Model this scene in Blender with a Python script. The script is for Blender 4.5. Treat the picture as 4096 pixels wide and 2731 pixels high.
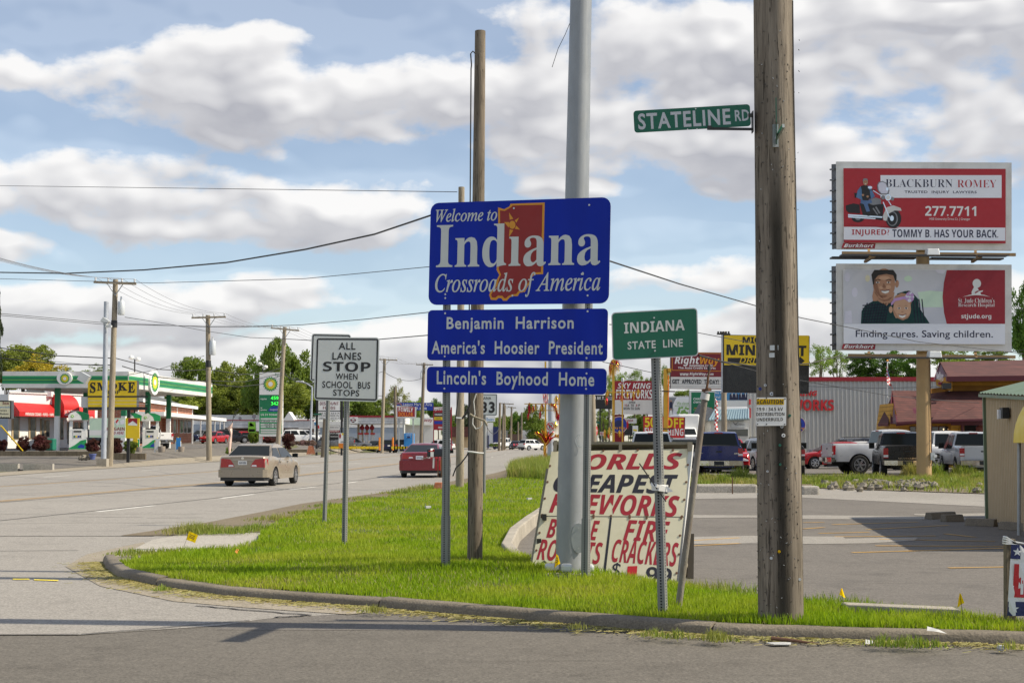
import bpy,math,random
import numpy as np
from mathutils import Vector,Matrix,noise as mnoise
random.seed(7);RNG=np.random.default_rng(7)
for o in list(bpy.data.objects):bpy.data.objects.remove(o)
SC=bpy.context.scene;COL=SC.collection
R=math.radians
# ------------------------------------------------------------ camera
CH=1.6;F=5700.0;CX,CY,HOR=2048.0,1365.5,1760.0
PIT=math.atan((HOR-CY)/F)
cam=bpy.data.cameras.new('camera');camo=bpy.data.objects.new('camera',cam);COL.objects.link(camo)
cam.sensor_width=36;cam.lens=36*F/4096;cam.clip_end=6000;cam.clip_start=.1
camo.location=(0,0,CH);camo.rotation_euler=(math.pi/2+PIT,0,0);SC.camera=camo
# ------------------------------------------------------------ view, sun, sky
SC.view_settings.view_transform='Standard';SC.view_settings.look='None'
SC.view_settings.exposure=0.3;SC.view_settings.gamma=1
SUN_EL,SUN_AZ=R(44),R(96)
SDIR=Vector((math.sin(SUN_AZ)*math.cos(SUN_EL),math.cos(SUN_AZ)*math.cos(SUN_EL),math.sin(SUN_EL)))
sl=bpy.data.lights.new('sun','SUN');slo=bpy.data.objects.new('sun',sl);COL.objects.link(slo)
sl.energy=4.7;sl.angle=R(.5);sl.color=(1,.90,.73)
slo.rotation_euler=SDIR.to_track_quat('Z','Y').to_euler();slo.location=(60,-6,60)
W=bpy.data.worlds.new('World');SC.world=W;W.use_nodes=True
class NT:
 """tiny node-tree writer"""
 def __init__(s,t):s.t=t
 def n(s,typ,**k):
  x=s.t.nodes.new(typ)
  for a,b in k.items():setattr(x,a,b)
  return x
 def l(s,a,b):s.t.links.new(a,b)
 def put(s,sock,v):
  if hasattr(v,'is_output'):s.l(v,sock)
  else:sock.default_value=v
 def m(s,op,a,b=0.0,c=None,clamp=False):
  x=s.n('ShaderNodeMath',operation=op,use_clamp=clamp)
  s.put(x.inputs[0],a);s.put(x.inputs[1],b)
  if c is not None:s.put(x.inputs[2],c)
  return x.outputs[0]
 def mix(s,f,a,b,bt='MIX'):
  x=s.n('ShaderNodeMix',data_type='RGBA',blend_type=bt)
  s.put(x.inputs[0],f);s.put(x.inputs[6],a);s.put(x.inputs[7],b)
  return x.outputs[2]
 def mr(s,v,a,b,c=0.,d=1.,smooth=False):
  x=s.n('ShaderNodeMapRange',interpolation_type='SMOOTHSTEP' if smooth else 'LINEAR')
  s.put(x.inputs[0],v)
  for i,q in enumerate((a,b,c,d)):s.put(x.inputs[i+1],q)
  return x.outputs[0]
 def noise(s,vec,scale,detail=4,rough=.5,dist=0.,out=0):
  x=s.n('ShaderNodeTexNoise');
  if vec is not None:s.l(vec,x.inputs['Vector'])
  x.inputs['Scale'].default_value=scale;x.inputs['Detail'].default_value=detail
  x.inputs['Roughness'].default_value=rough;x.inputs['Distortion'].default_value=dist
  return x.outputs[out]
def c4(c):return(c[0],c[1],c[2],1)
def build_sky():
 t=W.node_tree;t.nodes.clear();g=NT(t)
 tc=g.n('ShaderNodeTexCoord');sp=g.n('ShaderNodeSeparateXYZ');g.l(tc.outputs['Generated'],sp.inputs[0])
 az=g.m('MULTIPLY',g.m('ARCTAN2',sp.outputs[0],sp.outputs[1]),57.2958)
 el=g.m('MULTIPLY',g.m('ARCSINE',sp.outputs[2]),57.2958)
 def field_group(det,rg):
  gt=bpy.data.node_groups.new('cloud_field','ShaderNodeTree')
  gt.interface.new_socket('az',in_out='INPUT',socket_type='NodeSocketFloat')
  gt.interface.new_socket('el',in_out='INPUT',socket_type='NodeSocketFloat')
  gt.interface.new_socket('d',in_out='OUTPUT',socket_type='NodeSocketFloat')
  q=NT(gt);gi=q.n('NodeGroupInput');go=q.n('NodeGroupOutput')
  A,E_=gi.outputs[0],gi.outputs[1]
  cv=q.n('ShaderNodeCombineXYZ');q.l(A,cv.inputs[0]);q.l(q.m('MULTIPLY',E_,1.7),cv.inputs[1])
  n1=q.noise(cv.outputs[0],.16,det,rg,.25)
  n2=q.noise(cv.outputs[0],.55,max(0,det-2),rg)
  wv=q.noise(cv.outputs[0],.12,3,.5,0,1);ws=q.n('ShaderNodeSeparateColor');q.l(wv,ws.inputs[0])
  A2=q.m('ADD',A,q.m('MULTIPLY',q.m('SUBTRACT',ws.outputs[0],.5),5.0))
  E2=q.m('ADD',E_,q.m('MULTIPLY',q.m('SUBTRACT',ws.outputs[1],.5),2.2))
  px=lambda x:(x-1176)/57.1
  py=lambda y:(1010.6-y)/57.1
  blobs=[(520,215,430,135),(950,240,280,110),(60,212,260,52),(1330,290,340,130),(1640,150,560,175),(2110,250,380,160),(1800,340,480,95),(1950,190,620,190),(1250,200,300,130),(2300,330,240,140),(300,460,400,100),(20,440,180,70),(720,505,320,80),(560,540,400,60),(620,120,140,50),(1560,640,190,48),(1780,435,170,40),(250,735,330,50),(60,600,130,46),(640,690,200,44),(1300,430,140,36),(1130,800,520,60),(430,850,520,70),(1700,770,340,60),(2250,700,260,60),(-500,400,500,160),(2900,260,500,180),(2100,10,200,14),(150,880,700,60),(1900,900,700,60)]
  d=None
  for(x,y,rx,ry)in blobs:
   dx=q.m('DIVIDE',q.m('SUBTRACT',A2,px(x)),rx/57.1);dy=q.m('DIVIDE',q.m('SUBTRACT',E2,py(y)),ry/57.1)
   r2=q.m('ADD',q.m('MULTIPLY',dx,dx),q.m('MULTIPLY',dy,dy))
   v=q.m('SUBTRACT',1.0,r2)
   d=v if d is None else q.m('SMOOTH_MAX',d,v,.5)
  d=q.m('MAXIMUM',d,-1.2)
  far=q.mr(q.m('ABSOLUTE',A),26,34,0,1)
  hi=q.mr(E_,19,26,0,1)
  d=q.m('ADD',d,q.m('MULTIPLY',q.m('MAXIMUM',far,hi),1.15))
  d=q.m('ADD',q.m('MULTIPLY',d,.62),q.m('MULTIPLY',q.m('SUBTRACT',n1,.5),2.7))
  d=q.m('ADD',d,q.m('MULTIPLY',q.m('SUBTRACT',n2,.5),1.0))
  d=q.m('ADD',d,q.m('ADD',q.mr(E_,7.5,1.5,0,.55),q.mr(E_,3.2,.8,0,.8)))
  q.l(d,go.inputs[0])
  return gt
 GT,GS=field_group(9,.54),field_group(3,.42)
 def fld(da,de,gt):
  x=g.n('ShaderNodeGroup');x.node_tree=gt
  g.put(x.inputs[0],g.m('ADD',az,da));g.put(x.inputs[1],g.m('ADD',el,de));return x.outputs[0]
 d0,ds,d1,d2=fld(0,0,GT),fld(0,0,GS),fld(.3,.5,GS),fld(.5,1.7,GS)
 cover=g.mr(d0,-.16,.40,0,1,True)
 edge=g.m('SUBTRACT',ds,d1)
 lit=g.m('ADD',g.mr(edge,-.12,.42,0,.66),g.mr(d2,-.3,.9,.42,0.0))
 lit=g.m('ADD',lit,g.mr(d0,.05,.9,.20,-.06),clamp=True)
 ccol=g.mix(lit,(.43,.43,.465,1),(.90,.885,.87,1))
 sky=g.n('ShaderNodeTexSky',sky_type='NISHITA');sky.sun_disc=False
 sky.sun_elevation=SUN_EL;sky.sun_rotation=SUN_AZ;sky.altitude=200;sky.air_density=1.0;sky.dust_density=.2;sky.ozone_density=2.2
 b1=g.n('ShaderNodeBackground');g.l(sky.outputs[0],b1.inputs[0]);b1.inputs[1].default_value=.115
 b2=g.n('ShaderNodeBackground');g.l(ccol,b2.inputs[0]);b2.inputs[1].default_value=.90
 ms=g.n('ShaderNodeMixShader');
 hz_=g.mr(el,-1.0,1.5,0,1)
 g.l(g.m('MULTIPLY',g.m('MAXIMUM',g.m('MULTIPLY',cover,.95),.27),hz_),ms.inputs[0]);g.l(b1.outputs[0],ms.inputs[1]);g.l(b2.outputs[0],ms.inputs[2])
 out=g.n('ShaderNodeOutputWorld');g.l(ms.outputs[0],out.inputs[0])
build_sky()
try:W.cycles.sampling_method='MANUAL';W.cycles.sample_map_resolution=512
except Exception:pass
# ------------------------------------------------------------ picture measurements -> world points
WIN={'S':(0,0,1/1.7415),'A':(0,1100,1.96),'B':(800,1200,1.96),'C':(1600,700,1.6508),'D':(2000,1500,1.651),'E':(2400,1200,1.96),'F':(3200,1300,2.24),'H':(3200,600,1.845),'I':(0,1900,1.47),'J':(1500,1550,2.94),'K':(0,1450,3.92),'L':(400,1450,3.92),'M':(850,1500,4.48),'N':(1200,1550,4.48),'O':(2100,1400,3.484),'Q':(2400,1300,2.613),'R':(3000,1900,1.887),'T':(2450,1550,3.92),'U':(3900,1500,1.425),'V':(2450,350,3.92),'X':(1700,1850,2.613),'Y':(2900,0,1.568),'P':(0,0,1)}
def ray(w,x,y):
 x0,y0,s=WIN[w];fx,fy=x0+x/s,y0+y/s
 v=-(fy-CY)/F
 return Vector(((fx-CX)/F,math.cos(PIT)-v*math.sin(PIT),math.sin(PIT)+v*math.cos(PIT)))
def at(w,x,y,Y):
 d=ray(w,x,y);t=Y/d.y
 return Vector((d.x*t,Y,CH+d.z*t))
def gr(w,x,y,z=0.):
 d=ray(w,x,y);t=(z-CH)/d.z
 return Vector((d.x*t,d.y*t,z))
def onplane(w,x,y,P0,n):
 d=ray(w,x,y);t=(P0-Vector((0,0,CH))).dot(n)/d.dot(n)
 return Vector((0,0,CH))+d*t
def pxm(Y):return Y/F
def lerp(a,b,t):return a+(b-a)*t
def ss(x):
 x=min(1,max(0,x));return x*x*(3-2*x)
def interp(tab,x):
 if x<=tab[0][0]:return tab[0][1]
 for(a,b),(c,d)in zip(tab,tab[1:]):
  if x<=c:return b+(d-b)*(x-a)/(c-a)
 return tab[-1][1]
RL=[(-20,-22.5),(63,-22.8),(75,-23),(87,-22.6),(108,-21.9),(152,-21),(245,-13),(420,2),(700,26)]
RR=[(23,-6.3),(25,-5.6),(30,-5.1),(36,-4.7),(48,-2.6),(70,-.13),(118,2.6),(240,6.2),(420,18),(700,42)]
def hz(X,Y):
 l=interp(RL,Y)-X
 z=(.8*ss((Y-78)/28)+.65*min(1,max(0,(Y-108)/110)))*ss((l-.3)/5)
 z+=.06*ss((X-2)/5)*ss((Y-64)/25)
 return z
# ------------------------------------------------------------ materials
MATS={}
def M(name,col=(.5,.5,.5),rough=.6,metal=0.,var=.12,scale=3.,bump=0.,bscale=None,spec=.5,emit=0.,stretch=(1,1,1),coat=0.,fine=0.,dirt=None,dscale=.7):
 if name in MATS:return MATS[name]
 m=bpy.data.materials.new(name);m.use_nodes=True;g=NT(m.node_tree);b=m.node_tree.nodes['Principled BSDF']
 b.inputs['Roughness'].default_value=rough;b.inputs['Metallic'].default_value=metal
 b.inputs['Specular IOR Level'].default_value=spec;b.inputs['Coat Weight'].default_value=coat
 tc=g.n('ShaderNodeTexCoord');mp=g.n('ShaderNodeMapping');g.l(tc.outputs['Object'],mp.inputs[0]);mp.inputs['Scale'].default_value=stretch
 v=mp.outputs[0]
 if var:
  f=g.mr(g.noise(v,scale,6,.6),.25,.75,1-var,1+var)
  if fine:f=g.m('MULTIPLY',f,g.mr(g.noise(v,scale*40,2,.5),.3,.7,1-fine,1+fine))
  x=g.n('ShaderNodeVectorMath',operation='SCALE');x.inputs[0].default_value=col;g.l(f,x.inputs[3])
  cc=x.outputs[0]
  if dirt:cc=g.mix(g.mr(g.noise(v,dscale,5,.65),.50,.72,0,.8),cc,c4(dirt))
  g.l(cc,b.inputs['Base Color'])
  g.l(g.mr(g.noise(v,scale*2.3,3),.3,.7,max(0,rough-.08),min(1,rough+.08)),b.inputs['Roughness'])
 else:b.inputs['Base Color'].default_value=c4(col)
 if emit:
  b.inputs['Emission Color'].default_value=c4(col);b.inputs['Emission Strength'].default_value=emit
 if bump:
  bp=g.n('ShaderNodeBump');bp.inputs['Strength'].default_value=bump;bp.inputs['Distance'].default_value=.02
  g.l(g.noise(v,bscale or scale*6,5,.6),bp.inputs['Height']);g.l(bp.outputs[0],b.inputs['Normal'])
 MATS[name]=m;return m
def rgb(r,g,b):
 f=lambda c:((c/255+.055)/1.055)**2.4 if c>10 else c/255/12.92
 return(f(r),f(g),f(b))
def mat_asphalt(name,col,light,dark,sc=1.0,seam=0.):
 m=bpy.data.materials.new(name);m.use_nodes=True;g=NT(m.node_tree);b=m.node_tree.nodes['Principled BSDF']
 tc=g.n('ShaderNodeTexCoord');v=tc.outputs['Object']
 big=g.mr(g.noise(v,.13*sc,5,.6,.4),.3,.7,0,1);mid=g.noise(v,1.3*sc,5,.65);fin=g.noise(v,38*sc,2,.6);vf=g.noise(v,120,1,.5)
 cc=g.mix(big,c4(col),c4(light));cc=g.mix(g.mr(mid,.52,.72,0,.55),cc,c4(dark))
 mp=g.n('ShaderNodeMapping');g.l(v,mp.inputs[0]);mp.inputs['Scale'].default_value=(.16,2.2,1)
 st=g.noise(mp.outputs[0],1.2,4,.7);cc=g.mix(g.mr(st,.60,.70,0,.32),cc,c4(dark))
 k=g.m('MULTIPLY',g.m('MULTIPLY',g.mr(fin,.28,.72,.66,1.34),g.mr(vf,.25,.75,.75,1.25)),g.mr(g.noise(v,9*sc,4,.7),.3,.7,.84,1.16))
 x=g.n('ShaderNodeVectorMath',operation='SCALE');g.l(cc,x.inputs[0]);g.l(k,x.inputs[3]);g.l(x.outputs[0],b.inputs['Base Color'])
 b.inputs['Roughness'].default_value=.88;b.inputs['Specular IOR Level'].default_value=.3
 bp=g.n('ShaderNodeBump');bp.inputs['Strength'].default_value=.5;bp.inputs['Distance'].default_value=.006;g.l(fin,bp.inputs['Height']);g.l(bp.outputs[0],b.inputs['Normal'])
 MATS[name]=m;return m
def mat_leaf(name,a,b_,c_,trans=.35,rough=.55):
 m=bpy.data.materials.new(name);m.use_nodes=True;g=NT(m.node_tree);t=m.node_tree;b=t.nodes['Principled BSDF']
 gi=g.n('ShaderNodeNewGeometry');oi=g.n('ShaderNodeObjectInfo');tc=g.n('ShaderNodeTexCoord')
 r=gi.outputs['Random Per Island']
 cc=g.mix(r,c4(a),c4(b_));cc=g.mix(g.mr(g.noise(tc.outputs['Object'],.55,3,.6),.42,.66,0,.9),cc,c4(c_))
 x=g.n('ShaderNodeVectorMath',operation='SCALE');g.l(cc,x.inputs[0]);g.l(g.mr(oi.outputs['Random'],0,1,.85,1.15),x.inputs[3])
 g.l(x.outputs[0],b.inputs['Base Color']);b.inputs['Roughness'].default_value=rough;b.inputs['Specular IOR Level'].default_value=.25
 tr=g.n('ShaderNodeBsdfTranslucent');y=g.n('ShaderNodeVectorMath',operation='MULTIPLY');g.l(x.outputs[0],y.inputs[0]);y.inputs[1].default_value=(1.25,1.25,.6)
 g.l(y.outputs[0],tr.inputs[0]);ms=g.n('ShaderNodeMixShader');ms.inputs[0].default_value=trans
 g.l(b.outputs[0],ms.inputs[1]);g.l(tr.outputs[0],ms.inputs[2]);g.l(ms.outputs[0],t.nodes['Material Output'].inputs[0])
 MATS[name]=m;return m
def mat_wood(name,a,b_,dark,sc=1.0,stain=None):
 m=bpy.data.materials.new(name);m.use_nodes=True;g=NT(m.node_tree);b=m.node_tree.nodes['Principled BSDF']
 tc=g.n('ShaderNodeTexCoord');mp=g.n('ShaderNodeMapping');g.l(tc.outputs['Object'],mp.inputs[0]);mp.inputs['Scale'].default_value=(1,1,.045)
 gn=g.noise(mp.outputs[0],26*sc,7,.7,.3);cc=g.mix(g.mr(gn,.32,.68),c4(a),c4(b_))
 cr=g.noise(mp.outputs[0],60*sc,3,.6);crk=g.mr(cr,.60,.66,0,.85);cc=g.mix(crk,cc,c4(dark))
 mp2=g.n('ShaderNodeMapping');g.l(tc.outputs['Object'],mp2.inputs[0]);mp2.inputs['Scale'].default_value=(1,1,.35)
 vo=g.n('ShaderNodeTexVoronoi');g.l(mp2.outputs[0],vo.inputs[0]);vo.inputs['Scale'].default_value=16*sc
 cc=g.mix(g.mr(vo.outputs[0],.10,.17,.75,0),cc,c4(dark))
 mp3=g.n('ShaderNodeMapping');g.l(tc.outputs['Object'],mp3.inputs[0]);mp3.inputs['Scale'].default_value=(1,1,.12)
 cc=g.mix(g.mr(g.noise(mp3.outputs[0],4*sc,4,.6),.5,.7,0,.7),cc,c4(dark))
 if stain:
  x0,hw,z1=stain;sp=g.n('ShaderNodeSeparateXYZ');g.l(tc.outputs['Object'],sp.inputs[0])
  wob=g.m('ADD',sp.outputs[0],g.m('MULTIPLY',g.m('SUBTRACT',g.noise(mp.outputs[0],9,4,.6),.5),.10))
  s_=g.m('MULTIPLY',g.mr(g.m('ABSOLUTE',g.m('SUBTRACT',wob,x0)),hw,hw*.45,0,.86),g.mr(sp.outputs[2],z1,z1-.8,0,1))
  s_=g.m('MULTIPLY',s_,g.mr(sp.outputs[1],0,.02,1,0))
  cc=g.mix(s_,cc,(.028,.024,.017,1))
 g.l(cc,b.inputs['Base Color']);b.inputs['Roughness'].default_value=.85;b.inputs['Specular IOR Level'].default_value=.25
 bp=g.n('ShaderNodeBump');bp.inputs['Strength'].default_value=.8;bp.inputs['Distance'].default_value=.012
 g.l(g.m('SUBTRACT',gn,crk),bp.inputs['Height']);g.l(bp.outputs[0],b.inputs['Normal'])
 MATS[name]=m;return m
def mat_brick(name,a,b_,mort,sx,sy,rough=.85,off=.5):
 m=bpy.data.materials.new(name);m.use_nodes=True;g=NT(m.node_tree);b=m.node_tree.nodes['Principled BSDF']
 tc=g.n('ShaderNodeTexCoord');sp=g.n('ShaderNodeSeparateXYZ');g.l(tc.outputs['Object'],sp.inputs[0])
 cv=g.n('ShaderNodeCombineXYZ');g.l(g.m('ADD',sp.outputs[0],sp.outputs[1]),cv.inputs[0]);g.l(sp.outputs[2],cv.inputs[1])
 bt=g.n('ShaderNodeTexBrick',offset=off);g.l(cv.outputs[0],bt.inputs[0]);bt.inputs['Color1'].default_value=c4(a);bt.inputs['Color2'].default_value=c4(b_);bt.inputs['Mortar'].default_value=c4(mort)
 bt.inputs['Scale'].default_value=1;bt.inputs['Brick Width'].default_value=sx;bt.inputs['Row Height'].default_value=sy;bt.inputs['Mortar Size'].default_value=sy*.09
 x=g.n('ShaderNodeVectorMath',operation='SCALE');g.l(bt.outputs[0],x.inputs[0]);g.l(g.mr(g.noise(tc.outputs['Object'],1.1,5,.6),.3,.7,.8,1.2),x.inputs[3])
 g.l(x.outputs[0],b.inputs['Base Color']);b.inputs['Roughness'].default_value=rough;MATS[name]=m;return m
# ------------------------------------------------------------ materials used
mat_asphalt('street_asphalt',(0.125,0.113,0.095),(0.16,0.144,0.121),(0.077,0.068,0.056))
mat_asphalt('road_surface',(0.267,0.248,0.222),(0.311,0.29,0.258),(0.199,0.186,0.165))
mat_asphalt('lot_asphalt',(0.139,0.126,0.111),(0.175,0.159,0.139),(0.09,0.082,0.073))
mat_asphalt('lot_pale',(0.263,0.244,0.215),(0.315,0.294,0.263),(0.189,0.176,0.155))
mat_asphalt('gutter',(0.271,0.234,0.176),(0.325,0.284,0.221),(0.189,0.16,0.119))
mat_asphalt('patch_concrete',(.36,.335,.29),(.43,.40,.35),(.26,.24,.2))
mat_asphalt('soil',(.16,.125,.08),(.2,.165,.11),(.1,.08,.05))
mat_asphalt('field',(.09,.105,.035),(.14,.13,.06),(.07,.075,.03))
M('grass_soil',(.075,.095,.022),.95,var=.35,scale=2.5,fine=.3)
M('concrete',(.36,.325,.265),.9,var=.25,scale=2.2,bump=.5,bscale=30,fine=.18,dirt=(.2,.175,.13))
M('kerb_concrete',(.20,.17,.128),.92,var=.3,scale=1.6,bump=.6,bscale=25,fine=.25,dirt=(.13,.11,.08))
M('white_paint',(.72,.70,.64),.7,var=.18,scale=3,dirt=(.45,.43,.38),dscale=2)
M('orange_line',(.46,.27,.07),.8,var=.3,scale=2,dirt=(.33,.26,.16),dscale=1.5)
M('yellow_line',(.75,.6,.06),.8,var=.25,scale=4)
M('tar',(.045,.04,.036),.7,var=.2)
mat_leaf('grass_blade',(.155,.265,.006),(.30,.42,.02),(.37,.41,.05),.45)
mat_leaf('grass_dry',(.42,.36,.17),(.3,.3,.1),(.35,.3,.12),.3)
mat_leaf('weed_blade',(.14,.23,.03),(.29,.34,.07),(.36,.31,.13),.4)
mat_leaf('leaf_mid',(0.107,0.165,0.023),(0.198,0.267,0.043),(0.144,0.198,0.038),.35)
mat_leaf('leaf_olive',(0.18,0.231,0.038),(0.294,0.336,0.063),(0.211,0.252,0.046),.35)
mat_leaf('leaf_light',(0.156,0.247,0.039),(0.247,0.338,0.078),(0.182,0.26,0.052),.4)
mat_leaf('leaf_pale',(.24,.25,.10),(.34,.34,.16),(.26,.27,.1),.4)
mat_leaf('leaf_dark',(0.04,0.092,0.015),(0.092,0.184,0.025),(0.129,0.239,0.037),.3)
mat_leaf('leaf_conifer',(0.042,0.063,0.033),(0.075,0.098,0.045),(0.06,0.075,0.042),.2)
mat_leaf('leaf_yellow',(.45,.33,.02),(.58,.42,.03),(.22,.24,.04),.3)
mat_leaf('leaf_maroon',(.075,.022,.026),(.14,.04,.042),(.09,.05,.03),.3)
mat_leaf('leaf_pink',(.25,.15,.17),(.36,.23,.25),(.12,.13,.05),.3)
M('bark',(.10,.08,.06),.95,var=.3,scale=5,bump=.6)
mat_wood('pole_wood',(.32,.272,.212),(.155,.127,.098),(.05,.040,.03),1.0,(-.01,.085,4.1))
mat_wood('pole_brown',(.30,.25,.19),(.15,.12,.088),(.06,.047,.034),1.3)
mat_wood('pole_pale',(.40,.345,.26),(.29,.245,.18),(.16,.13,.09),1.2)
mat_wood('pole_far',(.26,.215,.16),(.17,.14,.10),(.10,.08,.06),.8)
mat_wood('timber',(.23,.19,.13),(.14,.115,.08),(.05,.042,.03),1.0)
M('galv_mast',(.30,.315,.325),.45,.3,var=.12,scale=7,stretch=(1,1,.3),fine=.06)
M('galv',(.24,.245,.235),.55,.2,var=.13,scale=7,stretch=(1,1,.3),fine=.06)
M('galv_dull',(.40,.42,.42),.55,.35,var=.14,scale=9,fine=.06)
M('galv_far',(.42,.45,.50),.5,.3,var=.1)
M('hole',(.012,.012,.012),.9,var=0)
M('bolt',(.55,.56,.55),.4,.7,var=.1,scale=40)
M('steel_dark',(.05,.048,.045),.6,.4,var=.2)
M('rust_pipe',(.25,.225,.19),.7,.2,var=.25,scale=6,bump=.4,dirt=(.13,.07,.04),dscale=5,stretch=(1,1,.35))
M('rust',(.16,.085,.05),.85,.2,var=.3,scale=20)
M('rust_box',(.38,.13,.06),.9,var=.3,scale=12,dirt=(.5,.3,.2),dscale=6)
M('sign_blue',(.003,.024,.36),.5,var=.16,scale=2.5,spec=.2,stretch=(1,1,.25))
M('sign_green',(.0,.115,.062),.45,var=.14,scale=3,stretch=(1,1,.25))
M('sign_white',(.60,.625,.60),.5,var=.05,scale=3)
M('sheet_white',(.62,.64,.63),.5,var=.05,scale=3)
M('street_white',(.55,.56,.58),.5,var=.05)
M('ink',(.018,.018,.02),.6,var=0)
M('ink_navy',(.02,.022,.06),.6,var=0)
M('plate_edge',(.45,.47,.47),.5,.4,var=.05)
M('sign_red',(.28,.009,.006),.45,var=.06)
M('sign_gold',(.70,.29,.012),.45,var=.05)
M('board_cream',(.70,.655,.48),.75,var=.07,scale=4,dirt=(.52,.49,.30),dscale=1.6)
M('board_red',(.36,.016,.03),.6,var=.15,scale=6)
M('board_black',(.018,.019,.032),.6,var=.15,scale=6)
mat_leaf('flag_yellow',(.85,.60,.01),(.85,.60,.01),(.85,.60,.01),.5)
M('plastic_white',(.75,.75,.72),.5,var=.05)
M('white',(.78,.78,.76),.55,var=.05,scale=1.5)
M('white_wall',(.80,.79,.76),.75,var=.06,scale=.8)
M('wall_blue',(.36,.41,.47),.6,var=.08)
M('grey_white',(.62,.62,.60),.6,var=.08)
M('awning_red',(.55,.012,.012),.6,var=.08,scale=2)
M('bp_green',(.005,.17,.07),.4,var=.06)
M('bp_green2',(.015,.30,.10),.4,var=.06)
M('bp_lime',(.22,.52,.04),.45,var=.05)
M('bp_yellow',(.80,.62,.03),.45,var=.05)
M('sign_yellow',(.78,.55,.012),.45,var=.06)
M('black',(.015,.015,.016),.5,var=.1)
M('black_gloss',(.012,.012,.014),.25,var=.1)
M('led',(.05,1.,.10),.5,var=0,emit=.8)
M('lamp_warm',(1,.75,.4),.5,var=0,emit=2.)
M('headlamp_on',(1,.9,.7),.3,var=0,emit=2.5)
M('maroon',(.17,.012,.022),.5,var=.06)
M('red',(.55,.02,.025),.5,var=.08)
M('deep_red',(.30,.010,.022),.5,var=.08)
M('ad_red',(.42,.018,.028),.55,var=.04)
M('orange',(.72,.22,.02),.5,var=.06)
M('blue',(.01,.04,.33),.5,var=.05)
M('bright_blue',(.03,.25,.62),.5,var=.08)
M('ad_blue',(.07,.26,.50),.5,var=.1,scale=.6)
M('navy',(.012,.02,.10),.5,var=.08)
M('glass',(.012,.015,.015),.1,var=0,spec=.2)
M('shop_glass',(.06,.07,.07),.1,var=.4,scale=.8,spec=.8)
M('rubber',(.017,.017,.017),.85,var=.2,scale=8)
M('rim',(.55,.56,.58),.25,.8,var=.06)
M('chrome',(.70,.70,.70),.12,1.,var=.05)
M('tail_red',(.38,.006,.012),.2,var=.1,spec=.8)
M('lamp_clear',(.75,.76,.78),.12,var=.1,spec=.9)
M('trim_black',(.02,.02,.021),.6,var=.1)
for n_,c_,r_,me_ in(('champagne',(.31,.262,.20),.32,.2),('car_red',(.20,.008,.02),.22,.2),('truck_blue',(.004,.013,.12),.25,.15),('car_silver',(.50,.51,.53),.34,.1),('car_white',(.74,.74,.73),.28,0.),('car_black',(.010,.010,.012),.28,.0),('car_grey',(.16,.165,.175),.25,.3),('car_navy',(.015,.02,.055),.22,.2),('bright_red',(.38,.008,.012),.22,.1)):
 M(n_,c_,r_,me_,var=.03,coat=.15 if n_=='car_black' else .5)
mat_brick('brick',(.40,.125,.06),(.34,.10,.045),(.42,.33,.26),.5,.2)
mat_brick('brick_brown',(.12,.06,.045),(.09,.048,.038),(.2,.16,.13),.5,.2)
mat_brick('shingle_brown',(.13,.045,.036),(.088,.032,.027),(.06,.022,.02),.45,.14)
mat_brick('shingle_grey',(.15,.155,.15),(.12,.122,.12),(.07,.07,.07),.5,.15)
mat_brick('siding_yellow',(.56,.30,.045),(.53,.285,.04),(.30,.15,.02),30,.25)
mat_brick('siding_yellow_dark',(.50,.24,.03),(.47,.22,.028),(.26,.12,.015),.3,9,off=0)
mat_brick('siding_white',(.74,.74,.72),(.72,.72,.70),(.42,.42,.42),40,.35)
mat_brick('block_grey',(.45,.43,.38),(.40,.385,.35),(.26,.25,.22),.9,.4)
M('metal_tan',(.46,.345,.205),.55,.1,var=.07,scale=2,fine=.04)
M('metal_green',(.17,.235,.15),.5,.2,var=.07,scale=2)
M('metal_grey',(.50,.50,.475),.55,.1,var=.05,scale=.6)
M('metal_blue',(.30,.41,.46),.5,.2,var=.06)
M('maroon_trim',(.10,.012,.022),.5,var=.08)
M('post_yellow',(.62,.36,.035),.55,var=.12)
M('tan_column',(.47,.315,.15),.6,var=.1,scale=1.5,dirt=(.38,.24,.12),dscale=.8)
M('catwalk',(.30,.19,.085),.7,var=.1)
M('frame_white',(.68,.675,.65),.55,var=.09,scale=1.2,dirt=(.5,.49,.46),dscale=1)
M('back_grey',(.055,.06,.07),.6,var=.12)
M('transformer',(.60,.63,.65),.4,.2,var=.06)
M('wire',(.02,.02,.021),.6,var=0)
M('wire_grey',(.22,.22,.23),.5,.3,var=0)
M('insulator',(.62,.64,.66),.3,var=.05)
M('tinsel_gold',(.80,.48,.07),.22,.9,var=.3,scale=20)
M('tinsel_red',(.48,.012,.03),.25,.7,var=.3,scale=20)
M('stone',(.21,.188,.15),.9,var=.25,scale=6,bump=.4)
M('pot_blue',(.10,.13,.32),.6,var=.1)
M('barrel',(.27,.23,.19),.85,var=.2,scale=8)
M('bin_green',(.01,.16,.10),.5,var=.1)
M('skin',(.42,.22,.13),.6,var=.06)
M('skin_shade',(.25,.115,.065),.6,var=.06)
M('skin_light',(.56,.33,.21),.6,var=.06)
M('child_shade',(.42,.22,.13),.6,var=.05)
M('skin_child',(.56,.33,.21),.6,var=.05)
M('hair',(.015,.013,.012),.6,var=.1)
M('denim',(.10,.17,.33),.8,var=.12)
M('plaid',(.006,.045,.042),.8,var=.1)
M('plaid_dark',(.008,.014,.03),.8,var=.1)
M('lilac',(.48,.29,.55),.6,var=.1)
M('ad_pale',(.80,.81,.86),.6,var=.05,scale=.6)
M('ad_greenish',(.58,.74,.58),.6,var=.05)
M('ad_violet',(.66,.65,.75),.6,var=.08)
M('bush_sign',(.22,.42,.10),.6,var=.3,scale=3)
M('ad_backdrop',(.56,.57,.62),.6,var=.12,scale=.5)
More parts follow.
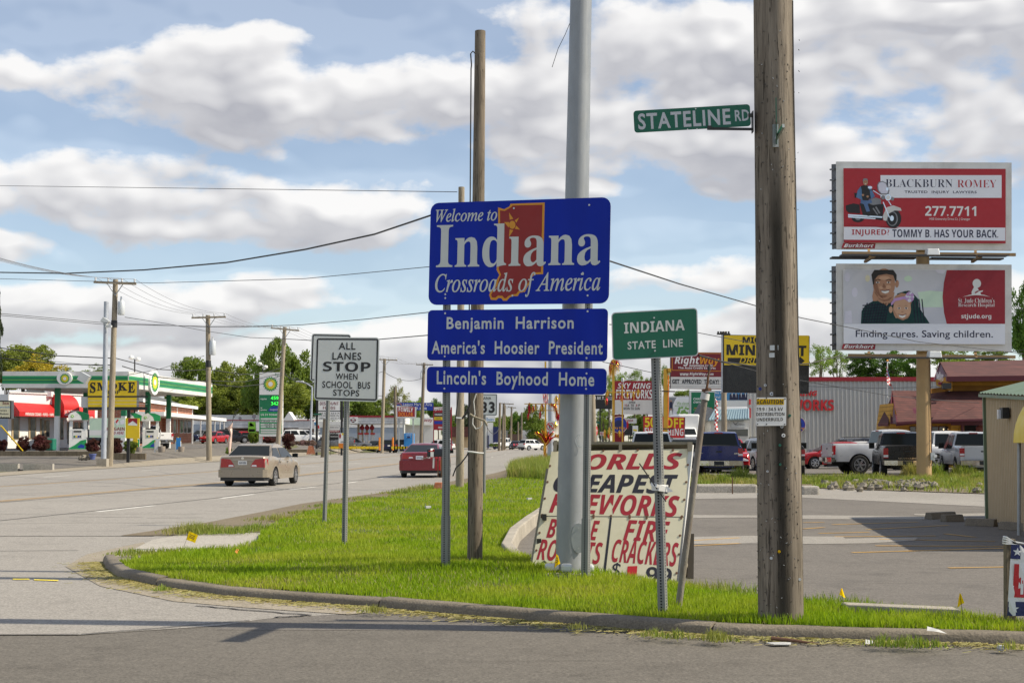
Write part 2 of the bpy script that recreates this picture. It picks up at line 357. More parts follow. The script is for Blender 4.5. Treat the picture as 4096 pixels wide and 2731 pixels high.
M('bike_grey',(.22,.225,.24),.4,var=.15)
M('shirt_blue',(.10,.20,.36),.8,var=.15)
M('cloth_pink',(.62,.45,.38),.7,var=.2,scale=2)
M('paper',(.50,.50,.48),.7,var=.08)
M('brown_wood_dark',(.05,.042,.03),.8,var=.2)
M('frame_wood',(.30,.265,.20),.85,var=.2,scale=9)
M('lamp_grey',(.6,.62,.62),.4,.2,var=.05)
M('cone_orange',(.8,.2,.02),.6,var=.05)
# ------------------------------------------------------------ mesh writer
def tag(o,label=None,cat=None,group=None,kind=None):
 if label:o['label']=label
 if cat:o['category']=cat
 if group:o['group']=group
 if kind:o['kind']=kind
 return o
def thing(name,label,cat,loc=(0,0,0),group=None):
 o=bpy.data.objects.new(name,None);COL.objects.link(o);o.location=loc;o.empty_display_size=.3
 return tag(o,label,cat,group)
TXT={}
BASES={'sb':(0x1D400,0x1D41A,0x1D7CE),'si':(0x1D434,0x1D44E,None),'sbi':(0x1D468,0x1D482,0x1D7CE),'b':(0x1D5D4,0x1D5EE,0x1D7EC),'bi':(0x1D63C,0x1D656,0x1D7EC),'i':(0x1D608,0x1D622,None)}
def styl(s,st):
 if st not in BASES:return s
 U,L,Dg=BASES[st];out=''
 for ch in s:
  if 'A'<=ch<='Z':out+=chr(U+ord(ch)-65)
  elif st=='si' and ch=='h':out+='\u210e'
  elif 'a'<=ch<='z':out+=chr(L+ord(ch)-97)
  elif '0'<=ch<='9' and Dg:out+=chr(Dg+ord(ch)-48)
  else:out+=ch
 return out
def text_mesh(s,st='',off=0.,nodot=False):
 k=(s,st,off,nodot)
 if k in TXT:return TXT[k]
 c=bpy.data.curves.new('t','FONT');c.body=styl(s,st);c.resolution_u=3;c.offset=off
 if st=='h':c.offset=.020+off;c.space_character=1.12
 o=bpy.data.objects.new('t',c);me=bpy.data.meshes.new_from_object(o)
 V=[(v.co.x,v.co.y)for v in me.vertices];P=[tuple(p.vertices)for p in me.polygons]
 bpy.data.objects.remove(o);bpy.data.curves.remove(c);bpy.data.meshes.remove(me)
 if nodot:
  par=list(range(len(V)))
  def fd(a):
   while par[a]!=a:par[a]=par[par[a]];a=par[a]
   return a
  for p in P:
   for a in p[1:]:par[fd(a)]=fd(p[0])
  lo={}
  for i,v in enumerate(V):lo[fd(i)]=min(lo.get(fd(i),9),v[1])
  P=[p for p in P if lo[fd(p[0])]<.5]
 used=sorted({i for p in P for i in p});mp={a:b for b,a in enumerate(used)}
 V=[V[i]for i in used];P=[tuple(mp[i]for i in p)for p in P]
 x0=min(v[0]for v in V);x1=max(v[0]for v in V);y0=min(v[1]for v in V);y1=max(v[1]for v in V)
 V=[((a-x0)/(x1-x0),(b-y0)/(y1-y0))for a,b in V]
 TXT[k]=(V,P,(x1-x0)/(y1-y0));return TXT[k]
class MB:
 def __init__(s):s.v=[];s.f=[];s.mi=[];s.mats=[]
 def mat(s,m):
  if m not in s.mats:s.mats.append(m)
  return s.mats.index(m)
 def add(s,vs,fs,m):
  n=len(s.v);k=s.mat(m);s.v+=[tuple(v)for v in vs]
  for f in fs:s.f.append([i+n for i in f]);s.mi.append(k)
  return s
 def poly(s,pts,m):return s.add(pts,[list(range(len(pts)))],m)
 def box(s,a,b,m):
  (x0,y0,z0),(x1,y1,z1)=a,b
  return s.add([(x0,y0,z0),(x1,y0,z0),(x1,y1,z0),(x0,y1,z0),(x0,y0,z1),(x1,y0,z1),(x1,y1,z1),(x0,y1,z1)],[(0,3,2,1),(4,5,6,7),(0,1,5,4),(1,2,6,5),(2,3,7,6),(3,0,4,7)],m)
 def cbox(s,c,size,m,rot=None):
  h=Vector(size)/2;P=[Vector((a*h.x,b*h.y,d*h.z))for d in(-1,1)for a,b in((-1,-1),(1,-1),(1,1),(-1,1))]
  if rot is not None:P=[rot@p for p in P]
  return s.add([p+Vector(c)for p in P],[(0,3,2,1),(4,5,6,7),(0,1,5,4),(1,2,6,5),(2,3,7,6),(3,0,4,7)],m)
 def bar(s,a,b,w,d,m):
  a=Vector(a);b=Vector(b);z=(b-a).normalized();x=z.orthogonal()if abs(z.z)>.99 else z.cross(Vector((0,0,1)))
  if abs(z.z)>.99:x=Vector((1,0,0))
  x.normalize();y=z.cross(x).normalized();x*=w/2;y*=d/2
  P=[a-x-y,a+x-y,a+x+y,a-x+y,b-x-y,b+x-y,b+x+y,b-x+y]
  return s.add(P,[(0,3,2,1),(4,5,6,7),(0,1,5,4),(1,2,6,5),(2,3,7,6),(3,0,4,7)],m)
 def prism(s,pts,ext,m,side=None,back=True):
  n=len(pts);e=Vector(ext);P=[Vector(p)for p in pts];Q=[p+e for p in P]
  s.add(P,[list(range(n))],m)
  if back:s.add(Q,[list(range(n))[::-1]],side or m)
  s.add(P+Q,[(i,(i+n),(i+1)%n+n,(i+1)%n)for i in range(n)],side or m);return s
 def tube(s,pts,r,m,n=8,cap=True,twist=0.):
  pts=[Vector(p)for p in pts];rr=r if isinstance(r,(list,tuple))else[r]*len(pts);V=[]
  px=None
  for i,p in enumerate(pts):
   t=(pts[min(i+1,len(pts)-1)]-pts[max(i-1,0)]).normalized()
   if px is None:px=Vector((1,0,0))if abs(t.x)<.9 else Vector((0,1,0))
   px=(px-t*px.dot(t)).normalized();py=t.cross(px)
   for k in range(n):
    a=2*math.pi*k/n+twist;V.append(p+px*math.cos(a)*rr[i]+py*math.sin(a)*rr[i])
  Fs=[(i*n+k,i*n+(k+1)%n,(i+1)*n+(k+1)%n,(i+1)*n+k)for i in range(len(pts)-1)for k in range(n)]
  if cap:Fs+=[list(range(n))[::-1],[(len(pts)-1)*n+k for k in range(n)]]
  return s.add(V,Fs,m)
 def lathe(s,c,prof,m,n=16,ax='z'):
  V=[]
  for r,z in prof:
   for k in range(n):
    a=2*math.pi*k/n;p=(r*math.cos(a),r*math.sin(a),z)
    if ax=='x':p=(z,r*math.cos(a),r*math.sin(a))
    if ax=='y':p=(r*math.cos(a),z,r*math.sin(a))
    V.append(Vector(p)+Vector(c))
  Fs=[(i*n+k,i*n+(k+1)%n,(i+1)*n+(k+1)%n,(i+1)*n+k)for i in range(len(prof)-1)for k in range(n)]
  return s.add(V,Fs+[list(range(n))[::-1],[(len(prof)-1)*n+k for k in range(n)]],m)
 def build(s,name,parent=None,smooth=0,bevel=0):
  me=bpy.data.meshes.new(name);base=Vector((0,0,0))
  if parent is not None:
   q=parent
   while q is not None:base+=Vector(q.location);q=q.parent
  else:
   A=np.array(s.v);lo,hi=A.min(0),A.max(0);base=Vector(((lo[0]+hi[0])/2,(lo[1]+hi[1])/2,lo[2]))
  A=np.array([tuple(v)for v in s.v],dtype=float)-np.array(base)
  me.from_pydata(A.tolist(),[],s.f)
  for m in s.mats:me.materials.append(MATS[m])
  me.polygons.foreach_set('material_index',s.mi)
  if smooth:
   me.polygons.foreach_set('use_smooth',[True]*len(s.f));me.set_sharp_from_angle(angle=R(smooth))
  me.update();o=bpy.data.objects.new(name,me);COL.objects.link(o)
  if parent is not None:o.parent=parent
  else:o.location=base
  if bevel:
   b=o.modifiers.new('b','BEVEL');b.width=bevel;b.segments=2;b.limit_method='ANGLE';b.angle_limit=R(40)
  return o
def np_mesh(name,V,Fq,mat,parent=None,loc=(0,0,0)):
 me=bpy.data.meshes.new(name);n=len(V);m,k=Fq.shape
 me.vertices.add(n);me.vertices.foreach_set('co',(V-np.array(loc)).astype(np.float32).ravel())
 me.loops.add(m*k);me.loops.foreach_set('vertex_index',Fq.astype(np.int32).ravel())
 me.polygons.add(m);me.polygons.foreach_set('loop_start',np.arange(0,m*k,k,dtype=np.int32));me.polygons.foreach_set('loop_total',np.full(m,k,dtype=np.int32))
 me.materials.append(MATS[mat]);me.update(calc_edges=True);me.validate()
 o=bpy.data.objects.new(name,me);COL.objects.link(o);o.location=loc
 if parent is not None:o.parent=parent
 return o
class Board:
 """a flat rectangle seen in the photograph, rebuilt as a real plane: image corners + depth of each -> world"""
 def __init__(s,w,pts,Y,eps=None):
  s.w=w
  if len(pts)==2:(x0,y0),(x1,y1)=pts;pts=[(x0,y0),(x1,y0),(x1,y1),(x0,y1)]
  Ys=[Y]*4 if not isinstance(Y,(list,tuple))else(list(Y)if len(Y)==4 else[Y[0],Y[1],Y[1],Y[0]])
  s.px=[Vector(p)for p in pts];s.c=[at(w,p[0],p[1],y)for p,y in zip(pts,Ys)]
  pn=(s.c[1]-s.c[0]).cross(s.c[3]-s.c[0]).normalized();s.c[2]=onplane(w,pts[2][0],pts[2][1],s.c[0],pn)
  s.n=(s.c[2]-s.c[3]).cross(s.c[0]-s.c[3]).normalized()
  s.Y=sum(Ys)/4;s.eps=eps or(.0004+.00003*s.Y)
  s.wm=(s.c[1]-s.c[0]).length;s.hm=(s.c[3]-s.c[0]).length
 def uv(s,x,y):
  u,v=.5,.5;p=Vector((x,y))
  for _ in range(6):
   a=lerp(s.px[0],s.px[1],u);b=lerp(s.px[3],s.px[2],u);q=lerp(a,b,v);e=p-q
   du=lerp(s.px[1]-s.px[0],s.px[2]-s.px[3],v);dv=b-a;det=du.x*dv.y-du.y*dv.x
   u+=(e.x*dv.y-e.y*dv.x)/det;v+=(du.x*e.y-du.y*e.x)/det
  return u,v
 def W(s,u,v,lay=0,out=0.):
  return lerp(lerp(s.c[0],s.c[1],u),lerp(s.c[3],s.c[2],u),v)+s.n*(lay*s.eps+out)
 def p(s,x,y,lay=0,out=0.):return s.W(*s.uv(x,y),lay,out)
 def rr(s,u0,v0,u1,v1,r,lay=0,k=5):
  """rounded rectangle outline, r in metres"""
  ru,rv=r/s.wm,r/s.hm;out=[]
  for cu,cv,a0 in((u1-ru,v0+rv,-90),(u1-ru,v1-rv,0),(u0+ru,v1-rv,90),(u0+ru,v0+rv,180)):
   for i in range(k+1):
    a=R(a0+90*i/k);out.append(s.W(cu+ru*math.cos(a),cv+rv*math.sin(a),lay))
  return out[::-1]
 def slab(s,mb,m,thick=.004,side=None,r=0.):
  pts=s.rr(0,0,1,1,r)if r else[s.c[3],s.c[2],s.c[1],s.c[0]]
  mb.prism(pts,-s.n*thick,m,side or m);return s
 def frame(s,mb,m,inset,width,r,lay=1):
  """a painted border line"""
  def ring(i,rad):return s.rr(i/s.wm,i/s.hm,1-i/s.wm,1-i/s.hm,max(.001,rad),lay)
  a,b=ring(inset,r-inset),ring(inset+width,r-inset-width);n=len(a)
  mb.add(a+b,[(i,(i+1)%n,(i+1)%n+n,i+n)for i in range(n)],m)
 def rect(s,mb,x0,y0,x1,y1,m,lay=1):
  mb.poly([s.p(x0,y1,lay),s.p(x1,y1,lay),s.p(x1,y0,lay),s.p(x0,y0,lay)],m);return s
 def uvrect(s,mb,u0,v0,u1,v1,m,lay=1):
  mb.poly([s.W(u0,v1,lay),s.W(u1,v1,lay),s.W(u1,v0,lay),s.W(u0,v0,lay)],m);return s
 def poly(s,mb,pts,m,lay=1):
  P=[s.p(x,y,lay)for x,y in pts]
  a=sum((pts[i][0]*pts[(i+1)%len(pts)][1]-pts[(i+1)%len(pts)][0]*pts[i][1])for i in range(len(pts)))
  mb.poly(P if a<0 else P[::-1],m);return s
 def ell(s,mb,x,y,rx,ry,m,lay=1,n=24,rot=0.):
  c,d=math.cos(rot),math.sin(rot)
  return s.poly(mb,[(x+rx*math.cos(2*math.pi*i/n)*c-ry*math.sin(2*math.pi*i/n)*d,y+rx*math.cos(2*math.pi*i/n)*d+ry*math.sin(2*math.pi*i/n)*c)for i in range(n)],m,lay)
 def text(s,mb,t,x0,yb,x1,yt,m,st='b',lay=2,off=0.,nodot=False):
  V,P,_=text_mesh(t,st,off,nodot)
  u0,v0=s.uv(x0,yb);u1,v1=s.uv(x1,yt)
  mb.add([s.W(lerp(u0,u1,a),lerp(v0,v1,b),lay)for a,b in V],P,m);return s
 def sunburst(s,mb,x,y,r,lay=2,rx=None):
  rx=rx or r
  for k,(r0,r1,m)in enumerate(((1.,.80,'bp_green'),(.84,.66,'bp_lime'),(.68,.52,'bp_yellow'),(.50,.36,'sign_yellow'))):
   pts=[]
   for i in range(36):
    a=2*math.pi*i/36;q=r0 if i%2==0 else r1;pts.append((x+rx*q*math.cos(a),y+r*q*math.sin(a)))
   s.poly(mb,pts,m,lay+k)
  s.ell(mb,x,y,rx*.30,r*.30,'white',lay+4)
# ------------------------------------------------------------ ground, roads, lots
def struct(o,label,cat):return tag(o,label,cat,None,'structure')
def ribbon(name,xl,xr,Ys,nx,dz,mat,label,cat):
 mb=MB();V=[];Fs=[]
 for Y in Ys:
  a,b=xl(Y),xr(Y)
  for i in range(nx+1):
   X=lerp(a,b,i/nx);V.append((X,Y,hz(X,Y)+dz))
 for j in range(len(Ys)-1):
  for i in range(nx):k=j*(nx+1)+i;Fs.append((k,k+1,k+nx+2,k+nx+1))
 mb.add(V,Fs,mat);return struct(mb.build(name),label,cat)
def sheet(name,pts,mat,label,cat,dz=None):
 mb=MB();mb.poly([(p[0],p[1],(hz(p[0],p[1])+dz)if dz is not None else p[2])for p in pts],mat)
 return struct(mb.build(name),label,cat)
def spans(*k):
 out=[]
 for a,b,n in k:out+=[a+(b-a)*i/n for i in range(n)]
 return out+[k[-1][1]]
rl=lambda Y:interp(RL,Y);rr_=lambda Y:interp(RR,Y)
mb=MB();xs=spans((-1500,-150,8),(-150,150,120),(150,1500,8));ys=spans((-40,44,6),(44,300,100),(300,3000,20))
mb.add([(x,y,hz(x,y)-.06)for y in ys for x in xs],[(j*len(xs)+i,j*len(xs)+i+1,(j+1)*len(xs)+i+1,(j+1)*len(xs)+i)for j in range(len(ys)-1)for i in range(len(xs)-1)],'field')
struct(mb.build('ground'),'open ground of dry grass and dirt reaching to the horizon','ground')
sheet('side_street',[(-90,-8,0),(60,-8,0),(60,13.6,0),(-90,13.6,0)],'street_asphalt','dark asphalt side street across the front beside the kerb','road')
sheet('road_mouth',[(-90,11.87,.004),(-3.55,11.87,.004),(-2.53,12.46,.004),(-2.2,12.95,.004),(-1.3,13.4,.004),(-1.3,24,.004),(-90,24,.004)],'road_surface','pale worn pavement where the highway meets the side street','road')
ribbon('highway',rl,rr_,spans((23.9,120,24),(120,700,30)),6,.004,'road_surface','wide pale multi lane highway running away past the shops','road')
ribbon('shoulder',lambda Y:rr_(Y)-.6,lambda Y:rr_(Y)+2.2,spans((24,120,24)),2,.012,'soil','gravel and dirt shoulder between the highway and the grass','shoulder')
ribbon('gutter_strip',lambda Y:rl(Y)-2.4,lambda Y:rl(Y),spans((55,110,20),(110,300,30)),4,.02,'gutter','tan concrete gutter and walkway along the far side of the highway','pavement')
ribbon('station_forecourt',lambda Y:-150,lambda Y:rl(Y)-2.3,spans((76,120,24),(120,330,40)),40,.03,'lot_asphalt','grey asphalt forecourts in front of the far side shops','lot')
sheet('parking_lot',[(-2.5,12.2,.002),(80,10,.002),(80,47,.002),(-1,47,.002)],'lot_asphalt','worn asphalt parking lot behind the fireworks board','lot')
ribbon('dealer_lot',lambda Y:max(rr_(Y)+2.5,2.5),lambda Y:90,spans((50,130,30)),24,.006,'lot_asphalt','asphalt dealer lot where the trucks are parked','lot')
G=lambda w,x,y,z=0.:gr(w,x,y,z)
sheet('pale_drive',[G('R',-900,185,.008),G('R',400,168,.008),G('R',2300,262,.008),G('R',2300,158,.008),G('R',400,95,.008),G('R',-200,98,.008)],'lot_pale','pale concrete drive lane in front of the weed strip','drive')
mb=MB()
for P in([(-700,470),(0,455),(380,460),(700,462),(720,478),(1000,470),(1270,470),(1240,492),(900,512),(500,518),(0,513),(-700,520)],[(-500,298),(0,302),(500,300),(1240,310),(1800,322),(1800,335),(1240,332),(480,330),(0,318),(-500,322)],[(1240,291),(1850,285),(1850,318),(1240,300)]):
 mb.poly([G('R',x,y,.007)for x,y in P],'lot_pale')
struct(mb.build('concrete_patches'),'pale concrete patches in the parking lot','lot')
mb=MB()
for(a,b)in(((770,582),(1930,548)),((945,530),(1930,535)),((975,481),(1850,497)),((1470,440),(1700,466)),((400,403),(560,392)),((520,437),(900,428)),((640,462),(1400,456)),((1500,697),(1930,690)),((400,356),(560,354)),((620,371),(1270,352)),((880,408),(1500,376)),((-600,500),(-80,470)),((-600,540),(-80,512))):
 p,q=G('R',*a,.008),G('R',*b,.008);d=(q-p).normalized();n=Vector((-d.y,d.x,0))*.05
 mb.poly([p-n,q-n,q+n,p+n],'orange_line')
struct(mb.build('parking_lines'),'faded orange parking stripes on the asphalt lot','marking')
sheet('corner_slab',[G('S',292,1268,.014),G('S',350,1239,.014),G('S',430,1224,.014),G('S',640,1222,.014),G('S',640,1258,.014),G('S',430,1280,.014)],'patch_concrete','bare concrete corner slab beside the small yellow flag','pavement')
sheet('kerb_dirt',[G('S',150,1300,.009),G('S',200,1272,.009),G('S',330,1244,.009),G('S',380,1290,.009),G('S',860,1404,.009),G('S',800,1410,.009),G('S',560,1394,.009),G('S',400,1380,.009),G('S',230,1345,.009)],'gutter','sandy dirt washed up along the kerb','dirt')
def strip_line(mb,pts,w,mat,dz=.009):
 pts=[Vector((p[0],p[1],hz(p[0],p[1])+dz))for p in pts]
 for p,q in zip(pts,pts[1:]):
  d=(q-p);d.z=0;d.normalize();n=Vector((-d.y,d.x,0))*w/2;mb.poly([p-n,q-n,q+n,p+n],mat)
YR=[(-15.6,24),(-13.5,37.6),(-11.7,50.2),(-10.7,56),(-9.75,66),(-8.9,80),(-7.65,101),(-6.1,140),(-1.2,238),(8,420)]
YLn=[(-20,30),(-17.6,49),(-16,62),(-15.3,72),(-13.4,104),(-11.4,152),(-6.5,238),(3,420)]
WR=[(-10.0,28),(-9.2,32.4),(-8.05,39),(-7.08,47),(-6.3,52),(-5.6,60),(-4.5,74),(-3.5,100),(-1.8,140),(3,240)]
def along(tab,y0,y1,n=3):return[(interp([(b,a)for a,b in tab],y0+(y1-y0)*i/n),y0+(y1-y0)*i/n)for i in range(n+1)]
mb=MB()
for t in(YR,YLn):strip_line(mb,t,.13,'orange_line');
strip_line(mb,[(x+.28,y)for x,y in YR],.06,'orange_line')
for y0 in(32,39.4,46.2,52.4,60.5,71,84,99,116,136,160):strip_line(mb,along(WR,y0,y0+3.0),.14,'white_paint')
for y0 in(62,75,90,108,128):strip_line(mb,[(x-4.3,y)for x,y in along(YLn,y0,y0+3)],.14,'white_paint')
for(x,y,l)in((-13.2,87,2.4),(-11.9,98,2.4)):
 strip_line(mb,[(x,y),(x+l*.62,y)],.5,'white_paint')
for pts in([(75,606),(170,606),(175,612),(75,612)],[(200,610),(345,614),(340,620),(200,615)]):
 mb.poly([G('I',x,y,.012)for x,y in pts],'yellow_line')
struct(mb.build('road_markings'),'faded orange centre lines, white lane dashes and yellow survey paint','marking')
mb=MB();rnd=random.Random(3)
def crack(p,q,w=.03,n=14,j=.05):
 pts=[]
 for i in range(n+1):
  a=Vector(p).lerp(Vector(q),i/n);pts.append((a.x+rnd.uniform(-j,j),a.y+rnd.uniform(-j,j)))
 strip_line(mb,pts,w,'tar',.011)
for tab,off in((WR,-.25),(YR,.55),(YLn,-.4)):
 pts=[(x+off+rnd.uniform(-.04,.04),y)for x,y in along([(a,b)for a,b in tab],tab[0][1],200,60)];strip_line(mb,pts,.05,'tar',.011)
for y0 in(27,31.5,38,43,50,57,66,76,88,104,125):crack((rl(y0)+rnd.uniform(0,6),y0+rnd.uniform(-1,1)),(rr_(y0)-1,y0+rnd.uniform(-1,1)),.018+y0*.00025,24,.10)
for _ in range(16):
 y0=rnd.uniform(20,60);x0=rnd.uniform(-18,-7);crack((x0,y0),(x0+rnd.uniform(.8,2.5),y0+rnd.uniform(-.3,.3)),.035,5)
crack((-30,11.87),(-3.55,11.87),.03,40,.02);crack((-3.55,11.87),(-2.3,12.8),.025,6,.03)
for a,b in(((1150,772),(1830,827)),((1600,840),(1820,828))):crack(G('I',*a),G('I',*b),.035,10,.03)
struct(mb.build('tar_seams'),'dark tar seams and cracks in the highway surface','marking')
KP=[(234,1292),(243,1308),(268,1327),(363,1349),(508,1370),(680,1384),(844,1396),(1020,1412),(1200,1427),(1420,1446),(1640,1462),(1990,1474),(2352,1484)]
KW=[gr('S',x,y)for x,y in KP]+[Vector((9,10.75,0)),Vector((22,10.5,0))]
def resample(P,st):
 out=[P[0]]
 for a,b in zip(P,P[1:]):
  n=max(1,int((b-a).length/st));out+=[a.lerp(b,i/n)for i in range(1,n+1)]
 return out
KR=resample(KW,.22);mb=MB();prof=[(0,-.02),(.012,.045),(.022,.078),(.045,.098),(.08,.104),(.155,.106),(.155,-.02)]
joints=[gr('S',358,1347).x,gr('S',868,1398).x,gr('S',1632,1461).x,5.2,8.2]
run=[];runs=[]
for i,p in enumerate(KR):
 if i:
  for j in joints:
   o=KR[i-1]
   if(o.x-j)*(p.x-j)<0:
    u=(j-o.x)/(p.x-o.x);e=.011/(p-o).length;run.append(o.lerp(p,u-e));runs.append(run);run=[o.lerp(p,u+e)]
 run.append(p)
runs.append(run)
kr=random.Random(5)
for run in runs:
 V=[];dzr=kr.uniform(-.012,.012)
 for i,p in enumerate(run):
  t=(run[min(i+1,len(run)-1)]-run[max(i-1,0)]).normalized();n=Vector((-t.y,t.x,0))
  e=.02 if i in(0,len(run)-1)else 0
  V+=[p+n*(a+kr.uniform(-.004,.004))+Vector((0,0,z*(1-e)+dzr+kr.uniform(-.003,.003)))for a,z in prof]
 k=len(prof);mb.add(V,[(i*k+j,(i+1)*k+j,(i+1)*k+j+1,i*k+j+1)for i in range(len(run)-1)for j in range(k-1)]+[list(range(k)),[(len(run)-1)*k+j for j in range(k)][::-1]],'kerb_concrete')
struct(mb.build('kerb',None,40),'worn rounded concrete kerb curving round the grass corner','kerb')
def inside(P,X,Y):
 r=np.zeros(len(X),bool);n=len(P)
 for i in range(n):
  a,b=P[i],P[(i+1)%n]
  if a[1]==b[1]:continue
  c=((a[1]>Y)!=(b[1]>Y))&(X<(b[0]-a[0])*(Y-a[1])/(b[1]-a[1])+a[0]);r^=c
 return r
LZ=.08
LB=[(2700,1438),(2352,1436),(2210,1416),(2000,1398),(1850,1385),(1700,1370),(1590,1352),(1400,1326),(1225,1298),(1150,1262),(1185,1222),(1240,1182),(1262,1140),(1262,1098),(1165,1097),(1080,1108),(1000,1122),(870,1143),(750,1165),(640,1196),(600,1222),(590,1246),(520,1262),(400,1268)]
LW=[]
for i,p in enumerate(KW[1:],1):
 q=(KW[min(i+1,len(KW)-1)]-KW[i-1]).normalized();LW.append(p+Vector((-q.y,q.x,0))*.145+Vector((0,0,LZ)))
LW+=[Vector((22,12.2,LZ)),Vector((9,12.1,LZ))]+[gr('S',x,y,LZ)for x,y in LB[1:]]
def lawnz(x,y):return LZ+.085*math.exp(-((x+.9)/2.0)**2-((y-16.9)/2.2)**2)
LZN=lambda X,Y:LZ+.085*np.exp(-((X+.9)/2.0)**2-((Y-16.9)/2.2)**2)
mb=MB();n=len(LW);cl=[Vector((p.x,p.y,LZ))for p in LW];mb.poly(cl,'grass_soil')
LP=LW;lo=[Vector((p.x,p.y,-.03))for p in LW];mb.add(cl+lo,[(i,i+n,(i+1)%n+n,(i+1)%n)for i in range(n)],'grass_soil')
gx,gy=[-.9+4.4*(i/12-1)for i in range(25)],[16.9+4.6*(i/12-1)for i in range(25)]
ok=inside([(p.x,p.y)for p in LW],np.array([x for y in gy for x in gx]),np.array([y for y in gy for x in gx]));ok=ok.reshape(25,25)
mb.add([(x,y,lawnz(x,y)-(.0 if ok[j,i]and lawnz(x,y)>LZ+.004 else .03))for j,y in enumerate(gy)for i,x in enumerate(gx)],[(j*25+i,j*25+i+1,j*25+i+26,j*25+i+25)for j in range(24)for i in range(24)if ok[j,i]and ok[j+1,i]and ok[j,i+1]and ok[j+1,i+1]],'grass_soil')
struct(mb.build('lawn'),'soil bed under the grass corner island','lawn')
def vnoise(X,Y,s,seed):
 """smooth value noise on arrays"""
 g=np.random.default_rng(seed).random((64,64));x=X/s+200.3;y=Y/s+171.7
 i=np.floor(x).astype(int);j=np.floor(y).astype(int);fx=x-i;fy=y-j;fx=fx*fx*(3-2*fx);fy=fy*fy*(3-2*fy)
 q=lambda a,b:g[a%64,b%64]
 return(q(i,j)*(1-fx)+q(i+1,j)*fx)*(1-fy)+(q(i,j+1)*(1-fx)+q(i+1,j+1)*fx)*fy
def blades(name,X,Y,Z,H,Wd,mat,label,lean=.45):
 N=len(X);a=RNG.uniform(0,2*np.pi,N);b=RNG.uniform(0,2*np.pi,N);le=RNG.uniform(.1,lean,N)*H
 dx,dy=np.cos(a)*Wd/2,np.sin(a)*Wd/2;lx,ly=np.cos(b)*le,np.sin(b)*le
 V=np.empty((N,5,3));
 for k,(s,h,l)in enumerate(((-1,-.03,0),(1,-.03,0),(-.8,.55,.35),(.8,.55,.35),(0,1,1))):
  V[:,k,0]=X+s*dx+lx*l;V[:,k,1]=Y+s*dy+ly*l;V[:,k,2]=Z+H*h
 b0=np.arange(N)[:,None]*5
 T=np.concatenate([b0+np.array([[0,1,3]]),b0+np.array([[0,3,2]]),b0+np.array([[2,3,4]])])
 return tag(np_mesh(name,V.reshape(-1,3),T,mat),label,'grass',None,'stuff')
def scatter(P,n,yw=1.6):
 """points in polygon, denser close to the camera"""
 xs_=[p[0]for p in P];ys_=[p[1]for p in P];oX=[];oY=[];c=0
 while c<n:
  k=n*3;y0,y1=min(ys_),max(ys_);u=RNG.random(k)
  Y=(y0**(-yw)+u*(y1**(-yw)-y0**(-yw)))**(-1/yw);X=RNG.uniform(min(xs_),max(xs_),k)
  ok=inside(P,X,Y);oX.append(X[ok]);oY.append(Y[ok]);c+=ok.sum()
 return np.concatenate(oX)[:n],np.concatenate(oY)[:n]
P2=[(p.x,p.y)for p in LW]
X,Y=scatter(P2,230000);h=.026+.040*vnoise(X,Y,.55,1)+.030*vnoise(X,Y,2.3,2);h*=RNG.uniform(.6,1.35,len(X))
keep=RNG.random(len(X))<(.35+1.1*vnoise(X,Y,.8,9));X,Y,h=X[keep],Y[keep],h[keep]
blades('grass',X,Y,LZN(X,Y),h,.004+.00038*Y,'grass_blade','bright green lawn grass on the corner island')
X,Y=scatter(P2,30000);h=RNG.uniform(.02,.075,len(X));keep=vnoise(X,Y,.7,5)>.42;X,Y,h=X[keep],Y[keep],h[keep]
blades('dry_grass',X,Y,LZN(X,Y),h,.004+.0003*Y,'grass_dry','straw coloured dead blades among the lawn grass',.9)
EX,EY,EH=[],[],[]
def clump(cx,cy,r,n,h0,h1):
 a=RNG.normal(0,r*.5,n);b=RNG.normal(0,r*.5,n);EX.append(cx+a);EY.append(cy+b);EH.append(RNG.uniform(h0,h1,n)*np.exp(-(a*a+b*b)/(r*r)))
for(x,y,r,n,h1)in((440,1222,.5,500,.26),(480,1220,.5,420,.2),(530,1222,.4,300,.16),(590,1216,.5,400,.18),(640,1192,.6,400,.16),(700,1178,.5,260,.13),(760,1162,.6,300,.14),(840,1146,.7,320,.15),(930,1132,.8,400,.2),(980,1124,.9,500,.26),(300,1272,.35,300,.12),(360,1273,.4,300,.15),(420,1272,.4,300,.16),(500,1270,.4,280,.16),(1560,1352,.3,160,.16),(1600,1356,.4,220,.16),(1640,1362,.4,200,.2),(1700,1372,.4,240,.22),(1900,1392,.4,260,.18),(1960,1402,.4,260,.2),(2060,1412,.4,240,.15),(2150,1418,.4,240,.14),(2300,1436,.4,220,.14),(1090,1288,.25,160,.16),(1300,1322,.4,240,.16),(1370,1328,.3,200,.18),(1520,1396,.2,120,.12),(1500,1457,.12,70,.09),(1560,1461,.14,90,.10),(1640,1466,.12,110,.13),(1665,1468,.12,60,.1),(2030,1478,.14,90,.12),(2090,1480,.16,140,.13),(2140,1481,.12,60,.1),(1330,1440,.12,40,.08),(860,1402,.14,110,.10),(2320,1486,.1,40,.1),(372,1352,.1,60,.08),(1760,1424,.3,200,.13),(1850,1424,.2,160,.14)):
 p=gr('S',x,y,.05);clump(p.x,p.y,r,n,h1*.5,h1)
X,Y,h=map(np.concatenate,(EX,EY,EH));blades('rough_grass',X,Y,np.full(len(X),.04),h,.006+.0003*Y,'weed_blade','taller rough grass tufts along the lawn edges',.6)
TP=[gr('S',x,y,.05)for x,y in((1165,1098),(1262,1104),(1275,1068),(1262,1062),(1215,1068),(1180,1080))]
sheet('weed_bed',[(p.x,p.y,.05)for p in TP],'grass_soil','soil under the tall grass beyond the lawn','ground')
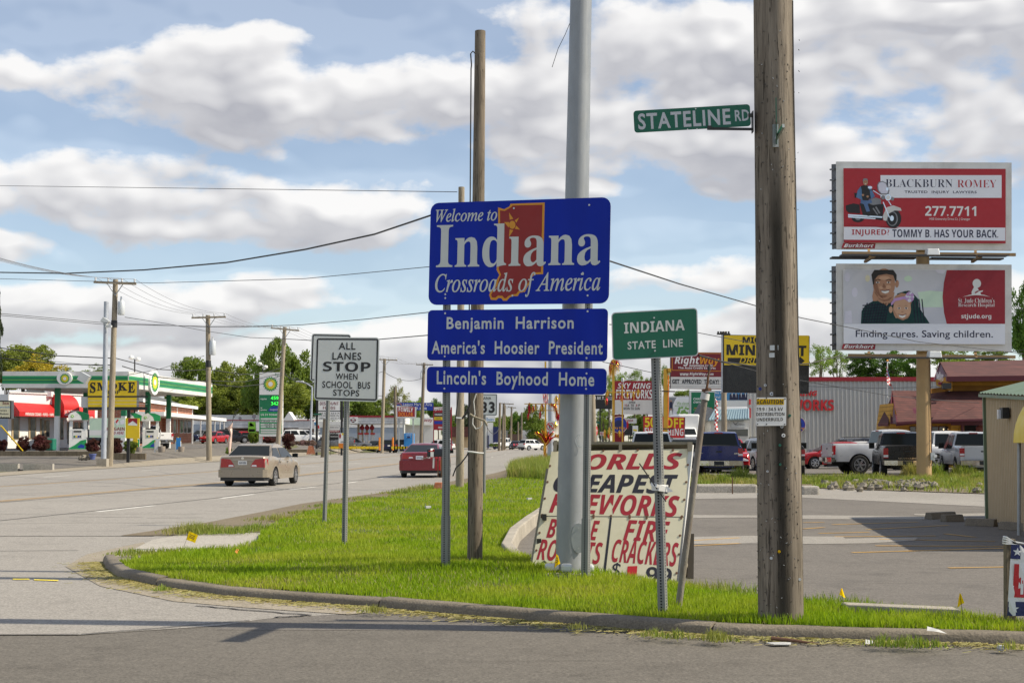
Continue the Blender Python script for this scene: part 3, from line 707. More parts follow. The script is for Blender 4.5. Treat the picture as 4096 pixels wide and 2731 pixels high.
X,Y=scatter([(p.x,p.y)for p in TP],9000,.5);h=RNG.uniform(.25,.75,len(X));blades('tall_grass',X,Y,np.full(len(X),.05),h,np.full(len(X),.03),'weed_blade','tall uncut seeding grass beyond the lawn',.35)
WP=[gr('S',x,y,.03)for x,y in((1560,1116),(1720,1117),(1880,1120),(2300,1134),(2300,1100),(1860,1096),(1560,1097))]
sheet('weed_strip',[(p.x,p.y,.03)for p in WP],'soil','dirt strip in front of the dealer lot','ground')
X,Y=scatter([(p.x,p.y)for p in WP],30000,.5);nn=vnoise(X,Y,1.1,12);keep=(nn>.30)&(RNG.random(len(X))<np.clip((Y-45.6)/4.5,.12,1));X,Y,nn=X[keep],Y[keep],nn[keep]
h=RNG.uniform(.06,.26,len(X))*(.35+nn);blades('weeds',X,Y,np.full(len(X),.03),h,np.full(len(X),.028),'weed_blade','mixed green weeds growing in the dirt strip',.7)
EX,EY,EH=[],[],[]
for(x,y,r,n,h1)in((2095,1092,.5,700,.85),(2150,1092,.45,500,.8),(1700,1096,.5,420,.7),(2215,1090,.8,1300,.75),(2250,1098,.5,400,.5),(1960,1104,.6,400,.4),(1625,1100,.6,380,.42),(1660,1102,.5,300,.5),(1900,1104,.5,400,.4)):
 p=gr('S',x,y+6,.03);clump(p.x,p.y,r,n,h1*.4,h1)
X,Y,h=map(np.concatenate,(EX,EY,EH));blades('tall_weeds',X,Y,np.full(len(X),.03),h,np.full(len(X),.035),'weed_blade','tall weed clumps round the billboard column',.5)
mb=MB();rk=random.Random(11)
def stone(mb,c,r,m='stone'):
 V=[];
 for i in range(3):
  for k in range(6):
   a=k*math.pi/3+i*.4;q=(.8,1.,.55)[i]*rk.uniform(.75,1.2);V.append((c[0]+r*q*math.cos(a),c[1]+r*q*math.sin(a),c[2]+r*(-.3,.45,.95)[i]*rk.uniform(.6,1.3)))
 mb.add(V,[(i*6+k,i*6+(k+1)%6,i*6+6+(k+1)%6,i*6+6+k)for i in range(2)for k in range(6)]+[[12,13,14,15,16,17]],m)
for _ in range(110):
 x,y=(rk.gauss(3500,85),rk.gauss(1946,7))if rk.random()<.55 else(rk.gauss(3645,30),rk.gauss(1944,6))
 p=gr('P',x,y,.04);stone(mb,p,rk.uniform(.06,.20))
for x,y in((3920,1945),(3908,1968),(3385,1955),(3740,1950)):stone(mb,gr('P',x,y,.04),.14)
tag(mb.build('rubble'),'pale broken stone rubble lying in the weed strip','rubble',None,'stuff')
pts=[]
for p,q in zip(KW,KW[1:]):
 t=(q-p).normalized();n=Vector((t.y,-t.x,0));L=(q-p).length
 for _ in range(int(L*300)):
  a=p+t*rk.uniform(0,L)+n*abs(rk.gauss(0,.16));pts.append((a.x,a.y))
A=np.array(pts);N=len(A);ang=RNG.uniform(0,np.pi,N)*.5+RNG.normal(0,.4,N);ln=RNG.uniform(.02,.06,N);wd=.0045
V=np.empty((N,4,3));cx,sx=np.cos(ang)*ln,np.sin(ang)*ln;nx,ny=-np.sin(ang)*wd,np.cos(ang)*wd
for k,(s,w_)in enumerate(((-1,-1),(1,-1),(1,1),(-1,1))):
 V[:,k,0]=A[:,0]+s*cx+w_*nx;V[:,k,1]=A[:,1]+s*sx+w_*ny;V[:,k,2]=.014+RNG.uniform(0,.012,N)*(1 if k<2 else 1)
tag(np_mesh('grass_clippings',V.reshape(-1,3),np.arange(N*4).reshape(-1,4),'grass_dry'),'dried mown grass clippings lying along the kerb','clippings',None,'stuff')
# ------------------------------------------------------------ trees
CROWNS={}
def crown_mesh(kind,var):
 """foliage as many small leaf faces in clumps; unit size: radius 1 wide, from 0 to 2 high"""
 k=(kind,var)
 if k in CROWNS:return CROWNS[k]
 g=np.random.default_rng(hash(kind)%1000+var*17 if False else sum(map(ord,kind))+var*17)
 if kind=='conifer':
  C=[]
  for i in range(60):
   t=g.random()**.8;a=g.uniform(0,2*np.pi);r=(1-t)*.9+.06;q=g.uniform(.45,1);C.append((np.cos(a)*r*q,np.sin(a)*r*q,2*t,.13))
  n=70;leaf=.05
 else:
  m,n,leaf={'broad':(70,110,.052),'airy':(60,60,.040),'bush':(130,90,.07),'hedge':(80,50,.08),'column':(60,80,.05)}[kind];C=[]
  while len(C)<m:
   p=g.uniform(-1,1,3);r=np.linalg.norm(p)
   if r>1 or r<.25:continue
   if kind=='hedge':p=np.array([p[0],p[1],abs(p[2])])
   lump=1+.22*np.sin(3*np.arctan2(p[1],p[0])+var)+.18*np.sin(5*p[2]+var*2)
   p=p*(.84*lump)*(r**-.35)
   z=1+p[2]*.95;w=1.0 if kind!='broad' else(1.0 if z>.7 else .72+.4*z)
   if kind=='airy' and g.random()<.25:continue
   C.append((p[0]*w,p[1]*w,z,g.uniform(.16,.30)*(.8 if kind=='airy' else 1)))
 C=np.array(C);N=len(C)*n;c=np.repeat(C,n,0)
 d=g.normal(0,1,(N,3));d/=np.linalg.norm(d,axis=1)[:,None];rad=c[:,3:4]*g.random((N,1))**.45
 P=c[:,:3]+d*rad*np.array([1,1,.8]);P[:,2]=np.maximum(P[:,2],.02)
 u=g.normal(0,1,(N,3));u/=np.linalg.norm(u,axis=1)[:,None];w=np.cross(u,g.normal(0,1,(N,3)));w/=np.linalg.norm(w,axis=1)[:,None]
 s=leaf*g.uniform(.6,1.3,(N,1));V=np.stack([P-u*s,P+w*s*.55,P+u*s,P-w*s*.55],1)
 me_o=np_mesh('crown_source',V.reshape(-1,3),np.arange(N*4).reshape(-1,4),'leaf_mid');me=me_o.data;bpy.data.objects.remove(me_o)
 CROWNS[k]=(me,C);return CROWNS[k]
CM={}
def crown_with(kind,var,mat):
 k=(kind,var,mat)
 if k not in CM:
  me=crown_mesh(kind,var)[0].copy();me.materials.clear();me.materials.append(MATS[mat]);CM[k]=me
 return CM[k]
def tree(w,xc,ytop,hw,ybot,Y,mat,label,kind='broad',cat='tree',name='tree',group=None,trunk=True):
 """crown seen from xc-hw..xc+hw, ytop..ybot in window w at depth Y; trunk down to the ground"""
 top=at(w,xc,ytop,Y);bot=at(w,xc,ybot,Y);rad=(at(w,xc+hw,ytop,Y)-at(w,xc-hw,ytop,Y)).length/2;H=top.z-bot.z
 gz=hz(top.x,Y)-.06;t=thing(name,label,cat,(top.x,Y,gz),group);var=random.randrange(3)
 c=bpy.data.objects.new('crown',crown_with(kind,var,mat));COL.objects.link(c);c.parent=t
 c.location=(0,0,bot.z-gz);c.scale=(rad,rad,H/2*(1.15 if kind=='bush' else 1));c.location.z-=H*.13 if kind=='bush' else 0;c.rotation_euler=(0,0,random.uniform(0,6.28))
 if trunk and kind!='bush':
  mb=MB();r0=max(.12,rad*.055)if kind not in('bush','hedge')else .03;zc=max(.1,bot.z+H*.5-gz);b=Vector(t.location)
  mb.tube([b,b+Vector((rad*.01,0,zc*.4)),b+Vector((-rad*.02,0,zc*.75)),b+Vector((0,0,zc+H*.2))],[r0,r0*.8,r0*.6,r0*.2],'bark',8)
  cc=crown_mesh(kind,var)[1];ca,sa=math.cos(c.rotation_euler.z),math.sin(c.rotation_euler.z)
  for q in cc[::max(1,len(cc)//9)][:9]:
   e=b+Vector(((q[0]*ca-q[1]*sa)*rad*.9,(q[0]*sa+q[1]*ca)*rad*.9,bot.z-gz+q[2]*H/2));s_=b+Vector((0,0,min(e.z-b.z,zc)*random.uniform(.55,.9)))
   mb.tube([s_,s_.lerp(e,.5)+Vector((0,0,H*.03)),e],[r0*.42,r0*.28,r0*.08],'bark',5)
  mb.build('trunk',t,60)
 return t
# ------------------------------------------------------------ vehicles (x right, y forward, z up; origin on the ground)
def body_mb(P):
 W2=P['W']/2;zu=P.get('zu',.24);zl=P.get('zl',.26);rad=P['R'];ra=rad+P.get('gap',.07);prof=P['prof'];mb=MB()
 ys=set(p[0]for p in prof)
 for yc in P['axles']:
  for k in range(13):ys.add(round(yc+ra*math.cos(math.pi*k/12)*.999,4))
 L0,L1=prof[0][0],prof[-1][0]
 for k in range(25):ys.add(round(lerp(L0,L1,k/24),4))
 ys=sorted(y for y in ys if L0<=y<=L1);yy=[ys[0]]
 for y in ys[1:]:
  if y-yy[-1]>.012:yy.append(y)
 tw=[(p[0],p[1])for p in prof];tz=[(p[0],p[2])for p in prof];tb=[(p[0],p[3]if len(p)>3 else zl)for p in prof];bed=P.get('bed')
 rings=[];cr=P.get('crown',.03)
 for y in yy:
  w=W2*interp(tw,y);zt=interp(tz,y);zs=interp(tb,y)
  for yc in P['axles']:
   if abs(y-yc)<ra:zs=max(zs,rad+math.sqrt(ra*ra-(y-yc)**2)-.02)
  inb=bed and bed[0]<y<bed[1];dip=bed[2]if inb else 0;h=zt-zs
  fl=P.get('flare',0)*sum(max(0,1-abs(y-yc)/(ra*1.25))for yc in P['axles'])
  q=[(0,zu),(.66*w,zu),(.66*w,zs),(w*.985+fl,zs),(w+fl,zs+h*.25),(w*1.0,zs+h*.55),(w*.985,zs+h*.78),(w*.955,zt-h*.07),(w*.92,zt)]
  q+=[(w*.88,zt),(w*.875,zt-dip),(0,zt-dip)]if inb else[(w*.88,zt+cr*.15),(w*.5,zt+cr*.75),(0,zt+cr)]
  rings.append((y,q))
 n=len(rings[0][1]);V=[];full=2*n-2
 for y,q in rings:
  V+=[(x,y,z)for x,z in q]+[(-x,y,z)for x,z in q[-2:0:-1]]
 groups={'p':[],'b':[],'d':[]}
 for i in range(len(rings)-1):
  for k in range(full):
   f=(i*full+k,i*full+(k+1)%full,(i+1)*full+(k+1)%full,(i+1)*full+k);kk=k if k<n-1 else full-1-k
   inb=bed and bed[0]<(rings[i][0]+rings[i+1][0])/2<bed[1]
   groups['b' if kk<3 else('d' if inb and kk>=n-3 else 'p')].append(f)
 caps=[list(range(full))[::-1],[(len(rings)-1)*full+k for k in range(full)]]
 me=MB();me.v=[tuple(v)for v in V]
 for key,m in(('p',P['paint']),('b','trim_black'),('d','trim_black')):
  k=me.mat(m)
  for f in groups[key]:me.f.append(list(f));me.mi.append(k)
 for f in caps:me.f.append(f);me.mi.append(me.mat(P['paint']))
 return me,(lambda y:W2*interp(tw,y)),(lambda y:interp(tz,y))
def cabin(P,t):
 """roof and pillars in body colour, glass as real panes just proud of them"""
 W2=P['W']/2
 for(b0,r0,r1,b1,zb,zr,wb,wr,splits,gl)in P['cabs']:
  wb*=W2;wr*=W2;mb=MB();n=8;V=[]
  prof=[(b0,zb),(lerp(b0,r0,.5),lerp(zb,zr-.03,.5)),(r0,zr-.03),(r0+.12,zr)]+[(lerp(r0,r1,k/4),zr+.03*math.sin(math.pi*k/4))for k in(1,2,3)]+[(r1-.15,zr),(r1,zr-.035),(lerp(r1,b1,.5),lerp(zr-.035,zb,.5)),(b1,zb)]
  def wid(z):return lerp(wb,wr,(z-zb)/(zr-zb))
  for(y,z)in prof:
   w=wid(min(z,zr));top=z>zr-.02;ed=.045 if top else(.02 if z>zr-.05 else 0)
   V+=[(-w,y,z-ed),(-w*.93,y,z),(0,y,z+(.025 if top else 0)),(w*.93,y,z),(w,y,z-ed)]
  Fs=[(i*5+k,i*5+k+1,i*5+6+k,i*5+5+k)for i in range(len(prof)-1)for k in range(4)]
  mb.add(V,Fs,P['paint'])
  m=len(prof)
  mb.add(V,[[i*5 for i in range(m)][::-1],[i*5+4 for i in range(m)]],P['paint'])
  mb.build('cabin',t,35)
  def pane(name,pts,out):
   g=MB();o=Vector(out).normalized()*.014;g.prism([Vector(p)+o for p in pts],-o*.6,'glass');g.build(name,t)
  def endp(y0,z0,y1,z1,a,b,ins):
   pa=(lerp(y0,y1,a),lerp(z0,z1,a));pb=(lerp(y0,y1,b),lerp(z0,z1,b));wa,wb_=wid(pa[1])*.93-ins,wid(pb[1])*.93-ins-.01
   return[(-wa,pa[0],pa[1]+.015),(wa,pa[0],pa[1]+.015),(wb_,pb[0],pb[1]+.02),(-wb_,pb[0],pb[1]+.02)]
  if 'r' in gl:pane('rear_window',endp(b0,zb,r0,zr-.03,.07,.93,.02),(0,-1,.5))
  if 'f' in gl:pane('windscreen',endp(b1,zb,r1,zr-.035,.05,.95,.02),(0,1,.6))
  za,zc=zb+.03,zr-.11
  yA0=lerp(b0,r0,(za-zb)/(zr-zb));yA1=lerp(b1,r1,(za-zb)/(zr-zb));yC0=lerp(b0,r0,(zc-zb)/(zr-zb));yC1=lerp(b1,r1,(zc-zb)/(zr-zb))
  cuts=[0.]+list(splits)+[1.]
  for s in(-1,1):
   for a,b in zip(cuts,cuts[1:]):
    la,lb=lerp(yA0+.10,yA1-.10,a),lerp(yA0+.10,yA1-.10,b);ua,ub=lerp(yC0+.07,yC1-.07,a),lerp(yC0+.07,yC1-.07,b)
    e=.035;pts=[(s*wid(za),la+(e if a else 0),za),(s*wid(za),lb-(e if b<1 else 0),za),(s*wid(zc),min(ub,lb)-(e if b<1 else 0),zc),(s*wid(zc),max(ua,la)+(e if a else 0),zc)]
    if s>0:pts=pts
    pane('side_window',pts,(s,0,.15))
def wheel(t,x,y,r,w=.2,style='rim',name='wheel'):
 mb=MB();s=1 if x>0 else-1
 prof=[(r*.60,-w/2),(r*.93,-w/2),(r,-w/2+.03),(r,w/2-.03),(r*.93,w/2),(r*.62,w/2-.005)]
 mb.lathe((x,y,r),prof,'rubber',24,'x');o=mb.build(name,t,40)
 rm=MB();n=20;xo=x+s*(w/2-.004)
 rm.lathe((x,y,r),[(r*.66,s*(w/2-.02)),(r*.66,s*(w/2+.004)),(r*.57,s*(w/2+.004)),(r*.55,s*(w/2-.05)),(r*.1,s*(w/2-.05))],'trim_black' if style=='rim' else 'rim',20,'x')
 for k in range(6 if style=='rim' else 5):
  a=2*math.pi*k/(6 if style=='rim' else 5);ca,sa=math.cos(a),math.sin(a);hw=r*.085
  P=[(xo-s*.012,y+ca*q-sa*e,r+sa*q+ca*e)for q,e in((r*.06,-hw),(r*.60,-hw*1.3),(r*.60,hw*1.3),(r*.06,hw))]
  rm.prism(P,(s*.018,0,0),'rim')
 rm.lathe((x,y,r),[(r*.67,s*(w/2-.012)),(r*.67,s*(w/2+.006)),(r*.58,s*(w/2+.008)),(r*.57,s*(w/2-.012))],'rim',20,'x')
 rm.lathe((x,y,r),[(r*.15,s*(w/2-.03)),(r*.14,s*(w/2+.012)),(.02,s*(w/2+.014))],'rim',10,'x')
 rm.build('rim',o,40)
def lampbox(t,name,pts,ext,m,extra=None):
 mb=MB();mb.prism(pts,ext,m)
 if extra:mb.prism(*extra)
 mb.build(name,t,0,.008)
def vehicle(name,label,cat,loc,rz,P,group=None):
 t=thing(name,label,cat,(0,0,0),group);mb,wf,zf=body_mb(P);mb.build('body',t,38);cabin(P,t);W2=P['W']/2;L0,L1=P['prof'][0][0],P['prof'][-1][0]
 for yc in P['axles']:
  for s in(-1,1):wheel(t,s*(W2-.12),yc,P['R'],P.get('tw',.2),P.get('wheel','rim'))
 pk=P.get('kind','sedan');zt=P['prof'][0][2]
 zr0,zr1,lw,lh=P.get('tail',(zt-.30,zt-.10,.40,.2))
 for s in(-1,1):
  if pk=='pickup':
   x0,x1=s*(W2*.985),s*(W2*.985-lw)
   lampbox(t,'tail_light',[(x0,L0+.10,zr0),(x0,L0-.018,zr0),(x1,L0-.022,zr0),(x1,L0+.02,zr0)],(0,0,zr1-zr0),'tail_red',([(x0*.995,L0-.024,lerp(zr0,zr1,.1)),(x1*1.01,L0-.026,lerp(zr0,zr1,.1)),(x1*1.01,L0-.026,lerp(zr0,zr1,.32)),(x0*.995,L0-.024,lerp(zr0,zr1,.32))],(0,.004,0),'lamp_clear')if P.get('rev')else None)
  else:
   xi=s*(wf(L0)-lw);xm=s*wf(L0);b=MB()
   b.prism([(xm*1.0,L0-.014,zr0),(xi,L0-.014,zr0+.02),(xi+s*.05,L0-.014,lerp(zr0,zr1,.45)),(xi+s*.16,L0-.014,zr1-.03),(xm*.96,L0-.014,zr1)],(0,.03,0),'tail_red')
   xs_=s*(wf(L0+.16)+.004);b.prism([(xm,L0-.012,zr0),(xs_,L0+.17,zr0+.08),(xs_*.995,L0+.15,zr1-.02),(xm*.97,L0-.012,zr1)],(-s*.03,.01,0),'tail_red')
   if P.get('rev'):b.prism([(xi+s*.03,L0-.019,zr0+.04),(xi+s*.22,L0-.019,zr0+.03),(xi+s*.20,L0-.019,zr0+.09),(xi+s*.06,L0-.019,zr0+.09)],(0,.005,0),'lamp_clear')
   b.build('tail_light',t)
 zh=zf(L1);fw=wf(L1)
 for s in(-1,1):
  xo=s*wf(L1-.22);P_=[(s*fw*1.0,L1+.008,zh-.20),(s*(fw-.30),L1+.012,zh-.20),(s*(fw-.26),L1+.006,zh-.07),(s*fw*.97,L1-.02,zh-.05)]
  lampbox(t,'headlight',P_,(0,-.05,0),P.get('head','lamp_clear'))
 g=MB();g.prism([(-fw*.55,L1+.012,zh-.24),(fw*.55,L1+.012,zh-.24),(fw*.6,L1+.012,zh-.07),(-fw*.6,L1+.012,zh-.07)],(0,-.03,0),'trim_black')
 g.cbox((0,L1+.014,zh-.15),(fw*1.1,.012,.025),'chrome');g.cbox((0,L1+.014,zh-.155),(.12,.02,.07),'chrome');g.build('grille',t)
 zm=P['cabs'][-1][4];ym=P.get('mirror',P['cabs'][-1][3]-.38)
 for s in(-1,1):
  m=MB();mw,mh=P.get('msize',(.2,.14));m.cbox((s*(W2+mw/2-.01),ym,zm+.09+(mh-.14)/2),(mw,.09,mh),P.get('mirmat','trim_black'));m.cbox((s*(W2+mw/2-.01),ym-.047,zm+.09+(mh-.14)/2),(mw*.86,.008,mh*.84),'glass');m.build('mirror',t,0,.02)
 for s in(-1,1):
  for yh in P.get('handles',()):
   h=MB();h.cbox((s*(W2+.006),yh,P['cabs'][-1][4]-.12),(.03,.17,.035),P.get('hmat',P['paint']));h.build('door_handle',t)
 pl=MB();zp=P.get('plate',(zr0+zr1)/2);pl.cbox((0,L0-.016,zp),(.31,.02,.155),P.get('plmat','plastic_white'));
 if P.get('plate_text'):
  V,Fs,_=text_mesh(P['plate_text'],'b');pl.add([(-.12+.24*a,L0-.0285,zp-.045+.075*b)for a,b in V],Fs,'ink_navy')
 pl.build('licence_plate',t)
 if pk=='pickup':
  b=MB();zb0,zb1=P.get('bump',(.46,.66));m=P.get('bmat','chrome')
  b.prism([(-W2*.98,L0+.12,zb0),(-W2*.96,L0-.11,zb0),(-.42,L0-.17,zb0),(.42,L0-.17,zb0),(W2*.96,L0-.11,zb0),(W2*.98,L0+.12,zb0)],(0,0,zb1-zb0),m)
  b.cbox((0,L0-.09,zb1+.006),(W2*1.8,.13,.012),'trim_black');b.cbox((0,L0-.174,(zb0+zb1)/2),(.42,.012,.17),'trim_black');b.build('rear_bumper',t,0,.02)
  g=MB();g.cbox((0,L0-.006,(zt+zb1)/2+.02),(W2*1.56,.03,zt-zb1-.06),P['paint']);g.cbox((0,L0-.022,zt-.22),(.24,.012,.06),'trim_black');g.cbox((0,L0-.014,zt-.10),(W2*1.5,.012,.05),P['paint'])
  for(s_,x0,x1,z0,z1)in P.get('marks',()):
   V,Fs,_=text_mesh(s_,'b');g.add([(lerp(x0,x1,a),L0-.024,lerp(z0,z1,b_))for a,b_ in V],Fs,'chrome')
  g.build('tailgate',t,0,.012)
  g=MB();g.cbox((0,P['cabs'][0][1]-.012+.03,P['cabs'][0][5]-.035),(.36,.05,.06),'tail_red');g.build('brake_light',t)
  u=MB();u.cbox((0,L0+.35,.42),(.9,.5,.12),'trim_black');u.tube([(-.5,L0+1.0,.40),(-.5,L0-.02,.36)],.04,'steel_dark',8);u.lathe((0,P['axles'][0],P['R']),[(.05,-W2*.8),(.05,-.16),(.15,-.1),(.15,.1),(.05,.16),(.05,W2*.8)],'trim_black',10,'x');u.build('underframe',t)
  f=MB();zf0=P.get('fb',(.45,.68));f.prism([(-W2*.97,L1-.1,zf0[0]),(W2*.97,L1-.1,zf0[0]),(W2*.8,L1+.12,zf0[0]),(-W2*.8,L1+.12,zf0[0])],(0,0,zf0[1]-zf0[0]),P.get('bmat','chrome'));f.build('front_bumper',t,0,.02)
 else:
  b=MB();z0=P.get('valance',(.20,.34));w0=wf(L0)
  b.prism([(-W2*.97,L0+.30,z0[0]),(-w0*1.0,L0-.004,z0[0]),(w0*1.0,L0-.004,z0[0]),(W2*.97,L0+.30,z0[0])],(0,0,z0[1]-z0[0]),'trim_black');b.build('rear_valance',t,0,.02)
  b=MB();b.prism([(-W2*.985,L0+.34,z0[1]-.02),(-W2*.975,L0+.06,z0[1]-.02),(-w0*.93,L0-.05,z0[1]-.02),(w0*.93,L0-.05,z0[1]-.02),(W2*.975,L0+.06,z0[1]-.02),(W2*.985,L0+.34,z0[1]-.02)],(0,0,zr0-.05-z0[1]),P['paint']);b.build('rear_bumper',t,0,.035)
  b=MB();b.prism([(-w0*.62,L0-.012,zr0-.02),(w0*.62,L0-.012,zr0-.02),(w0*.66,L0-.008,zt-.02),(-w0*.66,L0-.008,zt-.02)],(0,.03,0),P['paint']);b.build('boot_lid',t,0,.012)
  u=MB();u.tube([(-.45,L0+.9,.25),(-.45,L0+.02,.23)],.035,'steel_dark',8);u.cbox((.1,L0+.5,.24),(.7,.5,.10),'trim_black');u.build('exhaust',t)
 if P.get('chrome_bar'):
  z=P['chrome_bar'];b=MB();b.prism([(-.36,L0-.012,z-.02),(.36,L0-.012,z-.02),(.33,L0-.004,z+.03),(-.33,L0-.004,z+.03)],(0,-.02,0),'champagne' if P['paint']=='champagne' else 'chrome');b.lathe((0,L0-.02,z+.06),[(.05,-.008),(.05,.008)],'chrome',14,'y');b.build('boot_trim',t,0,.005)
 if P.get('rack'):
  for s in(-1,1):
   c_=P['cabs'][0];b=MB();b.tube([(s*c_[7]*W2*.9,c_[1]+.25,c_[5]+.02),(s*c_[7]*W2*.9,c_[1]+.35,c_[5]+.07),(s*c_[7]*W2*.9,c_[2]-.3,c_[5]+.07),(s*c_[7]*W2*.9,c_[2]-.2,c_[5]+.02)],.02,'steel_dark',6);b.build('roof_rail',t)
 t.location=loc;t.rotation_euler=(0,0,rz);return t
def SEDAN(paint,**k):
 d=dict(W=1.82,R=.325,axles=(-1.38,1.42),paint=paint,zu=.22,zl=.24,crown=.03,gap=.06,prof=[(-2.42,.86,1.00,.42),(-2.36,.92,1.03,.36),(-2.15,.965,1.05,.28),(-1.5,.995,1.045),(-.8,1.,.98),(.6,1.,.95),(1.1,.995,.94),(1.7,.975,.86,.26),(2.2,.93,.76,.28),(2.40,.84,.66,.34),(2.45,.78,.60,.40)],cabs=[(-1.85,-1.0,.35,1.22,.96,1.44,.93,.68,(.42,),'rf')],tail=(.74,.93,.34,.2),handles=(-.85,.15),plate=.87,rev=1)
 d.update(k);return d
def SUV(paint,**k):
 d=dict(W=1.86,R=.36,axles=(-1.38,1.35),paint=paint,zu=.28,zl=.32,crown=.03,prof=[(-2.30,.90,1.06,.45),(-2.22,.95,1.08,.40),(-1.9,.985,1.08),(-1.0,1.,1.06),(.6,1.,1.03),(1.1,.995,1.04),(1.8,.965,1.00,.32),(2.2,.92,.93,.36),(2.32,.84,.80,.42)],cabs=[(-2.18,-1.80,.30,1.12,1.04,1.66,.94,.74,(.30,.64),'rf')],tail=(.86,1.08,.3,.2),handles=(-.7,.2),rack=1,plate=.9,valance=(.30,.55))
 d.update(k);return d
def PICKUP(paint,**k):
 d=dict(kind='pickup',W=2.0,R=.42,axles=(-1.72,1.84),paint=paint,zu=.46,zl=.55,crown=.02,gap=.09,tw=.26,flare=.02,prof=[(-2.92,.96,1.34,.66),(-2.84,.985,1.35,.56),(-1.2,.99,1.36),(-.80,.985,1.37),(-.74,1.,1.22),(.9,1.,1.20),(1.15,1.,1.22),(2.1,.98,1.20),(2.72,.95,1.14,.55),(2.88,.90,1.02,.62)],bed=(-2.86,-.82,.48),cabs=[(-.72,-.58,.72,1.38,1.20,1.93,.95,.76,(.44,),'rf')],tail=(.92,1.26,.2,.2),rev=1,handles=(-.3,.6),plate=.63,msize=(.24,.26),mirror=1.0,bump=(.54,.74))
 d.update(k);return d
# ------------------------------------------------------------ the foreground corner
def perf_post(parent,base,top,size,yaw,mat='galv',name='post',pitch=.0254,sleeve=0.,hole=.0088):
 mb=MB();base=Vector(base);top=Vector(top);z=(top-base).normalized();L=(top-base).length
 x=Vector((math.cos(yaw),math.sin(yaw),0));x=(x-z*x.dot(z)).normalized();y=z.cross(x);h=size/2
 def ringp(p,q):return[p-x*q-y*q,p+x*q-y*q,p+x*q+y*q,p-x*q+y*q]
 A,B=ringp(base,h),ringp(top,h);mb.add(A+B,[(0,1,5,4),(1,2,6,5),(2,3,7,6),(3,0,4,7),(4,5,6,7)],mat)
 if sleeve:
  A,B=ringp(base,h+.006),ringp(base+z*sleeve,h+.006);mb.add(A+B,[(0,1,5,4),(1,2,6,5),(2,3,7,6),(3,0,4,7),(4,5,6,7)],mat)
 for n_,t_ in((-y,x),(x,y),(-x,y),(y,x)):
  k=int(L/pitch)
  for i in range(2,k):
   o=h+(.0075 if i*pitch<sleeve else .0012);c=base+z*(i*pitch)+n_*o
   mb.poly([c+t_*hole*math.cos(a)+z*hole*math.sin(a)for a in(0,1.047,2.094,3.1416,4.189,5.236)],'hole')
 return mb.build(name,parent)
def pole_mb(pts,r,m,n=20):mb=MB();mb.tube(pts,r,m,n);return mb
def bolts(bd,mb,pts,r=.011,m='bolt'):
 for x,y in pts:
  c=bd.p(x,y,1.2);a=(bd.c[1]-bd.c[0]).normalized();b=(bd.c[0]-bd.c[3]).normalized()
  mb.prism([c+a*r*math.cos(k*.785)+b*r*math.sin(k*.785)+bd.n*.006 for k in range(8)],-bd.n*.01,m)
def signpost_base(w,x,y,Y):p=at(w,x,y,Y);p.z=-.15;return p
# --- welcome sign
YW=(16.2,15.5)
ws=thing('welcome_sign','big blue Indiana welcome sign stack on two perforated steel posts','road sign',(.15,15.9,.05))
b1=Board('C',[(203,186),(1393,146),(1379,848),(187,858)],YW);mb=MB();b1.slab(mb,'sign_blue',.006,'plate_edge',.10)
OUT=[(660,214),(700,226),(736,208),(742,190),(968,182),(957,655),(900,658),(884,676),(876,712),(858,732),(838,772),(803,778),(790,800),(757,800),(738,808),(718,830),(694,830),(682,814),(664,812),(648,826),(612,824),(600,792),(616,758),(642,728),(654,688),(668,660),(650,628),(652,600),(662,560)]
INN=[(673,234),(705,238),(748,212),(757,202),(953,197),(943,642),(890,645),(872,668),(866,706),(846,726),(828,760),(796,766),(780,786),(752,788),(730,798),(712,814),(700,812),(690,798),(660,796),(642,810),(620,808),(614,790),(630,762),(655,732),(666,690),(680,658),(664,622),(676,560)]
b1.poly(mb,OUT,'sign_gold',1);b1.poly(mb,INN,'sign_red',2)
b1.ell(mb,755,330,21,27,'sign_gold',3)
for tri in([(733,248),(738,296),(762,290)],[(799,283),(771,300),(782,316)],[(806,362),(782,335),(772,356)],[(733,410),(737,360),(762,366)],[(700,312),(732,348),(735,312)]):b1.poly(mb,tri,'sign_gold',3)
b1.text(mb,'Welcome to',237,314,656,214,'sign_white','si',4,.012);b1.text(mb,'Indiana',240,616,1331,303,'sign_white','sb',4,0,True);b1.text(mb,'Crossroads of America',232,812,1328,634,'sign_white','si',4,.008)
bolts(b1,mb,[(1256,199),(766,220),(305,788),(305,813),(1245,796),(757,797),(1208,655)])
mb.build('sign_panel',ws)
b2=Board('C',[(185,892),(1374,881),(1368,1230),(179,1223)],YW);mb=MB();b2.slab(mb,'sign_blue',.006,'plate_edge',.05)
b2.text(mb,'Benjamin  Harrison',312,1043,1156,932,'sign_white','h');b2.text(mb,"America's  Hoosier  President",210,1181,1341,1092,'sign_white','h');bolts(b2,mb,[(304,913),(1245,900),(301,1197),(1238,1208)]);mb.build('sign_panel',ws)
b3=Board('C',[(178,1264),(1366,1277),(1362,1450),(176,1433)],YW);mb=MB();b3.slab(mb,'sign_blue',.006,'plate_edge',.05)
b3.text(mb,"Lincoln's  Boyhood  Home",245,1408,1288,1300,'sign_white','h');bolts(b3,mb,[(300,1297),(1238,1310),(299,1409),(1235,1411)]);mb.build('sign_panel',ws)
for(bx,by,tx,ty,Y)in((1023,1300,1027,470,16.15),(1345,1332,1356,462,15.58)):
 p,q=at('S',bx,by,Y),at('S',tx,ty,Y);p.z=.0;p.y+=.05;q.y+=.05;perf_post(ws,p,q,.066,R(-24),sleeve=.75)
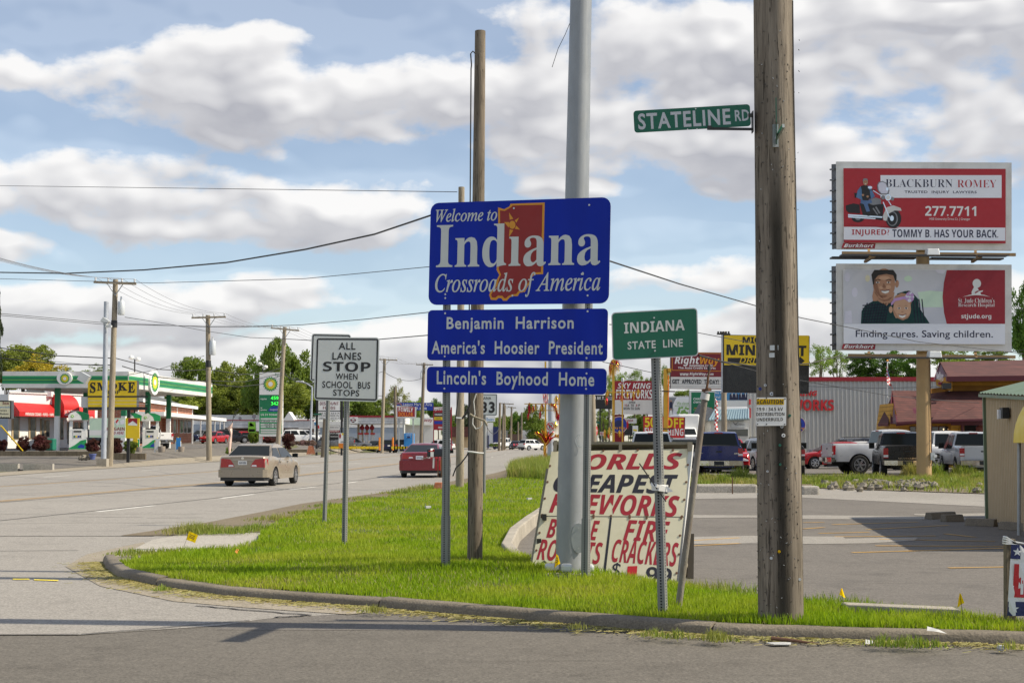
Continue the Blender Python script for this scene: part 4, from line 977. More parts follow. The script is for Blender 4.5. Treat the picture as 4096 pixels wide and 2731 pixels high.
# --- school bus signs
def bus_sign(label,quad,Y,base,post_top,texts,size):
 t=thing('regulatory_sign',label,'road sign',at('S',*base,Y));b=Board('B',quad,Y);mb=MB();b.slab(mb,'sheet_white',.004,'plate_edge',.055);b.frame(mb,'ink',.018,.022,.048)
 for a in texts:b.text(mb,*a)
 if texts:bolts(b,mb,[(1160,340),(1152,744)],.009)
 mb.build('sign_panel',t);p=at('S',*base,Y+.05);p.z=.0;q=at('B',*post_top,Y+.05);perf_post(t,p,q,size,R(-26));return t
bus_sign('white school bus stop rule sign in front of a smaller one',[(907,290),(1408,293),(1397,798),(892,784)],20.6,(791,1239),(1158,330),[('ALL',1087,388,1220,333,'ink','h'),('LANES',1037,468,1266,412,'ink','h'),('STOP',963,557,1338,487,'ink','b'),('WHEN',1063,622,1236,577,'ink','h'),('SCHOOL  BUS',958,688,1336,642,'ink','h'),('STOPS',1043,750,1250,705,'ink','h')],.058)
t=bus_sign('white bordered sign mostly hidden behind the school bus sign',[(876,262),(1184,268),(1172,645),(861,635)],26.6,(745,1195),(1020,300),[],.058)
# --- state line sign
t=thing('state_line_sign','green Indiana state line sign on a leaning perforated post','road sign',at('S',1522,1403,12.5))
b=Board('E',[(88,98),(763,60),(772,438),(98,474)],12.5);mb=MB();b.slab(mb,'street_white',.004,'plate_edge',.035);mb2=b.rr(.012,.02,.988,.98,.028,1);mb.poly(mb2,'sign_green')
b.text(mb,'INDIANA',190,262,662,152,'sign_white','b',2);b.text(mb,'STATE  LINE',217,389,648,303,'sign_white','h',2);bolts(b,mb,[(424,140),(430,398)],.008);mb.build('sign_panel',t)
p=at('S',1523,1404,12.56);p.z=0;perf_post(t,p,at('E',428,88,12.56),.068,R(-25))
mb=MB();mb.bar(at('D',920,582,12.44),at('D',1096,834,12.44),.013,.01,'steel_dark');tag(mb.build('metal_bar'),'thin dark metal bar dangling across the state line sign post','bar')
mb=MB();c=at('D',1056,742,12.5)
for i,(dx,dz,h)in enumerate(((0,0,.05),(.012,-.01,.04),(-.01,.012,.03))):mb.cbox(c+Vector((dx,-.01*i,dz)),(.11,.10,h),'plastic_white',Matrix.Rotation(.15*i,3,'Y')@Matrix.Rotation(.44,3,'Z'))
mb.prism([c+Vector(v)for v in((.05,-.05,.02),(.11,-.06,-.03),(.06,-.055,-.04))],(0,.004,0),'plastic_white');tag(mb.build('tape_wrap'),'white tape wound round the state line sign post','tape')
# --- steel mast
def P_(x,y,Y):return at('P',x,y,Y)
YM=16.0
t=thing('steel_mast','tall tapered galvanised steel mast behind the welcome sign','pole',at('S',1308,1318,YM))
mb=MB();zb=P_(2277,2296,YM);zt=P_(2324,0,YM);up=(zt-zb)/(zt.z-zb.z);mb.tube([zb,zb+up*10.5],[.157,.157-.0050*10.5],'galv_mast',16,True,.1)
mb.build('mast',t,50)
mb=MB();c=at('D',519,1075,YM-.153);mb.prism([c+Vector((.082*math.cos(a)*1.0,-.004,.165*math.sin(a)*(1 if True else 1)))for a in[k*math.pi/10 for k in range(20)]],(0,.03,0),'galv_dull')
bolts_=[c+Vector((0,-.012,z))for z in(.11,-.11)]
for q in bolts_:mb.lathe(q,[(.008,-.004),(.008,.006)],'bolt',8,'y')
mb.build('access_cover',t)
mb=MB();p0=at('D',300,1305,YM-.3)
for(x0,x1,y0,y1,dY)in((298,395,1245,1290,-.12),(405,478,1248,1302,-.34),(560,622,1250,1302,-.12),(470,540,1246,1290,.2)):
 mb=MB()
 a,b_=at('D',x0,y1,YM+dY),at('D',x1,y0,YM+dY);mb.cbox(((a.x+b_.x)/2,YM+dY+.06,(a.z+b_.z)/2),(b_.x-a.x,.13,b_.z-a.z),'lamp_grey');mb.build('bolt_cover',t,0,.025)
mb=MB();a,b_=at('D',296,1330,YM),at('D',612,1296,YM);mb.box((a.x,YM-.36,-.1),(b_.x,YM+.26,b_.z),'concrete');mb.build('footing',t,0,.02)
mb=MB();c=at('D',540,433,YM-.152)
for a0 in range(24):
 a,a2=a0*math.pi/12,(a0+1)*math.pi/12
 for r0,r1 in((.062,.072),(.045,.049)):
  mb.poly([c+Vector((r*math.cos(q),.25*(r*math.cos(q))**2*6-.004,r*1.05*math.sin(q)))for r,q in((r0,a),(r1,a),(r1,a2),(r0,a2))],'plastic_white')
mb.build('badge_sticker',t)
# --- wooden service pole and its cable
t=thing('wooden_pole','slim weathered wooden pole behind the welcome sign with looped cable','pole',at('S',1090,1291,17.0))
p,q=at('S',1090,1293,17.0),at('S',1103,72,17.0);p.z=-.1;mb=pole_mb([p,p.lerp(q,.33),p.lerp(q,.66),q],[.092,.084,.074,.064],'pole_brown');mb.build('shaft',t,50)
mb=MB();mb.tube([at('S',x,y,16.88)for x,y in((1092,124),(1086,118),(1081,124),(1083,150),(1082,158),(1081,300),(1080,460),(1078,700),(1077,905),(1076,1100),(1078,1285))],.008,'wire',6)
mb.tube([at('J',x,y,16.85)for x,y in((1190,70),(1160,160),(1175,310),(1150,370),(1148,430),(1185,485),(1235,470),(1255,430),(1250,395))],.007,'frame_white',6)
mb.tube([at('J',x,y,16.82)for x,y in((1112,60),(1118,190),(1085,280),(1025,368))],.012,'wire',6);mb.build('cable',t,60)
mb=MB();mb.tube([at('J',x,y,16.8)for x,y in((1085,750),(1150,757),(1225,768),(1280,772))],.012,'plastic_white',6);mb.build('tie',t,60);mb=MB();mb.tube([at('J',x,y,16.8)for x,y in((1115,310),(1160,340),(1240,372),(1285,385),(1320,445))],.012,'frame_wood',6)
mb.build('tie',t,60);mb=MB();mb.tube([at('J',x,y,16.8)for x,y in((1100,750),(1080,800),(1010,890),(950,945),(915,1040))],.008,'wire',6);mb.build('tie',t,60)
t=thing('wooden_pole','pale round wooden pole standing just left of the slim weathered one','pole',at('S',1056,1122,46));p,q=at('S',1056,1124,46),at('S',1060,430,46);p.z=-.1
mb=pole_mb([p,q],[.135,.10],'pole_pale');mb.build('shaft',t,50);mb=MB();mb.tube([at('J',x,y,45.8)for x,y in((985,60),(955,300),(945,420))],.02,'wire',6);mb.tube([at('J',x,y,45.8)for x,y in((955,355),(1020,360))],.03,'insulator',6);mb.build('cable',t)
# --- utility pole in front
YP=12.05;t=thing('utility_pole','thick weathered utility pole with a dark stain, front right','pole',at('S',1793,1425,YP))
p,q=at('S',1793,1428,YP),at('S',1775,0,YP);p.z=-.1;up=(q-p)/(q.z-p.z);n=40;mb=MB();V=[];Fs=[];rg=random.Random(2);N_=48
ph=[rg.uniform(-.006,.006)for _ in range(N_)]
for i in range(n+1):
 z=11.2*i/n;c=p+up*z;r0=.188-.0041*z
 for k in range(N_):
  a=2*math.pi*k/N_;r=r0+ph[k]*(1+.3*math.sin(i*.4+k));V.append(c+Vector((r*math.cos(a),r*math.sin(a),0)))
mb.add(V,[(i*N_+k,i*N_+(k+1)%N_,(i+1)*N_+(k+1)%N_,(i+1)*N_+k)for i in range(n)for k in range(N_)]+[[n*N_+k for k in range(N_)]],'pole_wood');mb.build('shaft',t,60)
def onpole(w,x,y,out=0.):
 """point on the front of the pole shaft seen at this place"""
 d=ray(w,x,y);Y=YP-.18
 for _ in range(4):
  s_=at(w,x,y,Y);c=p+up*(s_.z-p.z);r=.188-.0041*(s_.z-p.z)+out;dx=max(-.99,min(.99,(s_.x-c.x)/r));Y=c.y-r*math.sqrt(1-dx*dx)
 return at(w,x,y,Y)
mb=MB();mb.tube([onpole('S',x,y,.012)for x,y in((1821,2),(1823,200),(1828,450),(1834,800))]+[at('S',1839,1000,YP),at('S',1842,1200,YP),at('S',1845,1418,YP)],.0045,'wire',5);mb.build('ground_wire',t,60)
mb=MB()
for(x,y,r,m)in((1345,735,.0155,'insulator'),(1255,695,.013,'blue'),(1295,668,.011,'insulator'),(1487,905,.012,'bin_green'),(1438,1060,.016,'plastic_white'),(1410,1137,.011,'bin_green'),(1412,1287,.010,'bin_green'),(1425,990,.014,'galv_dull'),(1313,1342,.009,'plastic_white')):
 c=onpole('E',x,y,.003);mb.lathe(c,[(r,-.006),(r,.004)],m,14,'y');mb.lathe(c+Vector((0,-.008,0)),[(r*.4,-.001),(r*.4,.002)],'steel_dark',8,'y')
for(x,y)in((220,575),(160,625),(375,785)):mb.lathe(onpole('R',x,y,.003),[(.012,-.006),(.012,.004)],'flag_yellow' if x==220 else 'lamp_grey',10,'y')
for _ in range(260):
 yy=rg.choice((rg.uniform(1050,1420),rg.uniform(850,1250),rg.uniform(60,700)));xx=rg.uniform(1738,1836);c=onpole('S',xx,yy,.004);mb.cbox(c,(.004,.008,rg.uniform(.006,.016)),'steel_dark' if rg.random()<.8 else 'bolt',Matrix.Rotation(rg.uniform(-1.3,1.3),3,'Y'))
tag(mb.build('nails',t),None,None,None,'stuff')
for(y0,y1,x0,x1,tx)in((352,392,1332,1466,None),(412,448,1326,1470,'165')):
 b=Board('E',[(x0,y0+2),(x1,y0),(x1,y1),(x0,y1+2)],YP-.172,.001);mb=MB();b.slab(mb,'bolt',.003,None,.008)
 if tx:b.text(mb,tx,1410,442,1462,418,'steel_dark','h',1)
 mb.build('number_tag',t)
mb=MB();c=onpole('Y',318,850,.0);a,b_=at('Y',302,922,c.y-.02),at('Y',335,780,c.y-.02);mb.box((a.x,c.y-.02,a.z),(b_.x,c.y+.04,b_.z),'galv_dull');mb.bar(c+Vector((.0,-.02,-.03)),c+Vector((.012,-.28,.02)),.02,.03,'galv_dull');mb.build('sign_bracket',t)
mb=MB();a,b_=at('Y',320,840,11.45),at('Y',336,690,11.45);dv=Vector((a.x/11.45,1,0))*.42;mb.prism([Vector((a.x,11.45,a.z))-dv,Vector((a.x,11.45,a.z))+dv,Vector((a.x,11.45,b_.z))+dv,Vector((a.x,11.45,b_.z))-dv],(.007,0,0),'sign_green');tag(mb.build('street_name_sign',None,0,.002),'green street name blade seen edge on, fixed to the utility pole','street sign')
t=thing('street_name_sign','green Stateline Rd street name blade reaching left from the utility pole','street sign',at('V',2200,500,12.0))
b=Board('V',[(325,368),(2152,263),(2173,607),(345,714)],(12.05,11.98));mb=MB();b.slab(mb,'sign_green',.004,'plate_edge',.028)
b.text(mb,'STATELINE',408,668,1843,330,'street_white','h',2,.004);b.text(mb,'RD',1925,533,2137,346,'street_white','h',2);
for x,y in((1307,337),(1180,659),(1328,653)):b.ell(mb,x,y,11,11,'plastic_white',2,10)
mb.build('sign_panel',t)
mb=MB();mb.bar(at('V',1490,648,11.98),at('V',2200,656,11.98),.012,.022,'steel_dark');mb.box(at('V',2178,725,12.04),tuple(at('V',2212,365,11.96)),'steel_dark');mb.bar(at('V',2130,440,11.98),at('V',2200,440,11.98),.02,.03,'steel_dark');mb.prism([at('V',x,y,11.97)for x,y in((1485,665),(1600,660),(1545,600),(1490,600))],(0,.01,0),'steel_dark');mb.build('bracket',t)
b=Board('E',[(1228,763),(1461,762),(1459,983),(1224,986)],11.845,.0012);mb=MB();b.slab(mb,'plastic_white',.003,'plate_edge',.006);b.rect(mb,1228,774,1442,820,'flag_yellow')
b.text(mb,'CAUTION',1253,814,1436,779,'ink','b',2);b.poly(mb,[(1230,814),(1238,782),(1247,814)],'ink',2);b.text(mb,'19.9 / 34.5 kV',1228,869,1434,838,'ink','b',2,.004);b.text(mb,'DISTRIBUTION',1226,908,1446,880,'ink','b',2,.006);b.text(mb,'UNDERBUILD',1228,949,1434,922,'ink','b',2,.006);bolts(b,mb,[(1240,775),(1450,773),(1305,972),(1448,973),(1235,972),(1305,768)],.005,'steel_dark')
tag(mb.build('caution_sign'),'white and yellow power line caution plate nailed on the utility pole','warning sign')
# --- rusty pipe
t=thing('old_pipe','leaning rusty pipe with a collar and rod, beside the fireworks board','pipe',at('S',1553,1393,12.9));p,q=at('S',1553,1396,12.9),at('T',1445,180,12.9);p.z=-.05
mb=pole_mb([p,p.lerp(q,.5),q],[.031,.029,.028],'rust_pipe',14);mb.build('shaft',t,50)
mb=pole_mb([at('T',1440,190,12.9),at('T',1460,90,12.9)],[.042,.040],'grey_white',14);mb.tube([at('T',1460,95,12.9),at('T',1466,70,12.9)],[.030,.02],'rust',12);mb.build('collar',t,40)
mb=MB();c=at('T',1475,40,12.9);mb.cbox(c,(.085,.035,.02),'rust',Matrix.Rotation(-.1,3,'Y'));mb.cbox(c+Vector((.01,-.02,.005)),(.03,.05,.03),'rust',Matrix.Rotation(.4,3,'Z'));mb.tube([at('E',838,690,12.9),at('E',848,600,12.9),at('E',858,545,12.9)],[.011,.011,.011],'rust',8);mb.tube([at('E',854,548,12.9),at('E',858,520,12.9),at('E',859,508,12.9)],[.016,.014,.008],'steel_dark',8);mb.build('rod',t,40)
# --- fireworks board
t=thing('fireworks_board','cream plywood board with red and black fireworks lettering in a wooden frame','sign board',at('S',1400,1335,16.4))
b=Board('D',[(340,503),(1262,485),(1163,1385),(203,1300)],[16.95,16.75,16.3,16.5]);mb=MB();b.slab(mb,'board_cream',.018,'frame_wood')
for a in(('WORLDS',378,628,1207,512,'board_red','bi',2,.012),('CHEAPEST',345,776,1178,660,'board_black','bi',2,.012),('FIREWORKS',322,914,1190,803,'board_red','bi',2,.008),('BOTTLE',305,1078,664,966,'board_red','bi',2,.004),('FIRE',815,1094,1125,974,'board_red','bi',2,.004),('ROCKETS',240,1220,685,1110,'board_red','bi',2),('CRACKERS',735,1236,1182,1112,'board_red','bi',2),('$',735,1348,806,1242,'board_black','b',2),('1',842,1350,880,1280,'board_black','b',2),('99',960,1366,1140,1278,'board_black','b',2),('$',262,1300,312,1226,'board_black','b',2)):b.text(mb,*a)
b.poly(mb,[(846,1264),(910,1262),(904,1352),(838,1352)],'red',3);b.poly(mb,[(728,945),(742,945),(697,1340),(680,1340)],'board_black',2);b.poly(mb,[(270,934),(1212,942),(1212,946),(270,938)],'ink',2)
bolts(b,mb,[(685,498),(798,496),(912,494),(1143,496),(1246,496),(330,602),(313,710),(295,820),(277,928),(1240,596),(1229,712),(1216,830),(1200,940),(1196,952),(260,1046),(240,1160),(1188,1066),(1182,1188),(1166,1308),(620,932),(620,946),(735,936),(858,936),(858,950),(970,940),(970,952),(1092,940),(1092,954),(275,942)],.014,'rust')
mb.build('sign_face',t)
mb=MB();back=[b.W(0,-.075,0,-.36),b.W(1.005,-.045,0,-.36),b.W(1.0,1,0,-.10),b.W(0,1,0,-.10)];mb.prism([back[3],back[2],back[1],back[0]],-b.n*.02,'brown_wood_dark')
tl,tr=b.W(0,-.075,0,.03),b.W(1.005,-.045,0,.03);kb=[b.W(0,-.075,0,-.40),b.W(1.005,-.045,0,-.40)]
mb.add([tl,tr,kb[1],kb[0]]+[v-Vector((0,0,.03))for v in(tl,tr,kb[1],kb[0])],[(0,1,2,3),(4,7,6,5),(0,4,5,1),(1,5,6,2),(2,6,7,3),(3,7,4,0)],'frame_wood')
mb.bar(at('D',795,448,16.72),at('D',795,500,16.72),.035,.05,'frame_wood');mb.bar(at('D',1252,448,16.74),at('D',1252,500,16.74),.05,.05,'frame_wood');mb.bar(at('D',366,430,16.9),at('D',362,505,16.9),.04,.05,'frame_wood')
mb.bar(at('D',1264,460,16.76),at('D',1172,1362,16.34),.05,.03,'frame_white');mb.bar(at('D',318,622,16.98),at('D',208,1270,16.55),.03,.05,'frame_wood');mb.bar(at('D',1262,1050,16.9),at('D',1258,1392,16.6),.07,.04,'brown_wood_dark');mb.bar(at('D',1180,1110,16.5),at('D',1255,1390,16.9),.07,.04,'frame_wood')
for y in(935,1095,1165):mb.cbox(at('D',300-(y-900)*.22,y,16.7),(.05,.2,.07),'steel_dark')
mb.build('wooden_frame',t)
# --- low retaining wall
mb=MB();wp=[gr('S',x,y,.1)for x,y in((1252,1172),(1212,1200),(1178,1228),(1160,1262),(1190,1286),(1240,1310))];V=[]
for i,q in enumerate(wp):
 d=(wp[min(i+1,5)]-wp[max(i-1,0)]).normalized();nn=Vector((-d.y,d.x,0));nn=nn if nn.x>0 or i>3 else nn
 h=(.22,.22,.22,.20,.15,.10)[i];V+=[q+Vector((0,0,h-.1))-nn*.05,q+Vector((0,0,h-.1))+nn*.10,Vector((q.x,q.y,-.05))+nn*.12,Vector((q.x,q.y,-.05))-nn*.05]
mb.add(V,[(i*4+k,i*4+(k+1)%4,i*4+4+(k+1)%4,i*4+4+k)for i in range(5)for k in range(4)]+[(0,1,2,3),(23,22,21,20)],'concrete');tag(mb.build('retaining_wall',None,0,.02),'low curved concrete wall at the lawn edge left of the board','wall')
# --- marker flags
def flag(label,w,quad,stem,Y,marks=True):
 t=thing('marker_flag',label,'marker flag',at(w,*stem[-1],Y),'yellow utility marker flags');b=Board(w,quad,Y,.001);mb=MB()
 n=5;V=[]
 for i in range(n+1):
  for v in(0,1):q=b.W(i/n,v);V.append(q+b.n*.012*math.sin(i*1.5))
 mb.add(V,[(i*2,i*2+1,i*2+3,i*2+2)for i in range(n)],'flag_yellow')
 if marks:
  for v in(.32,.5,.66):mb.prism([b.W(.22,v,0,.016),b.W(.75,v,0,.016),b.W(.75,v-.07,0,.016),b.W(.22,v-.07,0,.016)],-b.n*.002,'ink')
 mb.build('flag',t,60);mb=MB();mb.tube([at(w,*q,Y+.004)for q in stem],.0022,'steel_dark',5);mb.build('stem',t)
flag('square yellow marker flag by the bare concrete corner slab','I',[(1112,328),(1166,352),(1148,398),(1096,378)],[(1110,330),(1092,390),(1070,450)],20.2)
flag('narrow yellow marker flag hanging in front of the steel mast base','D',[(372,1178),(384,1190),(398,1242),(358,1272)],[(372,1178),(358,1272),(352,1330)],15.6)
flag('drooping yellow marker flag at the lot edge right of the utility pole','R',[(688,852),(694,853),(718,925),(674,900)],[(690,852),(700,930),(708,1000)],12.9,False)
flag('triangular yellow marker flag beside the end of the kerb block','R',[(1582,888),(1588,892),(1616,962),(1564,996)],[(1583,888),(1598,985),(1612,1100)],12.0,False)
# --- kerb block, banner, litter
mb=MB();a,b_=at('R',780,1030,12.5),at('R',1596,1094,12.2);mb.add([(a.x,12.75,-.02),(b_.x,12.2,-.02),(b_.x,12.42,-.02),(a.x,12.97,-.02),(a.x,12.75,.15),(b_.x,12.2,.17),(b_.x,12.42,.17),(a.x,12.97,.15)],[(4,5,6,7),(0,1,5,4),(1,2,6,5),(2,3,7,6),(3,0,4,7)],'concrete');tag(mb.build('kerb_block',None,0,.015),'long low concrete kerb block at the lot edge, half in grass','kerb block')
t=thing('vinyl_banner','red white and blue vinyl banner with stars tied to a wooden post','banner',at('R',1958,1135,11.95));p,q=at('R',1958,1140,11.95),at('R',1958,480,11.95);p.z=-.05;mb=MB();mb.bar(p,q,.075,.075,'timber');mb.build('post',t)
b=Board('R',[(1972,520),(2900,600),(2900,1050),(1940,1060)],(11.9,11.6),.002);mb=MB();nx=14;V=[]
def bw(u,v,l=0):return b.W(u,v,l,.02*math.sin(u*19)*v+.015*math.sin(u*31+v*4))
mb.add([bw(i/nx,v/4)for i in range(nx+1)for v in range(5)],[(i*5+k,i*5+k+1,i*5+6+k,i*5+5+k)for i in range(nx)for k in range(4)],'white')
for(u0,u1,v0,v1,m)in((0,1,0,.20,'navy'),(0,1,.80,1,'navy'),(.035,.965,.27,.74,'red')):
 mb.add([bw(lerp(u0,u1,i/20),lerp(v0,v1,k/3),1.5)for i in range(21)for k in range(4)],[(i*4+k,i*4+k+1,i*4+5+k,i*4+4+k)for i in range(20)for k in range(3)],m)
def star(bd,u,v,r,m,lay,mb):
 a=bd.wm/bd.hm;mb.poly([bw(u+(r if i%2==0 else r*.4)*math.sin(i*math.pi/5)/a,v-(r if i%2==0 else r*.4)*math.cos(i*math.pi/5),lay)for i in range(10)],m)
for u in(.055,.2,.35,.5,.65,.8,.94):star(b,u,.10,.065,'white',3,mb);star(b,u,.90,.065,'white',3,mb)
V,Fs,_=text_mesh('FIREWORKS','b');mb.add([bw(lerp(.098,.95,x),lerp(.70,.31,y),3)for x,y in V],Fs,'white');mb.build('banner',t)
mb=MB();c=at('R',1958,495,11.95)
for i in range(4):mb.cbox(c+Vector((0,0,.01*i-.02)),(.09,.09,.012),'plastic_white',Matrix.Rotation(.2*i,3,'Y'))
mb.build('tie',t);mb=MB();mb.tube([c,at('R',2070,515,11.9),at('R',2300,540,11.8)],.006,'plastic_white',6);mb.build('tie',t)
def scrap(name,label,cat,w,pts,m,thick=.006):
 P=[gr(w,x,y,z)for x,y,z in pts];mb=MB();mb.prism(P,(0,0,thick),m);tag(mb.build(name),label,cat)
mb=MB();c=gr('R',1405,1172,.13);mb.add([c+Vector(v)for v in((-.07,0,0),(-.02,-.03,.0),(.08,-.01,-.02),(.04,.04,.0),(-.02,.03,.02),(-.06,.03,.03),(.02,0,.01))],[(0,1,6,4),(0,4,5),(1,2,6),(6,2,3),(4,6,3)],'paper');tag(mb.build('paper_scrap'),'crumpled white paper lying on top of the kerb','litter')
scrap('plastic_strip','flat white plastic strip lying in the gutter','litter','R',[(118,1266,.012),(200,1262,.02),(310,1264,.012),(305,1280,.012),(180,1278,.018)],'paper')
mb=MB();mb.tube([gr('R',160,1228,.04),gr('R',330,1246,.03),gr('R',515,1272,.015)],[.016,.013,.006],'rust',8);tag(mb.build('wood_stick'),'brown broken stick lying in the gutter grass','stick')
mb=MB();c=gr('R',900,1270,.02);mb.add([c+Vector(v)for v in((-.03,0,0),(.03,-.01,.0),(.035,.03,.02),(-.02,.03,.03))],[(0,1,2,3)],'paper');tag(mb.build('paper_scrap'),'small folded white paper scrap in the gutter clippings','litter')
mb=MB();c=gr('R',1893,1322,.02);mb.lathe(c,[(.02,0),(.03,.02),(.022,.04)],'paper',10);tag(mb.build('paper_cup'),'tiny white cup lying at the street edge, far right','litter')
mb=MB();mb.prism([gr('I',*q,.12)for q in((1380,456),(1392,464),(1404,442),(1394,436))],(0,0,.012),'orange');tag(mb.build('candy_wrapper'),'small orange wrapper lying in the shaded grass','litter')
mb=MB();
for(x,y)in((30,462),(1090,376)):mb.cbox(gr('X',x,y,.14),(.12,.08,.05),'paper',Matrix.Rotation(.5,3,'Z'))
tag(mb.build('lawn_litter'),'white paper bits lying on the lawn','litter',None,'stuff')
# --- route sign and mailbox
t=thing('route_sign','white square Indiana 33 route sign behind the slim wooden pole','road sign',at('S',1112,1140,40));b=Board('J',[(1122,72),(1438,74),(1434,328),(1120,324)],40);mb=MB();b.slab(mb,'sheet_white',.004,'plate_edge',.04);b.frame(mb,'ink',.012,.016,.03);b.text(mb,'INDIANA',1186,138,1366,108,'ink','h');b.text(mb,'933',1152,298,1410,165,'ink','h',2,.015);mb.build('sign_panel',t)
p=at('S',1112,1142,40.05);p.z=-.05;perf_post(t,p,at('J',1288,90,40.05),.06,R(-30))
t=thing('mailbox','black mailbox with a white band on rusty legs by the highway','mailbox',at('X',138,288,44.5));mb=MB();YB=44.5;a,b_=at('J',615,812,YB),at('J',798,715,YB);hw=(b_.z-a.z)
for(x0,x1,m,o)in((a.x,b_.x,'black_gloss',0),(lerp(a.x,b_.x,.22),lerp(a.x,b_.x,.42),'plastic_white',.006)):
 prof=[(-.12-o,0-o),(.12+o,0-o),(.12+o,hw*.6)]+[(.12*math.cos(k*math.pi/8)*(1+o*8),hw*.6+hw*.4*math.sin(k*math.pi/8)*(1+o*3))for k in range(1,8)]+[(-.12-o,hw*.6)]
 mb.prism([(x0,YB+y,a.z+z)for y,z in prof],(x1-x0,0,0),m)
mb.build('box',t,40);mb=MB();q=at('J',660,745,YB-.15);mb.cbox(q,(.16,.015,.03),'red');mb.cbox(q+Vector((.07,0,.02)),(.05,.015,.08),'red');mb.build('flag',t)
mb=MB()
for x in(740,782):mb.bar(at('J',x,815,YB),at('J',x,1040,YB),.035,.035,'rust')
mb.bar(at('J',690,820,YB-.1),at('J',686,945,YB-.1),.05,.02,'frame_white');mb.bar(at('J',545,835,YB-.1),at('J',640,818,YB-.1),.03,.03,'frame_wood');mb.build('stand',t)
mb=MB();a,b_=at('X',86,290,YB),at('X',190,205,YB);mb.add([(a.x,YB-.2,-.05),(b_.x,YB-.2,-.05),(b_.x,YB+.2,-.05),(a.x,YB+.2,-.05),(a.x+.05,YB-.15,b_.z),(b_.x-.03,YB-.15,b_.z),(b_.x-.03,YB+.15,b_.z),(a.x+.05,YB+.15,b_.z)],[(4,5,6,7),(0,1,5,4),(1,2,6,5),(2,3,7,6),(3,0,4,7)],'rust_box');mb.build('base_block',t,0,.02)
# ------------------------------------------------------------ right side: billboard, signs, dealer lot, shops
def panel_thing(name,label,cat,w,pts,Y,face,thick,side='back_grey',texts=(),rects=(),group=None,base=None,posts=(),pmat='steel_dark',border=None,part='sign_panel',extra=None):
 """a flat sign on one or more posts; posts: (x, y_top, half width px) in window px, running down to the ground"""
 b=Board(w,pts,Y);c=sum(b.c,Vector((0,0,0)))/4;gz=hz(c.x,c.y);t=thing(name,label,cat,(c.x,c.y+thick/2,gz if posts else b.c[3].z),group)
 mb=MB();b.slab(mb,face,thick,side)
 if border:b.frame(mb,border[0],0,border[1],.002,1)
 for r in rects:b.rect(mb,*r)
 for a in texts:b.text(mb,*a)
 if extra:extra(b,mb)
 mb.build(part,t)
 for(x,y,hw)in posts:
  q=at(w,x,y,c.y+thick/2);p=Vector((q.x,q.y,hz(q.x,q.y)-.1));r=hw/WIN[w][2]*pxm(c.y);mb=MB();mb.bar(p,q,2*r,2*r,pmat);mb.build('post',t)
 return t,b
# --- double billboard
YB=57.0;t=thing('billboard','two stacked poster billboards on one tan column above the trucks','billboard',at('S',2118,1098,YB))
def tube_post(parent,name,w,pts,r,m,Y,n=20):mb=MB();mb.tube([at(w,x,y,Y)for x,y in pts],r,m,n);return mb.build(name,parent,50)
p,q=at('F',1112,1400,YB+.6),at('H',905,700,YB+.6);p.z=-.1;mb=MB();mb.tube([p,q],[.295,.26],'tan_column',24);mb.build('column',t,50)
def poster(yt,yb,xo=0):
 fr=Board('H',[(268+xo,yt),(1562+xo,yt+8),(1562+xo,yb+10),(272+xo,yb)],(YB,YB-.5));mb=MB();fr.slab(mb,'frame_white',.12,'frame_white');fr.frame(mb,'frame_white',.02,.03,.002,1.5)
 mb.build('poster_frame',t)
 mb=MB();bk=Board('H',[(232,yt+20),(268+xo,yt+18),(268+xo,yb-5),(236,yb+2)],[YB+.85,YB+.12,YB+.12,YB+.85]);
 bk.slab(mb,'back_grey',.05)
 for i in range(8):v=(i+.5)/8.;mb.bar(bk.W(0,v,0,.05),bk.W(1,v,0,.05),.06,.06,'back_grey')
 mb.box((fr.c[0].x,YB+.13,fr.c[3].z+.1),(fr.c[1].x,YB+.75,fr.c[0].z-.1),'back_grey');mb.build('poster_back',t)
 mb=MB();tg=Board('H',[(318+xo,yb-45),(558,yb-43),(552,yb-5),(308+xo,yb-8)],YB-.12);tg.slab(mb,'deep_red',.02);tg.text(mb,'Burkhart',322,yb-14,546,yb-40,'white','bi',2,.01);mb.build('owner_plate',t)
 return fr
fr=poster(86,732);b=Board('H',[(320,135),(1518,140),(1518,690),(323,684)],(YB-.12,YB-.62));mb=MB();b.slab(mb,'ad_red',.03,'white')
b.rect(mb,596,187,1488,354,'ad_pale');b.poly(mb,[(323,568),(1515,574),(1515,670),(323,662)],'ad_pale',1)
b.text(mb,'BLACKBURN',634,275,1128,218,'ink_navy','sb',2,-.012);b.text(mb,'ROMEY',1163,278,1450,222,'ad_red','sb',2,-.012);b.text(mb,'TRUSTED  INJURY  LAWYERS',774,325,1305,303,'ink_navy','h',2);b.text(mb,'277.7711',926,487,1302,416,'white','b',2);b.text(mb,'1450 University Drive Ct. | Granger',956,523,1258,502,'white','',2);b.text(mb,'INJURED?',383,637,660,588,'ad_red','b',2);b.text(mb,'TOMMY B. HAS YOUR BACK.',684,644,1463,590,'ink_navy','b',2)
E_=lambda x,y,rx,ry,m,l=3,r=0.:b.ell(mb,x,y,rx,ry,m,l,22,r)
Pg=lambda pts,m,l=3:b.poly(mb,pts,m,l)
Pg([(340,545),(740,575),(700,580),(380,556)],'deep_red',2)
E_(428,505,46,30,'ink',3);E_(428,505,20,14,'bike_grey',4);E_(692,508,58,70,'ink',3);E_(684,508,40,54,'bike_grey',4);E_(682,508,33,47,'ink',5);E_(680,505,14,20,'chrome',6)
Pg([(612,490),(640,425),(690,410),(745,430),(752,450),(700,448),(655,470),(640,525),(618,520)],'grey_white',6)
Pg([(338,410),(395,395),(440,405),(445,470),(360,465),(340,445)],'ink',4);Pg([(400,318),(425,318),(432,350),(405,355)],'ink',4);Pg([(440,395),(620,400),(610,520),(470,500)],'ink',3)
